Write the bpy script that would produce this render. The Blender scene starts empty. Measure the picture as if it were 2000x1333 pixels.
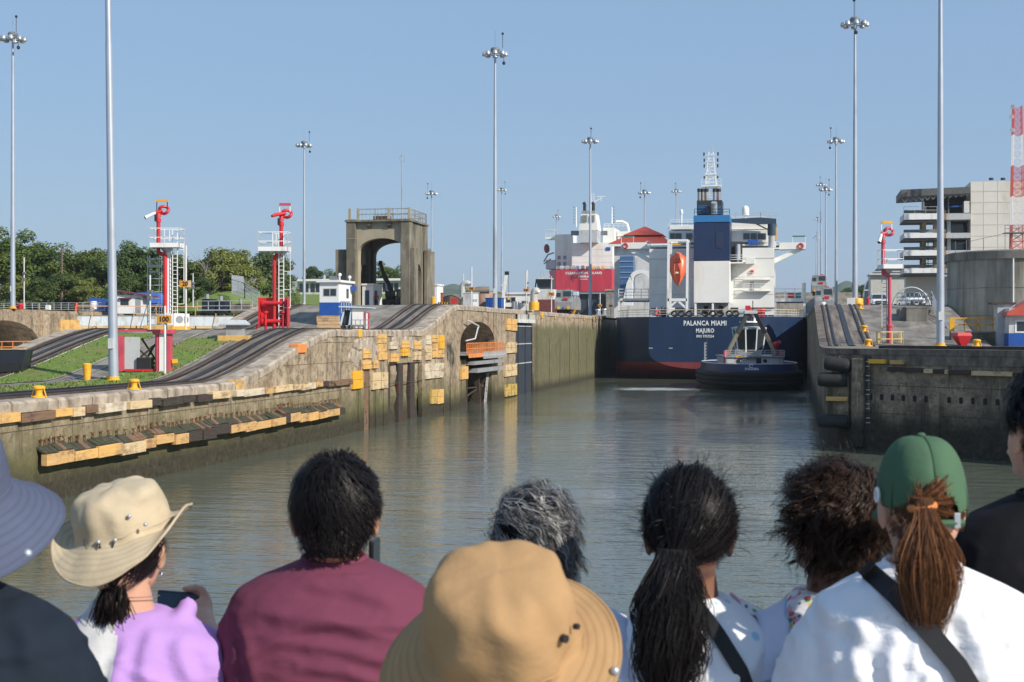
import bpy, bmesh, math, random
from mathutils import Vector, Matrix, noise as mnoise
from math import sin, cos, pi, radians as rad, sqrt, atan2, exp
SC = bpy.context.scene
COL = SC.collection
random.seed(7)
# ------------------------------------------------------------------ camera
# world: X across the lock, Y along the lock axis, Z up, water at z = 0
EYE = 7.3
FPX = 2778.0                      # 50 mm on a 36 mm sensor, in pixels of a 2000 px wide frame
HOR = 650.0                       # row of the horizon
YAW = math.atan(554 / FPX)        # the camera looks a little left of the lock axis
SY, CY = sin(YAW), cos(YAW)
cam_d = bpy.data.cameras.new('camera')
cam = bpy.data.objects.new('camera', cam_d)
COL.objects.link(cam)
cam.location = (0, 0, EYE)
cam.rotation_euler = (rad(90), 0, YAW)
cam_d.lens = 50
cam_d.sensor_width = 36
cam_d.shift_y = -(666.5 - HOR) / 2000
cam_d.clip_start = 0.2
cam_d.clip_end = 9000
cam_d.dof.use_dof = True
cam_d.dof.focus_distance = 140
cam_d.dof.aperture_fstop = 13
SC.camera = cam
# ------------------------------------------------------------------ sky and sun
SUN_AZ = 62      # degrees to the right of straight behind the camera's lock axis
SUN_EL = 33
w = bpy.data.worlds.new('World')
SC.world = w
w.use_nodes = True
nt = w.node_tree
bg = nt.nodes['Background']
sky = nt.nodes.new('ShaderNodeTexSky')
sky.sky_type = 'NISHITA'
sky.sun_disc = False
sky.sun_elevation = rad(SUN_EL)
sky.sun_rotation = rad(180 - SUN_AZ)
sky.altitude = 0
sky.air_density = 1.25
sky.dust_density = 0.5
sky.ozone_density = 3.0
hz = nt.nodes.new('ShaderNodeMix'); hz.data_type = 'RGBA'      # even hazy blue veil over the whole sky
hz.inputs[0].default_value = 0.76
hz.inputs[7].default_value = (2.12, 3.3, 5.15, 1)
nt.links.new(sky.outputs[0], hz.inputs[6])
nt.links.new(hz.outputs[2], bg.inputs[0])
bg.inputs[1].default_value = 0.12
sd = bpy.data.lights.new('sun', 'SUN')
sun = bpy.data.objects.new('sun', sd)
COL.objects.link(sun)
sd.energy = 4.9
sd.angle = rad(0.53)
sd.color = (1.0, 0.93, 0.82)
SDIR = Vector((sin(rad(SUN_AZ)) * cos(rad(SUN_EL)), -cos(rad(SUN_AZ)) * cos(rad(SUN_EL)), sin(rad(SUN_EL))))
sun.rotation_euler = SDIR.to_track_quat('Z', 'Y').to_euler()
SC.view_settings.view_transform = 'Standard'
SC.view_settings.look = 'None'
SC.view_settings.exposure = 0.13
SC.view_settings.gamma = 1.0
SC.render.engine = 'CYCLES'
SC.cycles.max_bounces = 6
SC.cycles.diffuse_bounces = 3
SC.cycles.glossy_bounces = 3
SC.cycles.transmission_bounces = 3
SC.cycles.volume_bounces = 0
SC.cycles.use_denoising = True
# ------------------------------------------------------------------ where things stand
def at(px, py, d):
    u = (px - 1000) / FPX * d
    return Vector((-SY * d + CY * u, CY * d + SY * u, EYE + (HOR - py) / FPX * d))
def on_X(px, py, X):
    return at(px, py, X / (-SY + CY * (px - 1000) / FPX))
def on_Y(px, py, Y):
    return at(px, py, Y / (CY + SY * (px - 1000) / FPX))
def XY(px, d):
    p = at(px, HOR, d)
    return p.x, p.y
LX = -31.7          # face of the near lock wall
RX = 1.8            # face of the right lock wall
LOW, MID, TOP, RLOW = 4.43, 7.5, 9.95, 6.3
def sst(a, b, x):
    t = max(0, min(1, (x - a) / (b - a)))
    return t * t * (3 - 2 * t)
def ramp(a, b, x):           # straight ramp with softly rounded ends
    t = max(0, min(1, (x - a) / (b - a)))
    return 0.65 * t + 0.35 * t * t * (3 - 2 * t)
def gz(Y):                   # ground height of the centre island
    return LOW + (MID - LOW) * ramp(77, 94.5, Y) + (TOP - MID) * ramp(119, 132, Y)
def gzr(Y):                  # ground height of the right bank
    return RLOW + (TOP - RLOW) * ramp(108, 141, Y)
# ------------------------------------------------------------------ mesh builder
class MB:
    def __init__(s): s.v = []; s.f = []; s.m = []; s.mi = 0
    def add(s, vs, fs):
        o = len(s.v); s.v += [tuple(p) for p in vs]
        s.f += [tuple(i + o for i in f) for f in fs]; s.m += [s.mi] * len(fs); return s
    def box(s, x0, x1, y0, y1, z0, z1):
        vs = [(x0,y0,z0),(x1,y0,z0),(x1,y1,z0),(x0,y1,z0),(x0,y0,z1),(x1,y0,z1),(x1,y1,z1),(x0,y1,z1)]
        return s.add(vs, [(0,3,2,1),(4,5,6,7),(0,1,5,4),(1,2,6,5),(2,3,7,6),(3,0,4,7)])
    def cbox(s, c, sz, rz=0, rx=0, ry=0):
        m = Matrix.Translation(c) @ Matrix.Rotation(rz, 4, 'Z') @ Matrix.Rotation(ry, 4, 'Y') @ Matrix.Rotation(rx, 4, 'X')
        a, b, d = sz[0]/2, sz[1]/2, sz[2]/2
        vs = [m @ Vector(p) for p in [(-a,-b,-d),(a,-b,-d),(a,b,-d),(-a,b,-d),(-a,-b,d),(a,-b,d),(a,b,d),(-a,b,d)]]
        return s.add(vs, [(0,3,2,1),(4,5,6,7),(0,1,5,4),(1,2,6,5),(2,3,7,6),(3,0,4,7)])
    def bar(s, p, q, w=.05, h=None):
        p, q = Vector(p), Vector(q); h = h or w
        d = (q - p); L = d.length
        if L < 1e-6: return s
        d /= L
        up = Vector((0,0,1)) if abs(d.z) < .95 else Vector((0,1,0))
        a = d.cross(up).normalized() * (w/2); b = a.cross(d).normalized() * (h/2)
        vs = [p-a-b, p+a-b, p+a+b, p-a+b, q-a-b, q+a-b, q+a+b, q-a+b]
        return s.add(vs, [(0,1,2,3),(4,7,6,5),(0,4,5,1),(1,5,6,2),(2,6,7,3),(3,7,4,0)])
    def cyl(s, p, q, r0, r1=None, n=10, cap=True):
        return s.tube([p, q], [r0, r0 if r1 is None else r1], n, cap)
    def tube(s, pts, rs, n=8, cap=True, closed=False):
        pts = [Vector(p) for p in pts]
        if not hasattr(rs, '__len__'): rs = [rs] * len(pts)
        N = len(pts); vs = []; fs = []
        a = None
        for i, p in enumerate(pts):
            if closed: d = pts[(i+1) % N] - pts[i-1]
            else: d = pts[min(i+1, N-1)] - pts[max(i-1, 0)]
            d = d.normalized() if d.length > 1e-9 else Vector((0,0,1))
            if a is None:
                up = Vector((0,0,1)) if abs(d.z) < .9 else Vector((1,0,0))
                a = d.cross(up).normalized()
            else:
                a = (a - d * a.dot(d)); a = a.normalized() if a.length > 1e-6 else d.orthogonal().normalized()
            b = d.cross(a)
            for k in range(n):
                t = 2*pi*k/n
                vs.append(p + (a*cos(t) + b*sin(t)) * rs[i])
        for i in range(N if closed else N-1):
            j = (i+1) % N
            for k in range(n):
                l = (k+1) % n
                fs.append((i*n+k, i*n+l, j*n+l, j*n+k))
        if cap and not closed:
            fs.append(tuple(range(n-1, -1, -1))); fs.append(tuple((N-1)*n + k for k in range(n)))
        return s.add(vs, fs)
    def lathe(s, prof, c=(0,0,0), n=16, sx=1, sy=1):     # prof: (radius, z)
        vs = []; fs = []
        for r, z in prof:
            for k in range(n):
                t = 2*pi*k/n
                vs.append((c[0]+r*cos(t)*sx, c[1]+r*sin(t)*sy, c[2]+z))
        for i in range(len(prof)-1):
            for k in range(n):
                l = (k+1) % n
                fs.append((i*n+k, i*n+l, (i+1)*n+l, (i+1)*n+k))
        fs.append(tuple(range(n-1, -1, -1))); fs.append(tuple((len(prof)-1)*n+k for k in range(n)))
        return s.add(vs, fs)
    def ell(s, c, r, n=12, m=8):
        if not hasattr(r, '__len__'): r = (r, r, r)
        prof = [(max(sin(pi*i/m), 1e-4), -cos(pi*i/m)) for i in range(m+1)]
        vs = []; fs = []
        for a, z in prof:
            for k in range(n):
                t = 2*pi*k/n
                vs.append((c[0]+a*cos(t)*r[0], c[1]+a*sin(t)*r[1], c[2]+z*r[2]))
        for i in range(m):
            for k in range(n):
                l = (k+1) % n
                fs.append((i*n+k, i*n+l, (i+1)*n+l, (i+1)*n+k))
        return s.add(vs, fs)
    def prism(s, poly, axis, a0, a1):        # poly in the two other axes (in order), extruded along axis
        def P(u, v, t):
            return {'x': (t,u,v), 'y': (u,t,v), 'z': (u,v,t)}[axis]
        n = len(poly)
        vs = [P(u,v,a0) for u,v in poly] + [P(u,v,a1) for u,v in poly]
        fs = [(i,(i+1)%n,n+(i+1)%n,n+i) for i in range(n)] + [tuple(range(n-1,-1,-1)), tuple(range(n,2*n))]
        return s.add(vs, fs)
    def quad(s, a, b, c, d): return s.add([a,b,c,d], [(0,1,2,3)])
    def loft(s, rings, cap=True, closed=True):
        n = len(rings[0]); vs = []; fs = []
        for r in rings: vs += [tuple(p) for p in r]
        for i in range(len(rings)-1):
            for k in range(n if closed else n-1):
                l = (k+1) % n
                fs.append((i*n+k, i*n+l, (i+1)*n+l, (i+1)*n+k))
        if cap and closed:
            fs.append(tuple(range(n-1,-1,-1))); fs.append(tuple((len(rings)-1)*n+k for k in range(n)))
        return s.add(vs, fs)
    def rail(s, pts, h=1.05, n=None, r=.025, mids=1, step=1.5):   # posts + top rail + middle rails along a polyline
        pts = [Vector(p) for p in pts]
        for a, b in zip(pts, pts[1:]):
            L = (b-a).length; k = max(1, round(L/step))
            for i in range(k+1):
                q = a.lerp(b, i/k); s.bar(q, q + Vector((0,0,h)), r*2)
            for j in range(mids+1):
                z = h*(j+1)/(mids+1); s.bar(a+Vector((0,0,z)), b+Vector((0,0,z)), r*2)
        return s
    def build(s, name, mat, parent=None, world=False, smooth=False, bevel=0, sub=0, fix=False):
        me = bpy.data.meshes.new(name)
        v = s.v
        if world and parent is not None:
            L = parent.location; v = [(p[0]-L.x, p[1]-L.y, p[2]-L.z) for p in v]
        me.from_pydata(v, [], s.f)
        mats = mat if isinstance(mat, (list, tuple)) else [mat]
        for m in mats: me.materials.append(m)
        if len(mats) > 1: me.polygons.foreach_set('material_index', s.m)
        if fix:
            bm = bmesh.new(); bm.from_mesh(me); bmesh.ops.remove_doubles(bm, verts=bm.verts, dist=1e-5)
            bmesh.ops.recalc_face_normals(bm, faces=bm.faces); bm.to_mesh(me); bm.free()
        if smooth:
            me.polygons.foreach_set('use_smooth', [True]*len(me.polygons))
            try: me.set_sharp_from_angle(angle=rad(smooth if smooth is not True else 45))
            except Exception: pass
        o = bpy.data.objects.new(name, me); COL.objects.link(o)
        if parent is not None: o.parent = parent
        if bevel:
            b = o.modifiers.new('bevel', 'BEVEL'); b.width = bevel; b.segments = 2; b.limit_method = 'ANGLE'
        if sub:
            b = o.modifiers.new('sub', 'SUBSURF'); b.levels = sub; b.render_levels = sub
        return o
def tag(o, label, cat, group=None):
    o['label'] = label; o['category'] = cat
    if group: o['group'] = group
    return o
def kind(o, k): o['kind'] = k; return o
def thing(name, label, cat, loc=(0,0,0), rz=0, group=None):
    o = bpy.data.objects.new(name, None); COL.objects.link(o)
    o.location = loc; o.rotation_euler = (0,0,rz); o.empty_display_size = .2
    return tag(o, label, cat, group)
def dup(root, loc, rz=None, label=None, group=None, scale=None):
    def cp(o, par):
        c = o.copy(); COL.objects.link(c)
        if par is not None: c.parent = par
        for ch in list(o.children): cp(ch, c)
        return c
    r = cp(root, None); r.location = loc
    if rz is not None: r.rotation_euler = (0,0,rz)
    if scale is not None: r.scale = scale if hasattr(scale, '__len__') else (scale,)*3
    if label: r['label'] = label
    if group: r['group'] = group
    return r
def text(s, size, loc, mat, parent=None, name='lettering', rot=(pi/2,0,0), ext=.01, world=False, bold=0, sp=1.0):
    cu = bpy.data.curves.new('t', 'FONT'); cu.body = s; cu.size = size; cu.align_x = 'CENTER'; cu.align_y = 'CENTER'
    cu.extrude = ext; cu.offset = bold; cu.resolution_u = 2; cu.space_character = sp
    t = bpy.data.objects.new('t', cu)
    me = bpy.data.meshes.new_from_object(t)
    bpy.data.objects.remove(t); bpy.data.curves.remove(cu)
    me.materials.clear(); me.materials.append(mat)
    o = bpy.data.objects.new(name, me); COL.objects.link(o)
    L = Vector(loc)
    if parent is not None:
        o.parent = parent
        if world: L = L - parent.location
    o.location = L; o.rotation_euler = rot
    return o
# ------------------------------------------------------------------ materials
_MC = {}
def _n(t, typ, **kw):
    n = t.nodes.new(typ)
    for k, v in kw.items(): setattr(n, k, v)
    return n
def noise_node(t, scale, stretch=(1,1,1), detail=4, rough=.6, space='pos'):
    if space == 'obj':
        src = _n(t, 'ShaderNodeTexCoord').outputs['Object']
    else:
        src = _n(t, 'ShaderNodeNewGeometry').outputs['Position']
    mp = _n(t, 'ShaderNodeMapping'); mp.inputs['Scale'].default_value = stretch
    t.links.new(src, mp.inputs[0])
    nz = _n(t, 'ShaderNodeTexNoise'); nz.inputs['Scale'].default_value = scale
    nz.inputs['Detail'].default_value = detail; nz.inputs['Roughness'].default_value = rough
    t.links.new(mp.outputs[0], nz.inputs['Vector'])
    return nz.outputs['Fac']
def ramp_node(t, fac, stops, interp='LINEAR'):
    r = _n(t, 'ShaderNodeValToRGB'); r.color_ramp.interpolation = interp
    e = r.color_ramp.elements
    while len(e) < len(stops): e.new(.5)
    for i, (p, c) in enumerate(stops):
        e[i].position = p
        e[i].color = (c, c, c, 1) if not hasattr(c, '__len__') else (*c[:3], 1)
    t.links.new(fac, r.inputs[0]); return r.outputs[0]
def mix_node(t, fac, a, b, blend='MIX'):
    m = _n(t, 'ShaderNodeMix', data_type='RGBA', blend_type=blend)
    for inp, v in ((m.inputs[0], fac), (m.inputs[6], a), (m.inputs[7], b)):
        if isinstance(v, (int, float)): inp.default_value = v
        elif hasattr(v, '__len__'): inp.default_value = (*v[:3], 1)
        else: t.links.new(v, inp)
    return m.outputs[2]
def math_node(t, op, a, b=None, clamp=False):
    m = _n(t, 'ShaderNodeMath', operation=op); m.use_clamp = clamp
    for inp, v in ((m.inputs[0], a), (m.inputs[1], b)):
        if v is None: continue
        if isinstance(v, (int, float)): inp.default_value = v
        else: t.links.new(v, inp)
    return m.outputs[0]
def new_mat(name):
    m = bpy.data.materials.new(name); m.use_nodes = True
    t = m.node_tree; b = t.nodes['Principled BSDF']
    return m, t, b
def bump_node(t, b, h, strength=.3, dist=.02):
    bp = _n(t, 'ShaderNodeBump'); bp.inputs['Strength'].default_value = strength; bp.inputs['Distance'].default_value = dist
    t.links.new(h, bp.inputs['Height']); t.links.new(bp.outputs[0], b.inputs['Normal'])
def M(name, col, rough=.6, metal=0, var=.12, vs=2.0, stretch=(1,1,1), dirt=None, ds=1.2, damt=.5, dstretch=(1,1,.35), bump=0, bs=30, bd=.01, spec=.5, coat=0, sheen=0):
    if name in _MC: return _MC[name]
    m, t, b = new_mat(name)
    b.inputs['Roughness'].default_value = rough; b.inputs['Metallic'].default_value = metal
    b.inputs['Specular IOR Level'].default_value = spec
    if coat: b.inputs['Coat Weight'].default_value = coat
    if sheen: b.inputs['Sheen Weight'].default_value = sheen
    c = None
    if var:
        f = noise_node(t, vs, stretch)
        c = ramp_node(t, f, [(.3, [x*(1-var) for x in col]), (.7, [min(1, x*(1+var)) for x in col])])
    if dirt:
        f = noise_node(t, ds, dstretch, 6, .65)
        f = ramp_node(t, f, [(.62-damt*.35, 0), (.78-damt*.2, 1)])
        c = mix_node(t, f, c if c is not None else col, dirt)
    if c is None: b.inputs['Base Color'].default_value = (*col, 1)
    else: t.links.new(c, b.inputs['Base Color'])
    if bump: bump_node(t, b, noise_node(t, bs, stretch), bump, bd)
    _MC[name] = m; return m
# ------------------------------------------------------------------ special materials
def wall_mat(name, moss_z, moss_soft, wet_z, c1=(.48,.385,.265), c2=(.27,.205,.135), moss=(.105,.105,.042), streak=.8, joints=True):
    m, t, b = new_mat(name)
    b.inputs['Roughness'].default_value = .88; b.inputs['Specular IOR Level'].default_value = .25
    big = noise_node(t, .35, (1,1,1), 5, .65)
    c = ramp_node(t, big, [(.32, c2), (.5, [ (x+y)/2 for x, y in zip(c1, c2)]), (.68, c1)])
    bl = noise_node(t, 1.6, (1,1,1.3), 9, .78)                   # blotches of grime and spalling
    c = mix_node(t, math_node(t, 'MULTIPLY', ramp_node(t, bl, [(.50, 0), (.58, 1)]), .7), c, (.125,.095,.065))
    c = mix_node(t, math_node(t, 'MULTIPLY', ramp_node(t, bl, [(.36, 1), (.43, 0)]), .55), c, (.60,.53,.42))
    s1 = noise_node(t, .7, (1,1,.13), 9, .8)                     # dark run-off streaks
    c = mix_node(t, math_node(t, 'MULTIPLY', ramp_node(t, s1, [(.50, 0), (.62, 1)]), streak), c, (.085,.068,.048))
    s2 = noise_node(t, 1.7, (1,1,.09), 5, .6)                    # pale lime runs
    c = mix_node(t, math_node(t, 'MULTIPLY', ramp_node(t, s2, [(.62, 0), (.74, 1)]), .55), c, (.56,.52,.44))
    s3 = noise_node(t, .8, (1.3,1.3,.05), 3, .6)                 # rust runs
    c = mix_node(t, math_node(t, 'MULTIPLY', ramp_node(t, s3, [(.62, 0), (.72, 1)]), .5), c, (.26,.115,.045))
    pos = _n(t, 'ShaderNodeSeparateXYZ'); t.links.new(_n(t, 'ShaderNodeNewGeometry').outputs['Position'], pos.inputs[0])
    z = pos.outputs[2]
    wob = math_node(t, 'MULTIPLY', math_node(t, 'SUBTRACT', noise_node(t, .5, (1,1,.3), 6, .7), .5), 3.2)
    zz = math_node(t, 'ADD', z, wob)
    mr = _n(t, 'ShaderNodeMapRange'); mr.inputs[1].default_value = moss_z + moss_soft; mr.inputs[2].default_value = moss_z - moss_soft
    t.links.new(zz, mr.inputs[0])
    mo = ramp_node(t, noise_node(t, 1.3, (1,1,.5), 6, .7), [(.3, [x*.55 for x in moss]), (.7, [x*1.35 for x in moss])])
    c = mix_node(t, math_node(t, 'MULTIPLY', mr.outputs[0], .88), c, mo)
    mr2 = _n(t, 'ShaderNodeMapRange'); mr2.inputs[1].default_value = wet_z + .5; mr2.inputs[2].default_value = wet_z - .5
    t.links.new(math_node(t, 'ADD', z, math_node(t, 'MULTIPLY', wob, .25)), mr2.inputs[0])
    wet = ramp_node(t, noise_node(t, 3, (1,1,1), 6, .75), [(.35, (.022,.019,.013)), (.62, (.06,.052,.036)), (.75, (.16,.145,.11))])
    c = mix_node(t, math_node(t, 'MULTIPLY', mr2.outputs[0], .92), c, wet)
    t.links.new(c, b.inputs['Base Color'])
    h = math_node(t, 'ADD', noise_node(t, 2.2, (1,1,.6), 8, .75), math_node(t, 'MULTIPLY', noise_node(t, 14, (1,1,1), 5, .7), .35))
    bump_node(t, b, h, .55, .12)
    return m
WALL = wall_mat('weathered_lock_concrete', 2.9, 1.3, 1.3)
WALL_CH = wall_mat('mossy_chamber_concrete', 8.3, .5, .8, moss=(.115,.115,.058), streak=.5)
WALL_R = wall_mat('shade_toned_grimy_concrete', 2.3, .8, 1.7, c1=(.44,.345,.235), c2=(.13,.105,.075), moss=(.022,.025,.015), streak=1)  # darkened to carry the right wall's shade as well as its grime
WALL_ARCH = wall_mat('brown_streaked_concrete', 2.0, 1.2, .9, c1=(.42,.34,.24), c2=(.29,.21,.14), streak=.85)
CONC = M('concrete', (.33,.30,.25), .85, var=.22, vs=.9, dirt=(.13,.115,.095), ds=.5, damt=.45, dstretch=(1,1,1), bump=.4, bs=9, bd=.02, spec=.3)
CONC_D = M('dark_concrete', (.245,.222,.19), .88, var=.28, vs=.6, dirt=(.115,.1,.082), ds=.8, damt=.5, dstretch=(1,.25,1), bump=.4, bs=9, bd=.02, spec=.3)
COPE = M('coping_concrete', (.41,.345,.27), .85, var=.25, vs=1.4, dirt=(.16,.125,.095), ds=1.3, damt=.42, dstretch=(1,1,.5), bump=.6, bs=7, bd=.03, spec=.3)
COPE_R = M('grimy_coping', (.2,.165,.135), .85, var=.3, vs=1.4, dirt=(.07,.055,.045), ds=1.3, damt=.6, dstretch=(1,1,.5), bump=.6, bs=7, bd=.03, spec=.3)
BED = M('track_bed', (.215,.178,.145), .85, var=.35, vs=.9, stretch=(2.5,.12,1), dirt=(.085,.068,.056), ds=1.1, damt=.55, dstretch=(2,.08,1), bump=.3, bs=12, spec=.3)
RAILM = M('worn_rail_steel', (.045,.04,.038), .5, .6, var=.4, vs=2)
RUST = M('rusty_steel', (.17,.075,.035), .85, .2, var=.45, vs=4, bump=.4, bs=30)
RUST_D = M('dark_rusty_steel', (.075,.05,.04), .8, .2, var=.45, vs=3, bump=.3, bs=20)
STEEL = M('galvanised_steel', (.46,.49,.52), .42, .55, var=.12, vs=1.2, dirt=(.3,.3,.3), ds=.6, damt=.2)
MAST = M('mast_steel', (.43,.47,.53), .4, .35, var=.08, vs=.6, dirt=(.3,.31,.33), ds=.4, damt=.25)
WHITE = M('white_paint', (.78,.78,.76), .45, var=.05, vs=1.2, dirt=(.5,.47,.42), ds=.9, damt=.16)
WHITE2 = M('dull_white_paint', (.63,.63,.61), .55, var=.08, vs=1.1, dirt=(.37,.33,.28), ds=.9, damt=.3)
SHIPW = M('ship_white_paint', (.80,.79,.74), .42, var=.05, vs=.35, dirt=(.62,.56,.46), ds=.25, damt=.22, dstretch=(1,1,.15))
GREY = M('grey_paint', (.30,.315,.32), .5, var=.1, vs=1, dirt=(.16,.15,.14), damt=.25)
LGREY = M('light_grey_paint', (.47,.49,.5), .5, var=.08, vs=1, dirt=(.28,.26,.24), damt=.25)
RED = M('red_paint', (.56,.022,.03), .4, var=.12, vs=2, dirt=(.3,.04,.03), damt=.22)
PINKRED = M('sun_faded_red_paint', (.55,.07,.11), .5, var=.12, vs=1.5, dirt=(.28,.05,.05), damt=.3)
YEL = M('yellow_paint', (.80,.42,.03), .5, var=.1, vs=2.5, dirt=(.42,.22,.05), damt=.28)
ORNG = M('orange_paint', (.78,.26,.07), .5, var=.12, vs=2, dirt=(.4,.15,.06), damt=.25)
BLUE = M('blue_paint', (.02,.09,.36), .45, var=.12, vs=2, dirt=(.03,.05,.15), damt=.2)
BLACK = M('black_paint', (.018,.018,.02), .5, var=.2, vs=2)
RUBBER = M('black_rubber', (.022,.022,.023), .75, var=.3, vs=3, bump=.3, bs=14)
DARK = M('dark_void', (.012,.012,.013), .8, var=0)
GLASS = M('dark_window_glass', (.025,.035,.042), .08, var=0, spec=.8)
LINE = M('road_line_paint', (.6,.58,.54), .7, var=.25, vs=3)
def wood_mat(name, c1, c2, dark, damt):
    m, t, b = new_mat(name); b.inputs['Roughness'].default_value = .8; b.inputs['Specular IOR Level'].default_value = .25
    f = noise_node(t, 3.0, (.6,.35,5), 6, .7)
    c = ramp_node(t, f, [(.3, c2), (.68, c1)])
    g = noise_node(t, 1.0, (1,.8,1.6), 6, .7)
    c = mix_node(t, ramp_node(t, g, [(.66-damt*.4, 0), (.72-damt*.2, 1)]), c, dark)
    t.links.new(c, b.inputs['Base Color'])
    bump_node(t, b, noise_node(t, 6, (.6,.35,6), 5, .7), .4, .02)
    return m
W_YEL = wood_mat('yellow_fender_timber', (.76,.47,.16), (.57,.32,.10), (.38,.25,.13), .42)
W_PALE = wood_mat('bleached_fender_timber', (.70,.55,.33), (.50,.36,.19), (.30,.20,.12), .42)
W_WHITE = wood_mat('chalky_fender_timber', (.68,.60,.46), (.52,.43,.31), (.34,.26,.18), .45)
W_OCH = wood_mat('ochre_fender_timber', (.66,.42,.18), (.48,.28,.11), (.24,.14,.08), .42)
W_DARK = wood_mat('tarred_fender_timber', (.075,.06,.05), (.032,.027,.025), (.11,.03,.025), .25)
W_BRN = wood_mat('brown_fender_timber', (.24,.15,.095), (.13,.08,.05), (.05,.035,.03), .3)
W_MOSS = wood_mat('mossy_fender_timber', (.075,.075,.05), (.042,.045,.03), (.12,.11,.09), .2)
W_YMOSS = wood_mat('algae_stained_timber', (.62,.42,.12), (.40,.28,.09), (.12,.12,.05), .4)
def lawn_mat():
    m, t, b = new_mat('mown_grass'); b.inputs['Roughness'].default_value = .95; b.inputs['Specular IOR Level'].default_value = .1
    c = ramp_node(t, noise_node(t, 2.2, (1,1,1), 8, .8), [(.3, (.10,.155,.036)), (.55, (.17,.24,.06)), (.75, (.27,.30,.10))])
    c = mix_node(t, ramp_node(t, noise_node(t, .35, (1,1,1), 4), [(.50, 0), (.66, .75)]), c, (.23,.20,.095))
    t.links.new(c, b.inputs['Base Color'])
    bump_node(t, b, noise_node(t, 18, (1,1,1), 6, .8), .8, .06); return m
LAWN = lawn_mat()
def water_mat():
    m, t, b = new_mat('murky_canal_water')
    b.inputs['Roughness'].default_value = .045; b.inputs['IOR'].default_value = 1.33
    pos = _n(t, 'ShaderNodeSeparateXYZ'); g = _n(t, 'ShaderNodeNewGeometry'); t.links.new(g.outputs['Position'], pos.inputs[0])
    c = ramp_node(t, noise_node(t, .06, (1,.6,1), 4), [(.35, (.094,.107,.079)), (.65, (.124,.137,.103))])
    # churned foam left of the tug's stern
    fx = math_node(t, 'MULTIPLY', math_node(t, 'ADD', pos.outputs[0], 17.5), 1/7.5)
    fy = math_node(t, 'MULTIPLY', math_node(t, 'ADD', pos.outputs[1], -184.0), 1/6.5)
    r2 = math_node(t, 'ADD', math_node(t, 'MULTIPLY', fx, fx), math_node(t, 'MULTIPLY', fy, fy))
    fo = math_node(t, 'SUBTRACT', math_node(t, 'ADD', noise_node(t, .9, (.45,1,1), 7, .75), .28), math_node(t, 'MULTIPLY', r2, .30))
    fo = ramp_node(t, fo, [(.56, 0), (.84, 1)])
    c = mix_node(t, math_node(t, 'MULTIPLY', fo, .6), c, (.72,.74,.72))
    t.links.new(c, b.inputs['Base Color'])
    t.links.new(math_node(t, 'ADD', math_node(t, 'MULTIPLY', fo, .5), .045), b.inputs['Roughness'])
    h1 = noise_node(t, .62, (.6,1.35,1), 3, .55)
    h2 = noise_node(t, 2.1, (.55,1.6,1), 3, .6)
    h3 = noise_node(t, 7.5, (.7,1.8,1), 2, .5)
    patch = ramp_node(t, noise_node(t, .045, (1,.8,1), 3), [(.38, .35), (.62, 1)])
    h = math_node(t, 'ADD', math_node(t, 'MULTIPLY', h1, 1.0), math_node(t, 'ADD', math_node(t, 'MULTIPLY', h2, .34), math_node(t, 'MULTIPLY', h3, .05)))
    bump_node(t, b, math_node(t, 'MULTIPLY', h, patch), 1.0, .12)
    return m
WATER = water_mat()
# ------------------------------------------------------------------ setting: water, ground
def sheet(name, x0, x1, y0, y1, z, mat, zf=None, ny=1, dz=0):
    mb = MB(); ys = [y0 + (y1-y0)*i/ny for i in range(ny+1)]
    vs = []; fs = []
    for i, y in enumerate(ys):
        zz = (zf(y) if zf else z) + dz
        vs += [(x0,y,zz),(x1,y,zz)]
        if i: fs.append((2*i-2, 2*i-1, 2*i+1, 2*i))
    mb.add(vs, fs)
    return kind(mb.build(name, mat), 'structure')
mb = MB(); mb.quad((-200,-80,0),(200,-80,0),(200,415,0),(-200,415,0)); kind(mb.build('water', WATER), 'structure')
mb = MB(); mb.quad((-4000,-600,-6),(4000,-600,-6),(4000,7000,-6),(-4000,7000,-6))
kind(mb.build('canal_bed', M('canal_mud', (.06,.055,.035), .9)), 'structure')
YS = [30 + i*1.5 for i in range(80)] + [150+i*10 for i in range(28)]
def band(name, x0, x1, mat, y0=30, y1=420, dz=0, par=None, zf=gz):
    ys = [y for y in YS if y0 < y < y1]; ys = [y0]+ys+[y1]
    mb = MB(); vs = []; fs = []
    for i, y in enumerate(ys):
        vs += [(x0,y,zf(y)+dz),(x1,y,zf(y)+dz)]
        if i: fs.append((2*i-2,2*i-1,2*i+1,2*i))
    mb.add(vs, fs); o = mb.build(name, mat, par, smooth=True)
    if par is None: kind(o, 'structure')
    return o
IX = -51.5        # far face of the island
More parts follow.
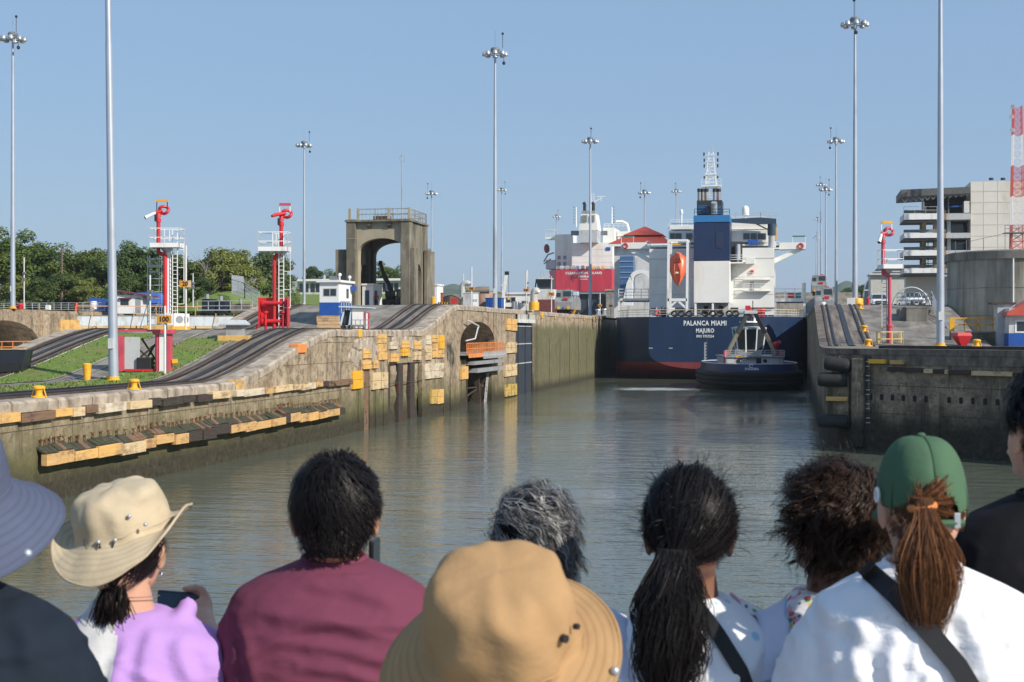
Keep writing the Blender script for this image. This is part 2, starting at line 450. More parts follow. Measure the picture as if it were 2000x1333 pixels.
# paved core of the island, then lawns and strips laid above it
band('island_pavement', IX+.9, LX-1.15, CONC_D)
band('lawn', -40.3, -37.0, LAWN, 30, 90.5, .03)
band('lawn', -46.9, -43.4, LAWN, 30, 92.5, .03)
band('lawn', -52.3+5, -52.3+4.2, LAWN, 30, 74, .028)
for x0, x1, y0, y1 in ((-37.0,-36.75,40,118),(-40.55,-40.3,40,95),(-43.4,-43.15,40,118),(-42.05,-41.9,40,116)):
    band('kerb_strip', x0, x1, CONC, y0, y1, .045)
rg = random.Random(3); vs = []; fs = []
for x0, x1, yend, n in ((-40.3,-37.0,90.5,1900),(-46.9,-43.4,92.5,1500)):
    for i in range(n):
        e = rg.random(); x = x0+(x1-x0)*rg.random() if e > .45 else rg.choice((x0,x1))+rg.gauss(0,.10); y = rg.uniform(55,yend+.3); z = gz(y)+.02
        a = rg.uniform(0,pi); h = rg.uniform(.05,.16); w_ = rg.uniform(.04,.11); o = len(vs); vs += [(x-w_*cos(a),y-w_*sin(a),z),(x+w_*cos(a),y+w_*sin(a),z),(x+rg.uniform(-.08,.08),y+rg.uniform(-.08,.08),z+h)]; fs.append((o,o+1,o+2))
mb = MB(); mb.add(vs, fs); o = kind(mb.build('grass_tufts', LAWN), 'stuff'); o['label'] = 'ragged grass tufts on the island lawns'; o['category'] = 'grass'
def track(xc, label, y1=330, zf=gz, y0=30, wid=2.6):
    t = thing('rack_track', label, 'track', (xc, 100, zf(100)), group='locomotive tracks on the lock walls')
    def b2(nm, a, b, mat, dz):
        ys = [y0]+[y for y in YS if y0 < y < y1]+[y1]
        mb = MB()
        rings = [[(a,y,zf(y)),(b,y,zf(y)),(b,y,zf(y)+dz),(a,y,zf(y)+dz)] for y in ys]
        mb.loft(rings); mb.build(nm, mat, t, world=True)
    h = wid/2
    b2('bed', xc-h, xc+h, BED, .03)
    b2('rail', xc-h+.28, xc-h+.42, RAILM, .13); b2('rail', xc+h-.42, xc+h-.28, RAILM, .13)
    b2('rack', xc-.20, xc+.20, RAILM, .09)
    b2('edge_beam', xc-h-.16, xc-h, RUST_D, .10); b2('edge_beam', xc+h, xc+h+.16, RUST_D, .10)
    return t
track(-34.75, 'dark rack railway track climbing beside the near lock wall edge', 330)
track(-48.6, 'dark rack railway track on the far side of the centre island', 330)
# painted white line on the far road
band('road_line', -46.98+.0, -46.9+.05, LINE, 60, 100, .05)
# ---- near lock wall: a thing of many parts
lw = thing('lock_wall', 'weathered tan concrete lock wall with yellow fender timbers on the left', 'lock wall', (LX, 60, 0))
def wy(px): return on_X(px, HOR, LX).y
def wz(px, py): return on_X(px, py, LX).z
def gridwall(name, mat, y0, y1, zf, holes=(), zb=-3, parent=None, X=LX, sgn=1, zcuts=()):
    """vertical face in the plane X with rectangular recesses (ya, yb, za, zb, depth)"""
    ys = sorted(set([y0, y1] + [y for y in YS if y0 < y < y1] + [v for h in holes for v in h[:2]]))
    mb = MB()
    for a, b in zip(ys, ys[1:]):
        hs = [h for h in holes if h[0] <= a+1e-6 and h[1] >= b-1e-6]
        lo = zb
        segs = []
        for h in sorted(hs, key=lambda h: h[2]):
            if h[2] > lo: segs.append((lo, h[2]))
            lo = h[3]
        segs.append((lo, None))
        for s0, s1 in segs:
            za = zf(a) if s1 is None else s1; zc = zf(b) if s1 is None else s1
            mb.quad((X,a,s0),(X,b,s0),(X,b,zc),(X,a,za))
    for ya, yb, za, zc, dep in holes:
        x2 = X - dep*sgn
        mb.quad((X,ya,za),(x2,ya,za),(x2,ya,zc),(X,ya,zc)); mb.quad((X,yb,za),(X,yb,zc),(x2,yb,zc),(x2,yb,za))
        mb.quad((X,ya,zc),(x2,ya,zc),(x2,yb,zc),(X,yb,zc)); mb.quad((X,ya,za),(X,yb,za),(x2,yb,za),(x2,ya,za))
        mb.quad((x2,ya,za),(x2,yb,za),(x2,yb,zc),(x2,ya,zc))
    return mb.build(name, mat, parent, world=parent is not None)
yA, yB = wy(880), wy(1007)          # brown section with the arch
arc0, arc1 = wy(899), wy(966)
ztop = lambda y: gz(y) - .42
slot = (wy(754), wy(824), -3, wz(790, 709), 9.0)
slot2 = (wy(711), wy(722), -3, wz(716, 723), 1.6)
gridwall('wall_face', WALL, 30, yA, ztop, [slot, slot2], parent=lw)
# three worn piers standing in the slot
for a, b in ((765.5,778),(790,801),(812.5,820.5)):
    mb = MB(); n = 9
    y0, y1 = wy(a), wy(b); rings = []
    for i in range(n+1):
        z = -3 + (slot[3]+3)*i/n; j = random.uniform(-.12,.12); k = random.uniform(-.15,.1)
        rings.append([(LX-8.9,y0+j,z),(LX-.3+k,y0+j,z),(LX-.22+k,y1+j*.5,z),(LX-8.9,y1+j*.5,z)])
    mb.loft(rings); mb.build('pier', WALL, lw, world=True, fix=True)
# dark panels added in the gaps so that the slots read dark
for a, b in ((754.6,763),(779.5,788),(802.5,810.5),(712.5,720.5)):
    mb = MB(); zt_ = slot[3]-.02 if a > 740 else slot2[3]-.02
    mb.box(LX-.75, LX-.02, wy(a), wy(b), -3, zt_); mb.build('dark_gap_panel', W_DARK if a > 740 else W_BRN, lw, world=True, bevel=.04)
# ribs on the fender section
for px in (703, 736, 752, 826, 868):
    y = wy(px); mb = MB(); z1 = gz(y)-.5
    mb.box(LX-.3, LX+.09, y-.55, y+.55, -3, z1); mb.build('rib', WALL, lw, world=True, bevel=.03)
# arch section: profile with a flat arch, extruded inward
def arch_poly(y0, y1, zb, zt, a0, a1, spring, crown, n=18):
    pts = [(y0,zb),(y0,zt),(y1,zt),(y1,zb),(a1,zb),(a1,spring)]
    c = (a0+a1)/2; h = (a1-a0)/2
    for i in range(1, n):
        t = pi*i/n; pts.append((c+h*cos(t), spring+(crown-spring)*sin(t)))
    pts += [(a0,spring),(a0,zb)]
    return pts
def arch_block(parent, X, sgn, mat, y0, y1, zb, zt, a0, a1, spring, crown, dep, world=True, name='arch_wall'):
    c = (a0+a1)/2; h = (a1-a0)/2; n = 20
    mb = MB()
    cur = [(a0, zb)] + [(c-h*cos(pi*i/n), spring+(crown-spring)*sin(pi*i/n)) for i in range(n+1)] + [(a1, zb)]
    mb.quad((X,y0,zb),(X,a0,zb),(X,a0,zt),(X,y0,zt)); mb.quad((X,a1,zb),(X,y1,zb),(X,y1,zt),(X,a1,zt))
    for (p, q), (r, s) in zip(cur[1:-1], cur[2:-1]): mb.quad((X,p,q),(X,r,s),(X,r,zt),(X,p,zt))
    x2 = X - dep*sgn
    for (p, q), (r, s) in zip(cur, cur[1:]): mb.quad((X,p,q),(x2,p,q),(x2,r,s),(X,r,s))
    o = mb.build(name, mat, parent, world=world); 
    mb = MB(); mb.quad((x2,a0-1,zb),(x2,a1+1,zb),(x2,a1+1,zt),(x2,a0-1,zt)); mb.build('recess_back', M('painted_shade_recess', (.05,.043,.035), .9, var=.3), parent, world=world)  # shade inside the arch is put into the back wall's near-black colour
    return o
plat_z = wz(935, 690)
arch_block(lw, LX, 1, WALL_ARCH, yA, yB, -3, TOP-.42, arc0, arc1, wz(900, 672), wz(934, 629), 6.0)
mb = MB(); mb.box(LX-6, LX+.05, arc0+.02, arc0+2.2, -3, plat_z-.55); mb.build('side_pier', WALL, lw, world=True, bevel=.05)
mb = MB(); mb.box(LX-6, LX+.05, arc1-1.5, arc1-.02, -3, plat_z-.5); mb.build('side_pier', WALL, lw, world=True, bevel=.05)
# chamber wall beyond the open gate leaf
yG = wy(1042)
mb = MB(); mb.quad((LX-1.9,yB,-3),(LX-1.9,yG,-3),(LX-1.9,yG,TOP-.45),(LX-1.9,yB,TOP-.45)); mb.quad((LX,yB,-3),(LX-1.9,yB,-3),(LX-1.9,yB,TOP-.45),(LX,yB,TOP-.45)); mb.quad((LX-1.9,yG,-3),(LX,yG,-3),(LX,yG,TOP-.45),(LX-1.9,yG,TOP-.45))
mb.build('gate_recess', WALL, lw, world=True)
gridwall('chamber_wall', WALL_CH, yG, 420, lambda y: TOP-.42, parent=lw)
for y in [yG+3+8.5*i for i in range(9)]:
    mb = MB(); mb.box(LX-.1, LX+.03, y-.1, y+.1, -2, 8.2 if (int(y) % 2) else 6.5); mb.build('seam', W_MOSS, lw, world=True)
# pour joints in the wall face
JNT = M('joint_grime', (.07,.058,.042), .9, var=.3, vs=2)
for z in (3.2, 5.2, 6.6):
    ys = [y for y in [46+i*1.5 for i in range(57)] if gz(y)-.6 > z and y < yA-1]
    if len(ys) > 2:
        mb = MB(); mb.loft([[(LX-.05,y,z-.02+.01*mnoise.noise((y,z,0))),(LX+.006,y,z-.02),(LX+.006,y,z+.015+.01*mnoise.noise((y*2,z,3))),(LX-.05,y,z+.02)] for y in ys if not (slot[0]-.2 < y < slot[1]+.2 and z < slot[3])]); mb.build('pour_joint', JNT, lw, world=True, fix=True)
for y in (50,58.5,66,74.5,81,88,94.8):
    mb = MB(); mb.box(LX-.05,LX+.005,y-.02,y+.02,-2,gz(y)-.5); mb.build('pour_joint', JNT, lw, world=True)
# coping blocks
y = 45.0
while y < 236:
    L = random.uniform(1.5, 2.3) if y < 133 else 6.0
    if y < yB-1 or y > yG:
        y2 = min(y+L, 236); n = 3 if y < 133 else 1
        rings = []; dx = random.uniform(-.03,.05); dzz = random.uniform(-.02,.02)
        for i in range(n+1):
            yy = y+.03 + (y2-y-.06)*i/n; zt = gz(yy)+.02+dzz
            rings.append([(LX-1.2,yy,zt-.5),(LX+.06+dx,yy,zt-.5),(LX+.07+dx,yy,zt-.12),(LX-.05+dx,yy,zt),(LX-1.2,yy,zt)])
        mb = MB(); mb.loft(rings); mb.build('coping_block', COPE, lw, world=True, fix=True)
    y += L
mb = MB(); mb.box(LX-1.2, LX+.03, yB-.99, yG+.02, TOP-.46, TOP+.012); mb.build('coping_block', COPE, lw, world=True)
# orange and yellow capped coping
for px, w_, m_ in ((466, 5, W_YEL), (588, 6.5, ORNG), (702, 3, YEL)):
    y = wy(px); mb = MB(); mb.box(LX-.5, LX+.13, y-w_*.12, y+w_*.12, gz(y)-.55, gz(y)+.06); mb.build('coping_cap', m_, lw, world=True, bevel=.06)
for px in (1058, 1084, 1112, 1140, 1160):
    y = wy(px); mb = MB(); mb.cbox((LX+.08, y, TOP-.42), (.06, 1.1, .75)); mb.build('coping_mark', YEL if px % 4 else W_OCH, lw, world=True)
# upper timber row
y = wy(-60); pal = [W_PALE, W_WHITE, W_PALE, W_YEL, W_BRN, W_WHITE, W_OCH]
i = 0
while y < wy(668):
    L = random.choice([1.1, 1.5, 1.9, 2.4, 2.8]) if y < wy(450) else random.choice([1.4, 2.2, 3.2])
    px_dark = wy(283) < y < wy(384) or random.random() < .13
    m_ = W_DARK if px_dark else random.choice(pal)
    z = 3.78 + random.uniform(-.05,.05); t_ = random.uniform(.26,.38)
    mb = MB(); mb.cbox((LX+t_/2-.02, y+L/2, z), (t_, L-.06, random.uniform(.34,.42)), rz=random.uniform(-.008,.008), rx=random.uniform(-.012,.012))
    mb.build('fender_timber', m_, lw, world=True, bevel=.02)
    if random.random() < .22: y += .5
    y += L; i += 1
# lower row: heavy timbers with sloped planks above and rusty bolts
y = wy(70); yend = wy(652)
while y < yend:
    L = random.uniform(1.0, 2.6)
    m_ = random.choice([W_YEL, W_OCH, W_OCH, W_PALE, W_DARK, W_OCH]) if not (wy(342) < y < wy(416)) else W_DARK
    z = 1.86 + random.uniform(-.1,.09); o_ = .58 + random.uniform(-.10,.12); hh = random.uniform(.42,.56)
    mb = MB(); mb.cbox((LX+o_-.14, y+L/2, z), (.3, L-.03, hh), rz=random.uniform(-.02,.02), rx=random.uniform(-.015,.015)); mb.build('fender_timber', m_, lw, world=True, bevel=.02)
    k = max(2, round(L/.45))
    for q in range(k):
        yy = y + L*(q+.5)/k; zz = z+hh/2
        mb = MB(); mb.bar((LX-.02, yy, zz+.34+random.uniform(-.05,.05)), (LX+o_-.1, yy, zz+.03), L/k-.05, .09)
        mb.build('sloped_plank', W_MOSS if random.random() < .8 else W_BRN, lw, world=True)
    mb = MB()
    for q in range(3):
        yy = y + L*(q+.5)/3; mb.bar((LX+.12, yy, z+hh/2+.35), (LX+.12+random.uniform(-.03,.05), yy+random.uniform(-.06,.06), z+hh/2+random.uniform(.5,.72)), .045); mb.bar((LX, yy, z+hh/2+.6), (LX+.15, yy+.12, z+hh/2+.6), .045)
    mb.build('rusty_bolts', RUST, lw, world=True)
    y += L
# weather-worn ledges near the water
for z0, th, a, b in ((1.12, .10, -60, 640), (.62, .12, -60, 700), (.12, .35, -60, 560)):
    mb = MB(); ya, yb = wy(a), wy(b); n = 40; rings = []
    for i in range(n+1):
        yy = ya+(yb-ya)*i/n; e = .05 + .12*abs(mnoise.noise((yy*.6, z0*9, 1)))
        rings.append([(LX-.2,yy,z0-.7),(LX+e,yy,z0-.7),(LX+e*1.1,yy,z0),(LX-.2,yy,z0+.04)])
    mb.loft(rings); mb.build('ledge', WALL, lw, world=True, fix=True)
# square fender panels (corner pixels in the photograph turned into places on the wall face)
PAN = [(848,275,905,335,0),(950,178,1005,236,0),(952,241,1008,345,0),(848,348,905,405,0),(920,345,952,400,0),(1030,303,1083,358,0),(1105,218,1155,266,0),(1107,269,1155,320,3),(1187,220,1235,278,0),(1187,290,1232,346,2),(1300,182,1343,232,0),(1346,182,1383,273,3),(1260,250,1301,345,2),(1304,236,1342,330,0),(1345,276,1383,330,0),(785,415,847,533,3),(912,425,966,537,2),(969,425,1013,530,2),(1255,367,1314,468,4),(1317,365,1378,462,4),(1297,538,1334,630,5),(1337,535,1378,630,0),(1790,75,1822,152,0),(1824,77,1857,155,0),(1785,230,1855,300,2),(1780,375,1818,453,2),(1820,373,1857,447,2),(1782,503,1819,583,5),(1821,501,1857,575,5),(1030,225,1083,275,4),(1262,185,1297,245,4)]
PM = [W_YEL, W_YEL, W_PALE, YEL, W_WHITE, W_YMOSS]
for x0, y0, x1, y1, k in PAN:
    a, b = wy(450+x0/3.333), wy(450+x1/3.333); pc = 450+(x0+x1)/6.667
    z1, z0 = wz(pc, 600+y0/3.333), wz(pc, 600+y1/3.333)
    n = 2 if z1-z0 < 3 else 3
    for i in range(n):
        mb = MB(); zz0 = z0+(z1-z0)*i/n; zz1 = z0+(z1-z0)*(i+1)/n
        mb.box(LX-.05, LX+.16+random.uniform(0,.05), a+.03, b-.03, zz0+.012, zz1-.012)
        mb.build('fender_panel', PM[k], lw, world=True, bevel=.015)
y = wy(905); mb = MB(); mb.box(LX-.05, LX+.2, wy(898.5), wy(911), wz(905,741), wz(905,716)); mb.build('fender_panel', W_YEL, lw, world=True)
# spalled patches of rough concrete between the panels
for k in range(46):
    px = random.uniform(690, 868); py = random.uniform(652, 705)
    y, z = wy(px), wz(px, py); mb = MB(); r = random.uniform(.5, 1.1)
    if slot[0]-1 < y < slot[1]+1 and z < slot[3]+.5: continue
    if z > gz(y)-.8: continue
    pts = [(y+r*1.3*cos(2*pi*i/9)*random.uniform(.7,1.2), z+r*.5*sin(2*pi*i/9)*random.uniform(.7,1.2)) for i in range(9)]
    vs = [(LX+.04+.0023*k, *p) for p in pts]+[(LX-.02, y+(p[0]-y)*1.25, z+(p[1]-z)*1.25) for p in pts]
    mb.add(vs, [tuple(range(9))]+[(i,(i+1)%9,9+(i+1)%9,9+i) for i in range(9)]); mb.build('spalled_patch', COPE, lw, world=True, fix=True)
# service platform inside the arch
pf = thing('service_platform', 'grey steel service platform with orange guardrail in the wall arch', 'platform', (LX, (arc0+arc1)/2, plat_z))
ya, yb = arc0-.4, arc1+1.2
mb = MB(); mb.box(LX-3.5, LX+.9, ya, yb, plat_z-.12, plat_z+.02); mb.build('deck', GREY, pf, world=True)
mb = MB(); mb.box(LX+.9, LX+.95, ya, yb, plat_z-.35, plat_z+.05); mb.build('toe_board', ORNG, pf, world=True)
mb = MB(); mb.box(LX+.2, LX+1.0, ya+6, yb+.3, plat_z-.30, plat_z-.13); mb.build('edge_plate', LGREY, pf, world=True)
mb = MB()
for i in range(26):
    yy = ya+6.3+(yb-ya-6.3)*i/25; mb.bar((LX+1.02, yy, plat_z-.55), (LX+1.02, yy, plat_z+.18), .1, .05)
kind(mb.build('toothed_rack', LGREY, pf, world=True), 'stuff')
mb = MB(); mb.rail([(LX+.75, ya, plat_z), (LX+.75, yb, plat_z)], 1.05, r=.04, step=.75, mids=1); mb.build('guardrail', ORNG, pf, world=True)
for z0, z1, a in ((-1.1,-.75,3), (-1.9,-1.5,4.5)):
    mb = MB(); mb.box(LX-3, LX+.8, ya+a, yb, plat_z+z0, plat_z+z1); mb.build('girder', GREY, pf, world=True)
for i, yy in enumerate((arc0+4.2, arc0+9.2, arc1-3.4)):
    mb = MB(); mb.bar((LX-.5, yy, plat_z-1.5), (LX-.4, yy+(-1.2 if i == 0 else 1.0), -2), .5, .3); mb.build('leg', RUST_D, pf, world=True)
mb = MB()
for i in range(5):
    z = -.3+i*1.05; mb.bar((LX-.5, arc0+2.6, z), (LX-.5, arc1-3.0, z+(1.1 if i % 2 else -.2)), .12)
mb.build('brace', RUST_D, pf, world=True)
mb = MB(); x = LX-.2
mb.bar((x, arc1-4.6, -1), (x, arc1-2.6, plat_z-1.5), .09); mb.bar((x, arc1-3.9, -1), (x, arc1-1.9, plat_z-1.5), .09)
for i in range(12):
    t_ = i/12; mb.bar((x, arc1-4.6+2*t_, -1+(plat_z-.5)*t_), (x, arc1-3.9+2*t_, -1+(plat_z-.5)*t_), .06)
mb.build('ladder', LGREY, pf, world=True)
db = MB(); p0 = (LX+.5, arc0+1.0, wz(902,626)); 
db.tube([(LX+.5, arc0+1.1, wz(902,626)), (LX+.6, arc0+5.4, wz(920,637)), (LX+.6, arc0+3.8, wz(914,662)), (LX+.5, arc0+.3, wz(899,666))], .07, 6)
tag(db.build('davit_frame', WHITE2), 'bent white pipe davit hanging in front of the wall arch', 'davit')
# open gate leaf stowed in its recess
gt = thing('lock_gate', 'dark blue open lock gate leaf stowed in the near wall', 'lock gate', (LX-1, yB, 0))
NAVY_G = M('dark_gate_paint', (.035,.045,.065), .5, var=.25, vs=.5, dirt=(.06,.055,.03), ds=.4, damt=.35)
mb = MB(); mb.box(LX-1.8, LX-.25, yB+.3, yG-.3, -3, TOP-1.5); mb.build('skin', NAVY_G, gt, world=True)
for i in range(4):
    mb = MB(); yy = yB+2.5+i*4.4; mb.box(LX-.25, LX-.14, yy, yy+.22, -3, TOP-1.7); mb.build('stiffener', NAVY_G, gt, world=True)
for z in (8.0, 5.9, 3.6):
    mb = MB(); mb.box(LX-.25, LX-.16, yB+.3, yG-.3, z, z+.12); mb.build('stringer', LGREY, gt, world=True)
mb = MB(); mb.box(LX-1.9, LX+.3, yB+.3, yG-.3, TOP-1.5, TOP-1.1); mb.build('walkway', WHITE2, gt, world=True)
mb = MB()
for i in range(9):
    yy = yB+.8+i*(yG-yB-1.6)/8; mb.bar((LX+.2, yy, TOP-1.1), (LX+.2, yy, TOP-.5), .2)
kind(mb.build('brackets', WHITE2, gt, world=True), 'stuff')
# ------------------------------------------------------------------ far bank of the second lane, gates, right bank
FX = -85.0
fw = thing('lock_wall', 'far tan concrete lock wall with a dark arch at the left edge', 'lock wall', (FX, 150, 0))
def fy(px): return on_X(px, HOR, FX).y
def fz(px, py): return on_X(px, py, FX).z
b0, b1 = fy(-70), fy(76)
arch_block(fw, FX, 1, WALL_ARCH, fy(-95), fy(82), -3, TOP-.05, b0, b1, fz(40, 672), fz(0, 626), 7)
mb = MB(); mb.box(FX-6, FX+.5, fy(82), fy(146), -3, TOP-.1); mb.build('pier', WALL, fw, world=True, bevel=.35)
gridwall('wall_face', WALL, fy(146), 420, lambda y: TOP-.05, parent=fw, X=FX)
for x0, y0, x1, y1, m_ in ((108,625,126,648,W_YEL),(127,625,145,647,W_YEL),(91,665,110,685,W_PALE),(112,665,128,682,W_PALE),(108,649,146,662,W_DARK)):
    mb = MB(); mb.box(FX+.45, FX+.7, fy(x0), fy(x1), fz(118,y1), fz(118,y0)); mb.build('fender_panel', m_, fw, world=True, bevel=.02)
fp = thing('guardrail', 'orange guardrail on a pale ledge under the far wall arch', 'railing', (FX, b1-3, fz(40,686)))
mb = MB(); mb.box(FX-3, FX+1.3, fy(-60), fy(90), fz(40,698), fz(40,687)); mb.build('ledge', WHITE2, fp, world=True)
mb = MB(); mb.rail([(FX+1.1, fy(-60), fz(40,687)), (FX+1.1, fy(88), fz(40,687))], 1.15, r=.04, step=2.2); mb.build('rail', ORNG, fp, world=True)
# top of the far bank and the land behind
mb = MB(); mb.quad((-1500,60,TOP),(FX,60,TOP),(FX,420,TOP),(-1500,420,TOP)); kind(mb.build('far_bank', CONC_D), 'structure')
mb = MB(); mb.quad((-1500,196,TOP+.03),(FX-9,196,TOP+.03),(FX-9,420,TOP+.03),(-1500,420,TOP+.03)); kind(mb.build('lawn', LAWN), 'structure')
# upper chamber level beyond
UP = 18.9
mb = MB(); mb.box(-1500, 1500, 420, 1500, -5, UP); kind(mb.build('upper_terrace', CONC), 'structure')
mb = MB(); mb.quad((-4000,1499,UP-.5),(4000,1499,UP-.5),(4000,6900,UP-.5),(-4000,6900,UP-.5)); kind(mb.build('distant_land', M('distant_forest_floor', (.05,.075,.035), .9, var=.3, vs=.02)), 'structure')
# miter gate of the second lane
gA = Vector((FX+.2, 157.3, 0)); gB = Vector((-68.2, 166, 0))
mg = thing('lock_gate', 'closed pale grey miter gate of the second lane behind the island', 'lock gate', (-76, 161, 0))
def leaf(A, B):
    d = (B-A).normalized(); n = Vector((d.y, -d.x, 0)); 
    def slab(nm, mat, z0, z1, t0, t1, s0=0, s1=1):
        a = A.lerp(B, s0); b = A.lerp(B, s1); mb = MB()
        ps = [a+n*t0, b+n*t0, b+n*t1, a+n*t1]
        mb.loft([[(p.x,p.y,z0) for p in ps], [(p.x,p.y,z1) for p in ps]]); return mb.build(nm, mat, mg, world=True)
    slab('skin', M('gate_grey_paint', (.33,.37,.40), .5, var=.15, vs=.6, dirt=(.2,.19,.17), damt=.35), -3, 8.0, -1.2, 0)
    slab('top_beam', M('gate_pale_paint', (.56,.62,.66), .5, var=.08, vs=.6, dirt=(.3,.28,.25), damt=.3), 8.12, 9.25, -1.4, .25)
    for i in range(8):
        slab('fender_timber', random.choice([W_PALE, W_WHITE, W_YEL, W_PALE]), 7.62, 8.1, 0, .35, i/8+.004, (i+1)/8-.004)
    slab('walkway', CONC_D, 9.27, 9.4, -1.4, .1)
    mb = MB(); a = A+n*.05; b = B+n*.05
    mb.rail([(a.x,a.y,9.4),(b.x,b.y,9.4)], 1.1, r=.045, step=4.2, mids=0); mb.build('handrail', M('faded_orange_rail', (.62,.33,.14), .6), mg, world=True)
    for i in range(4):
        p = A.lerp(B, .1+.26*i)+n*.05; mb = MB(); mb.bar((p.x,p.y,10.5), (p.x+n.x*.9, p.y+n.y*.9, 8.3), .07); mb.build('stay', M('faded_orange_rail', (.62,.33,.14), .6), mg, world=True)
leaf(gA, gB)
leaf(gB, Vector((IX-.2, 157.3, 0)))
# island far face
mb = MB(); mb.quad((IX,30,-3),(IX,420,-3),(IX,420,4),(IX,30,4)); 
ifw = gridwall('lock_wall', WALL, 30, 420, lambda y: gz(y)-.02, X=IX, sgn=-1)
tag(ifw, 'concrete edge of the centre island facing the second lane', 'lock wall')
mb = MB(); ys = [30]+[y for y in YS if 30 < y < 420]+[420]
mb.loft([[(IX-.05,y,gz(y)-.5),(IX+.95,y,gz(y)-.5),(IX+.95,y,gz(y)+.03),(IX-.05,y,gz(y)+.03)] for y in ys]); mb.build('coping', COPE, ifw)
# ---- right bank
rw = thing('lock_wall', 'shaded grey concrete lock wall with hanging tyres on the right', 'lock wall', (RX, 92, 0))
RP = [(RX,420),(RX,98),(2.0,94.5),(2.6,92.2),(4.3,90.6),(12.5,83.6),(32,67.5),(60,46)]
def rface(pts, mat, name, zt, zb=-3, sub=6):
    mb = MB()
    for (x0,y0),(x1,y1) in zip(pts, pts[1:]):
        for i in range(sub):
            a = (x0+(x1-x0)*i/sub, y0+(y1-y0)*i/sub); b = (x0+(x1-x0)*(i+1)/sub, y0+(y1-y0)*(i+1)/sub)
            mb.quad((*a,zb),(*b,zb),(*b,zt(b[1])),(*a,zt(a[1])))
    return mb.build(name, mat, rw, world=True)
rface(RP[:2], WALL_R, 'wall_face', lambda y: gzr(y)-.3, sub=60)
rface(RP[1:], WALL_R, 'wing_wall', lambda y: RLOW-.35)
def off(pts, t):      # offset outwards (towards the water) by t
    out = []
    for i, p in enumerate(pts):
        a = Vector(pts[max(i-1,0)]); b = Vector(pts[min(i+1,len(pts)-1)]); d = (b-a).normalized(); n = Vector((d.y,-d.x))
        if n.x > 0 and n.y > 0: n = -n
        out.append((p[0]+n.x*t, p[1]+n.y*t))
    return out
def ribbon(pts, t0, t1, z0, z1, name, mat, zf=None):
    a, b = off(pts, t0), off(pts, t1); mb = MB(); f = zf or (lambda y: 0)
    mb.loft([[(*p,z0+f(p[1])),(*q,z0+f(q[1])),(*q,z1+f(q[1])),(*p,z1+f(p[1]))] for p, q in zip(a, b)])
    return mb.build(name, mat, rw, world=True, fix=True)
WN = RP[1:]
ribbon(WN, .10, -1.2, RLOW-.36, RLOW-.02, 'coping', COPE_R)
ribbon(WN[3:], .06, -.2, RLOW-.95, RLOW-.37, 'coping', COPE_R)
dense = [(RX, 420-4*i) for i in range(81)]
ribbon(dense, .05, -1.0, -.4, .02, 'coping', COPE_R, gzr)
ribbon(WN[3:], -1.2, -1.32, RLOW, RLOW+.2, 'rail', RAILM); ribbon(WN[3:], -2.5, -2.62, RLOW, RLOW+.16, 'rail', RAILM); ribbon(WN[3:], -1.75, -2.1, RLOW, RLOW+.12, 'rack', RAILM)
def wing(s, t=0):            # a point along the wing wall from the corner, s in metres
    a, b = Vector(RP[4]), Vector(RP[5]); d = (b-a).normalized(); n = Vector((d.y,-d.x)); n = -n if n.y > 0 else n
    return a + d*s + n*t
def wbox(name, mat, s0, s1, z0, z1, t0, t1, bev=0):
    mb = MB(); ps = [wing(s0,t0), wing(s1,t0), wing(s1,t1), wing(s0,t1)]
    mb.loft([[(*p,z0) for p in ps], [(*p,z1) for p in ps]]); return mb.build(name, mat, rw, world=True, fix=True, bevel=bev)
wbox('fender_timber', YEL, .35, 1.6, 5.40, 5.66, 0, .3, .02); wbox('fender_timber', W_OCH, 1.95, 3.0, 5.38, 5.64, 0, .3, .02)
for s0, s1, m_ in ((1.7,2.7,W_DARK),(2.72,4.3,W_DARK),(4.32,4.95,W_PALE),(4.97,5.75,W_DARK),(5.77,6.0,W_PALE),(6.02,7.5,W_DARK),(7.55,10.2,W_PALE),(10.25,13,W_DARK)):
    wbox('fender_timber', m_, s0, s1, 4.98-.02*s0, 5.24-.02*s0, 0, .22, .02)
for i in range(16):
    s = .35+i*.80; p = wing(s, .02); a = atan2(RP[5][1]-RP[4][1], RP[5][0]-RP[4][0])
    mb = MB(); mb.cbox((p.x,p.y,3.35), (.22,.10,.36), rz=a); mb.build('weep_hole', DARK, rw, world=True, bevel=.05)
for z in (4.05, 2.35):
    wbox('pour_joint', M('dark_joint', (.05,.045,.04), .9), -.2, 30, z, z+.03, -.05, .012)  # pour joints coloured darker than the wall
wbox('pilaster', WALL_R, 4.7, 5.4, -3, 3.75, -.1, .25, .03); wbox('pilaster', WALL_R, -.9, -.05, 0.2, 5.7, -.4, .35, .06)
wbox('footing', WALL_R, -.5, 30, -3, 1.75, -.2, .12)
ld = thing('wall_ladder', 'black steel ladder fixed to the right wall beside the tyre fenders', 'ladder', (*wing(.2), 1.5))
mb = MB(); a, b = wing(.05,.12), wing(.4,.12)
mb.bar((*a,1.3),(*a,5.9),.06); mb.bar((*b,1.3),(*b,5.9),.06)
mb.build('stile', BLACK, ld, world=True)
for i in range(16):
    mb = MB(); z = 1.45+i*.29; mb.bar((*a,z),(*b,z),.05); mb.build('rung', LGREY if i % 3 else BLACK, ld, world=True)
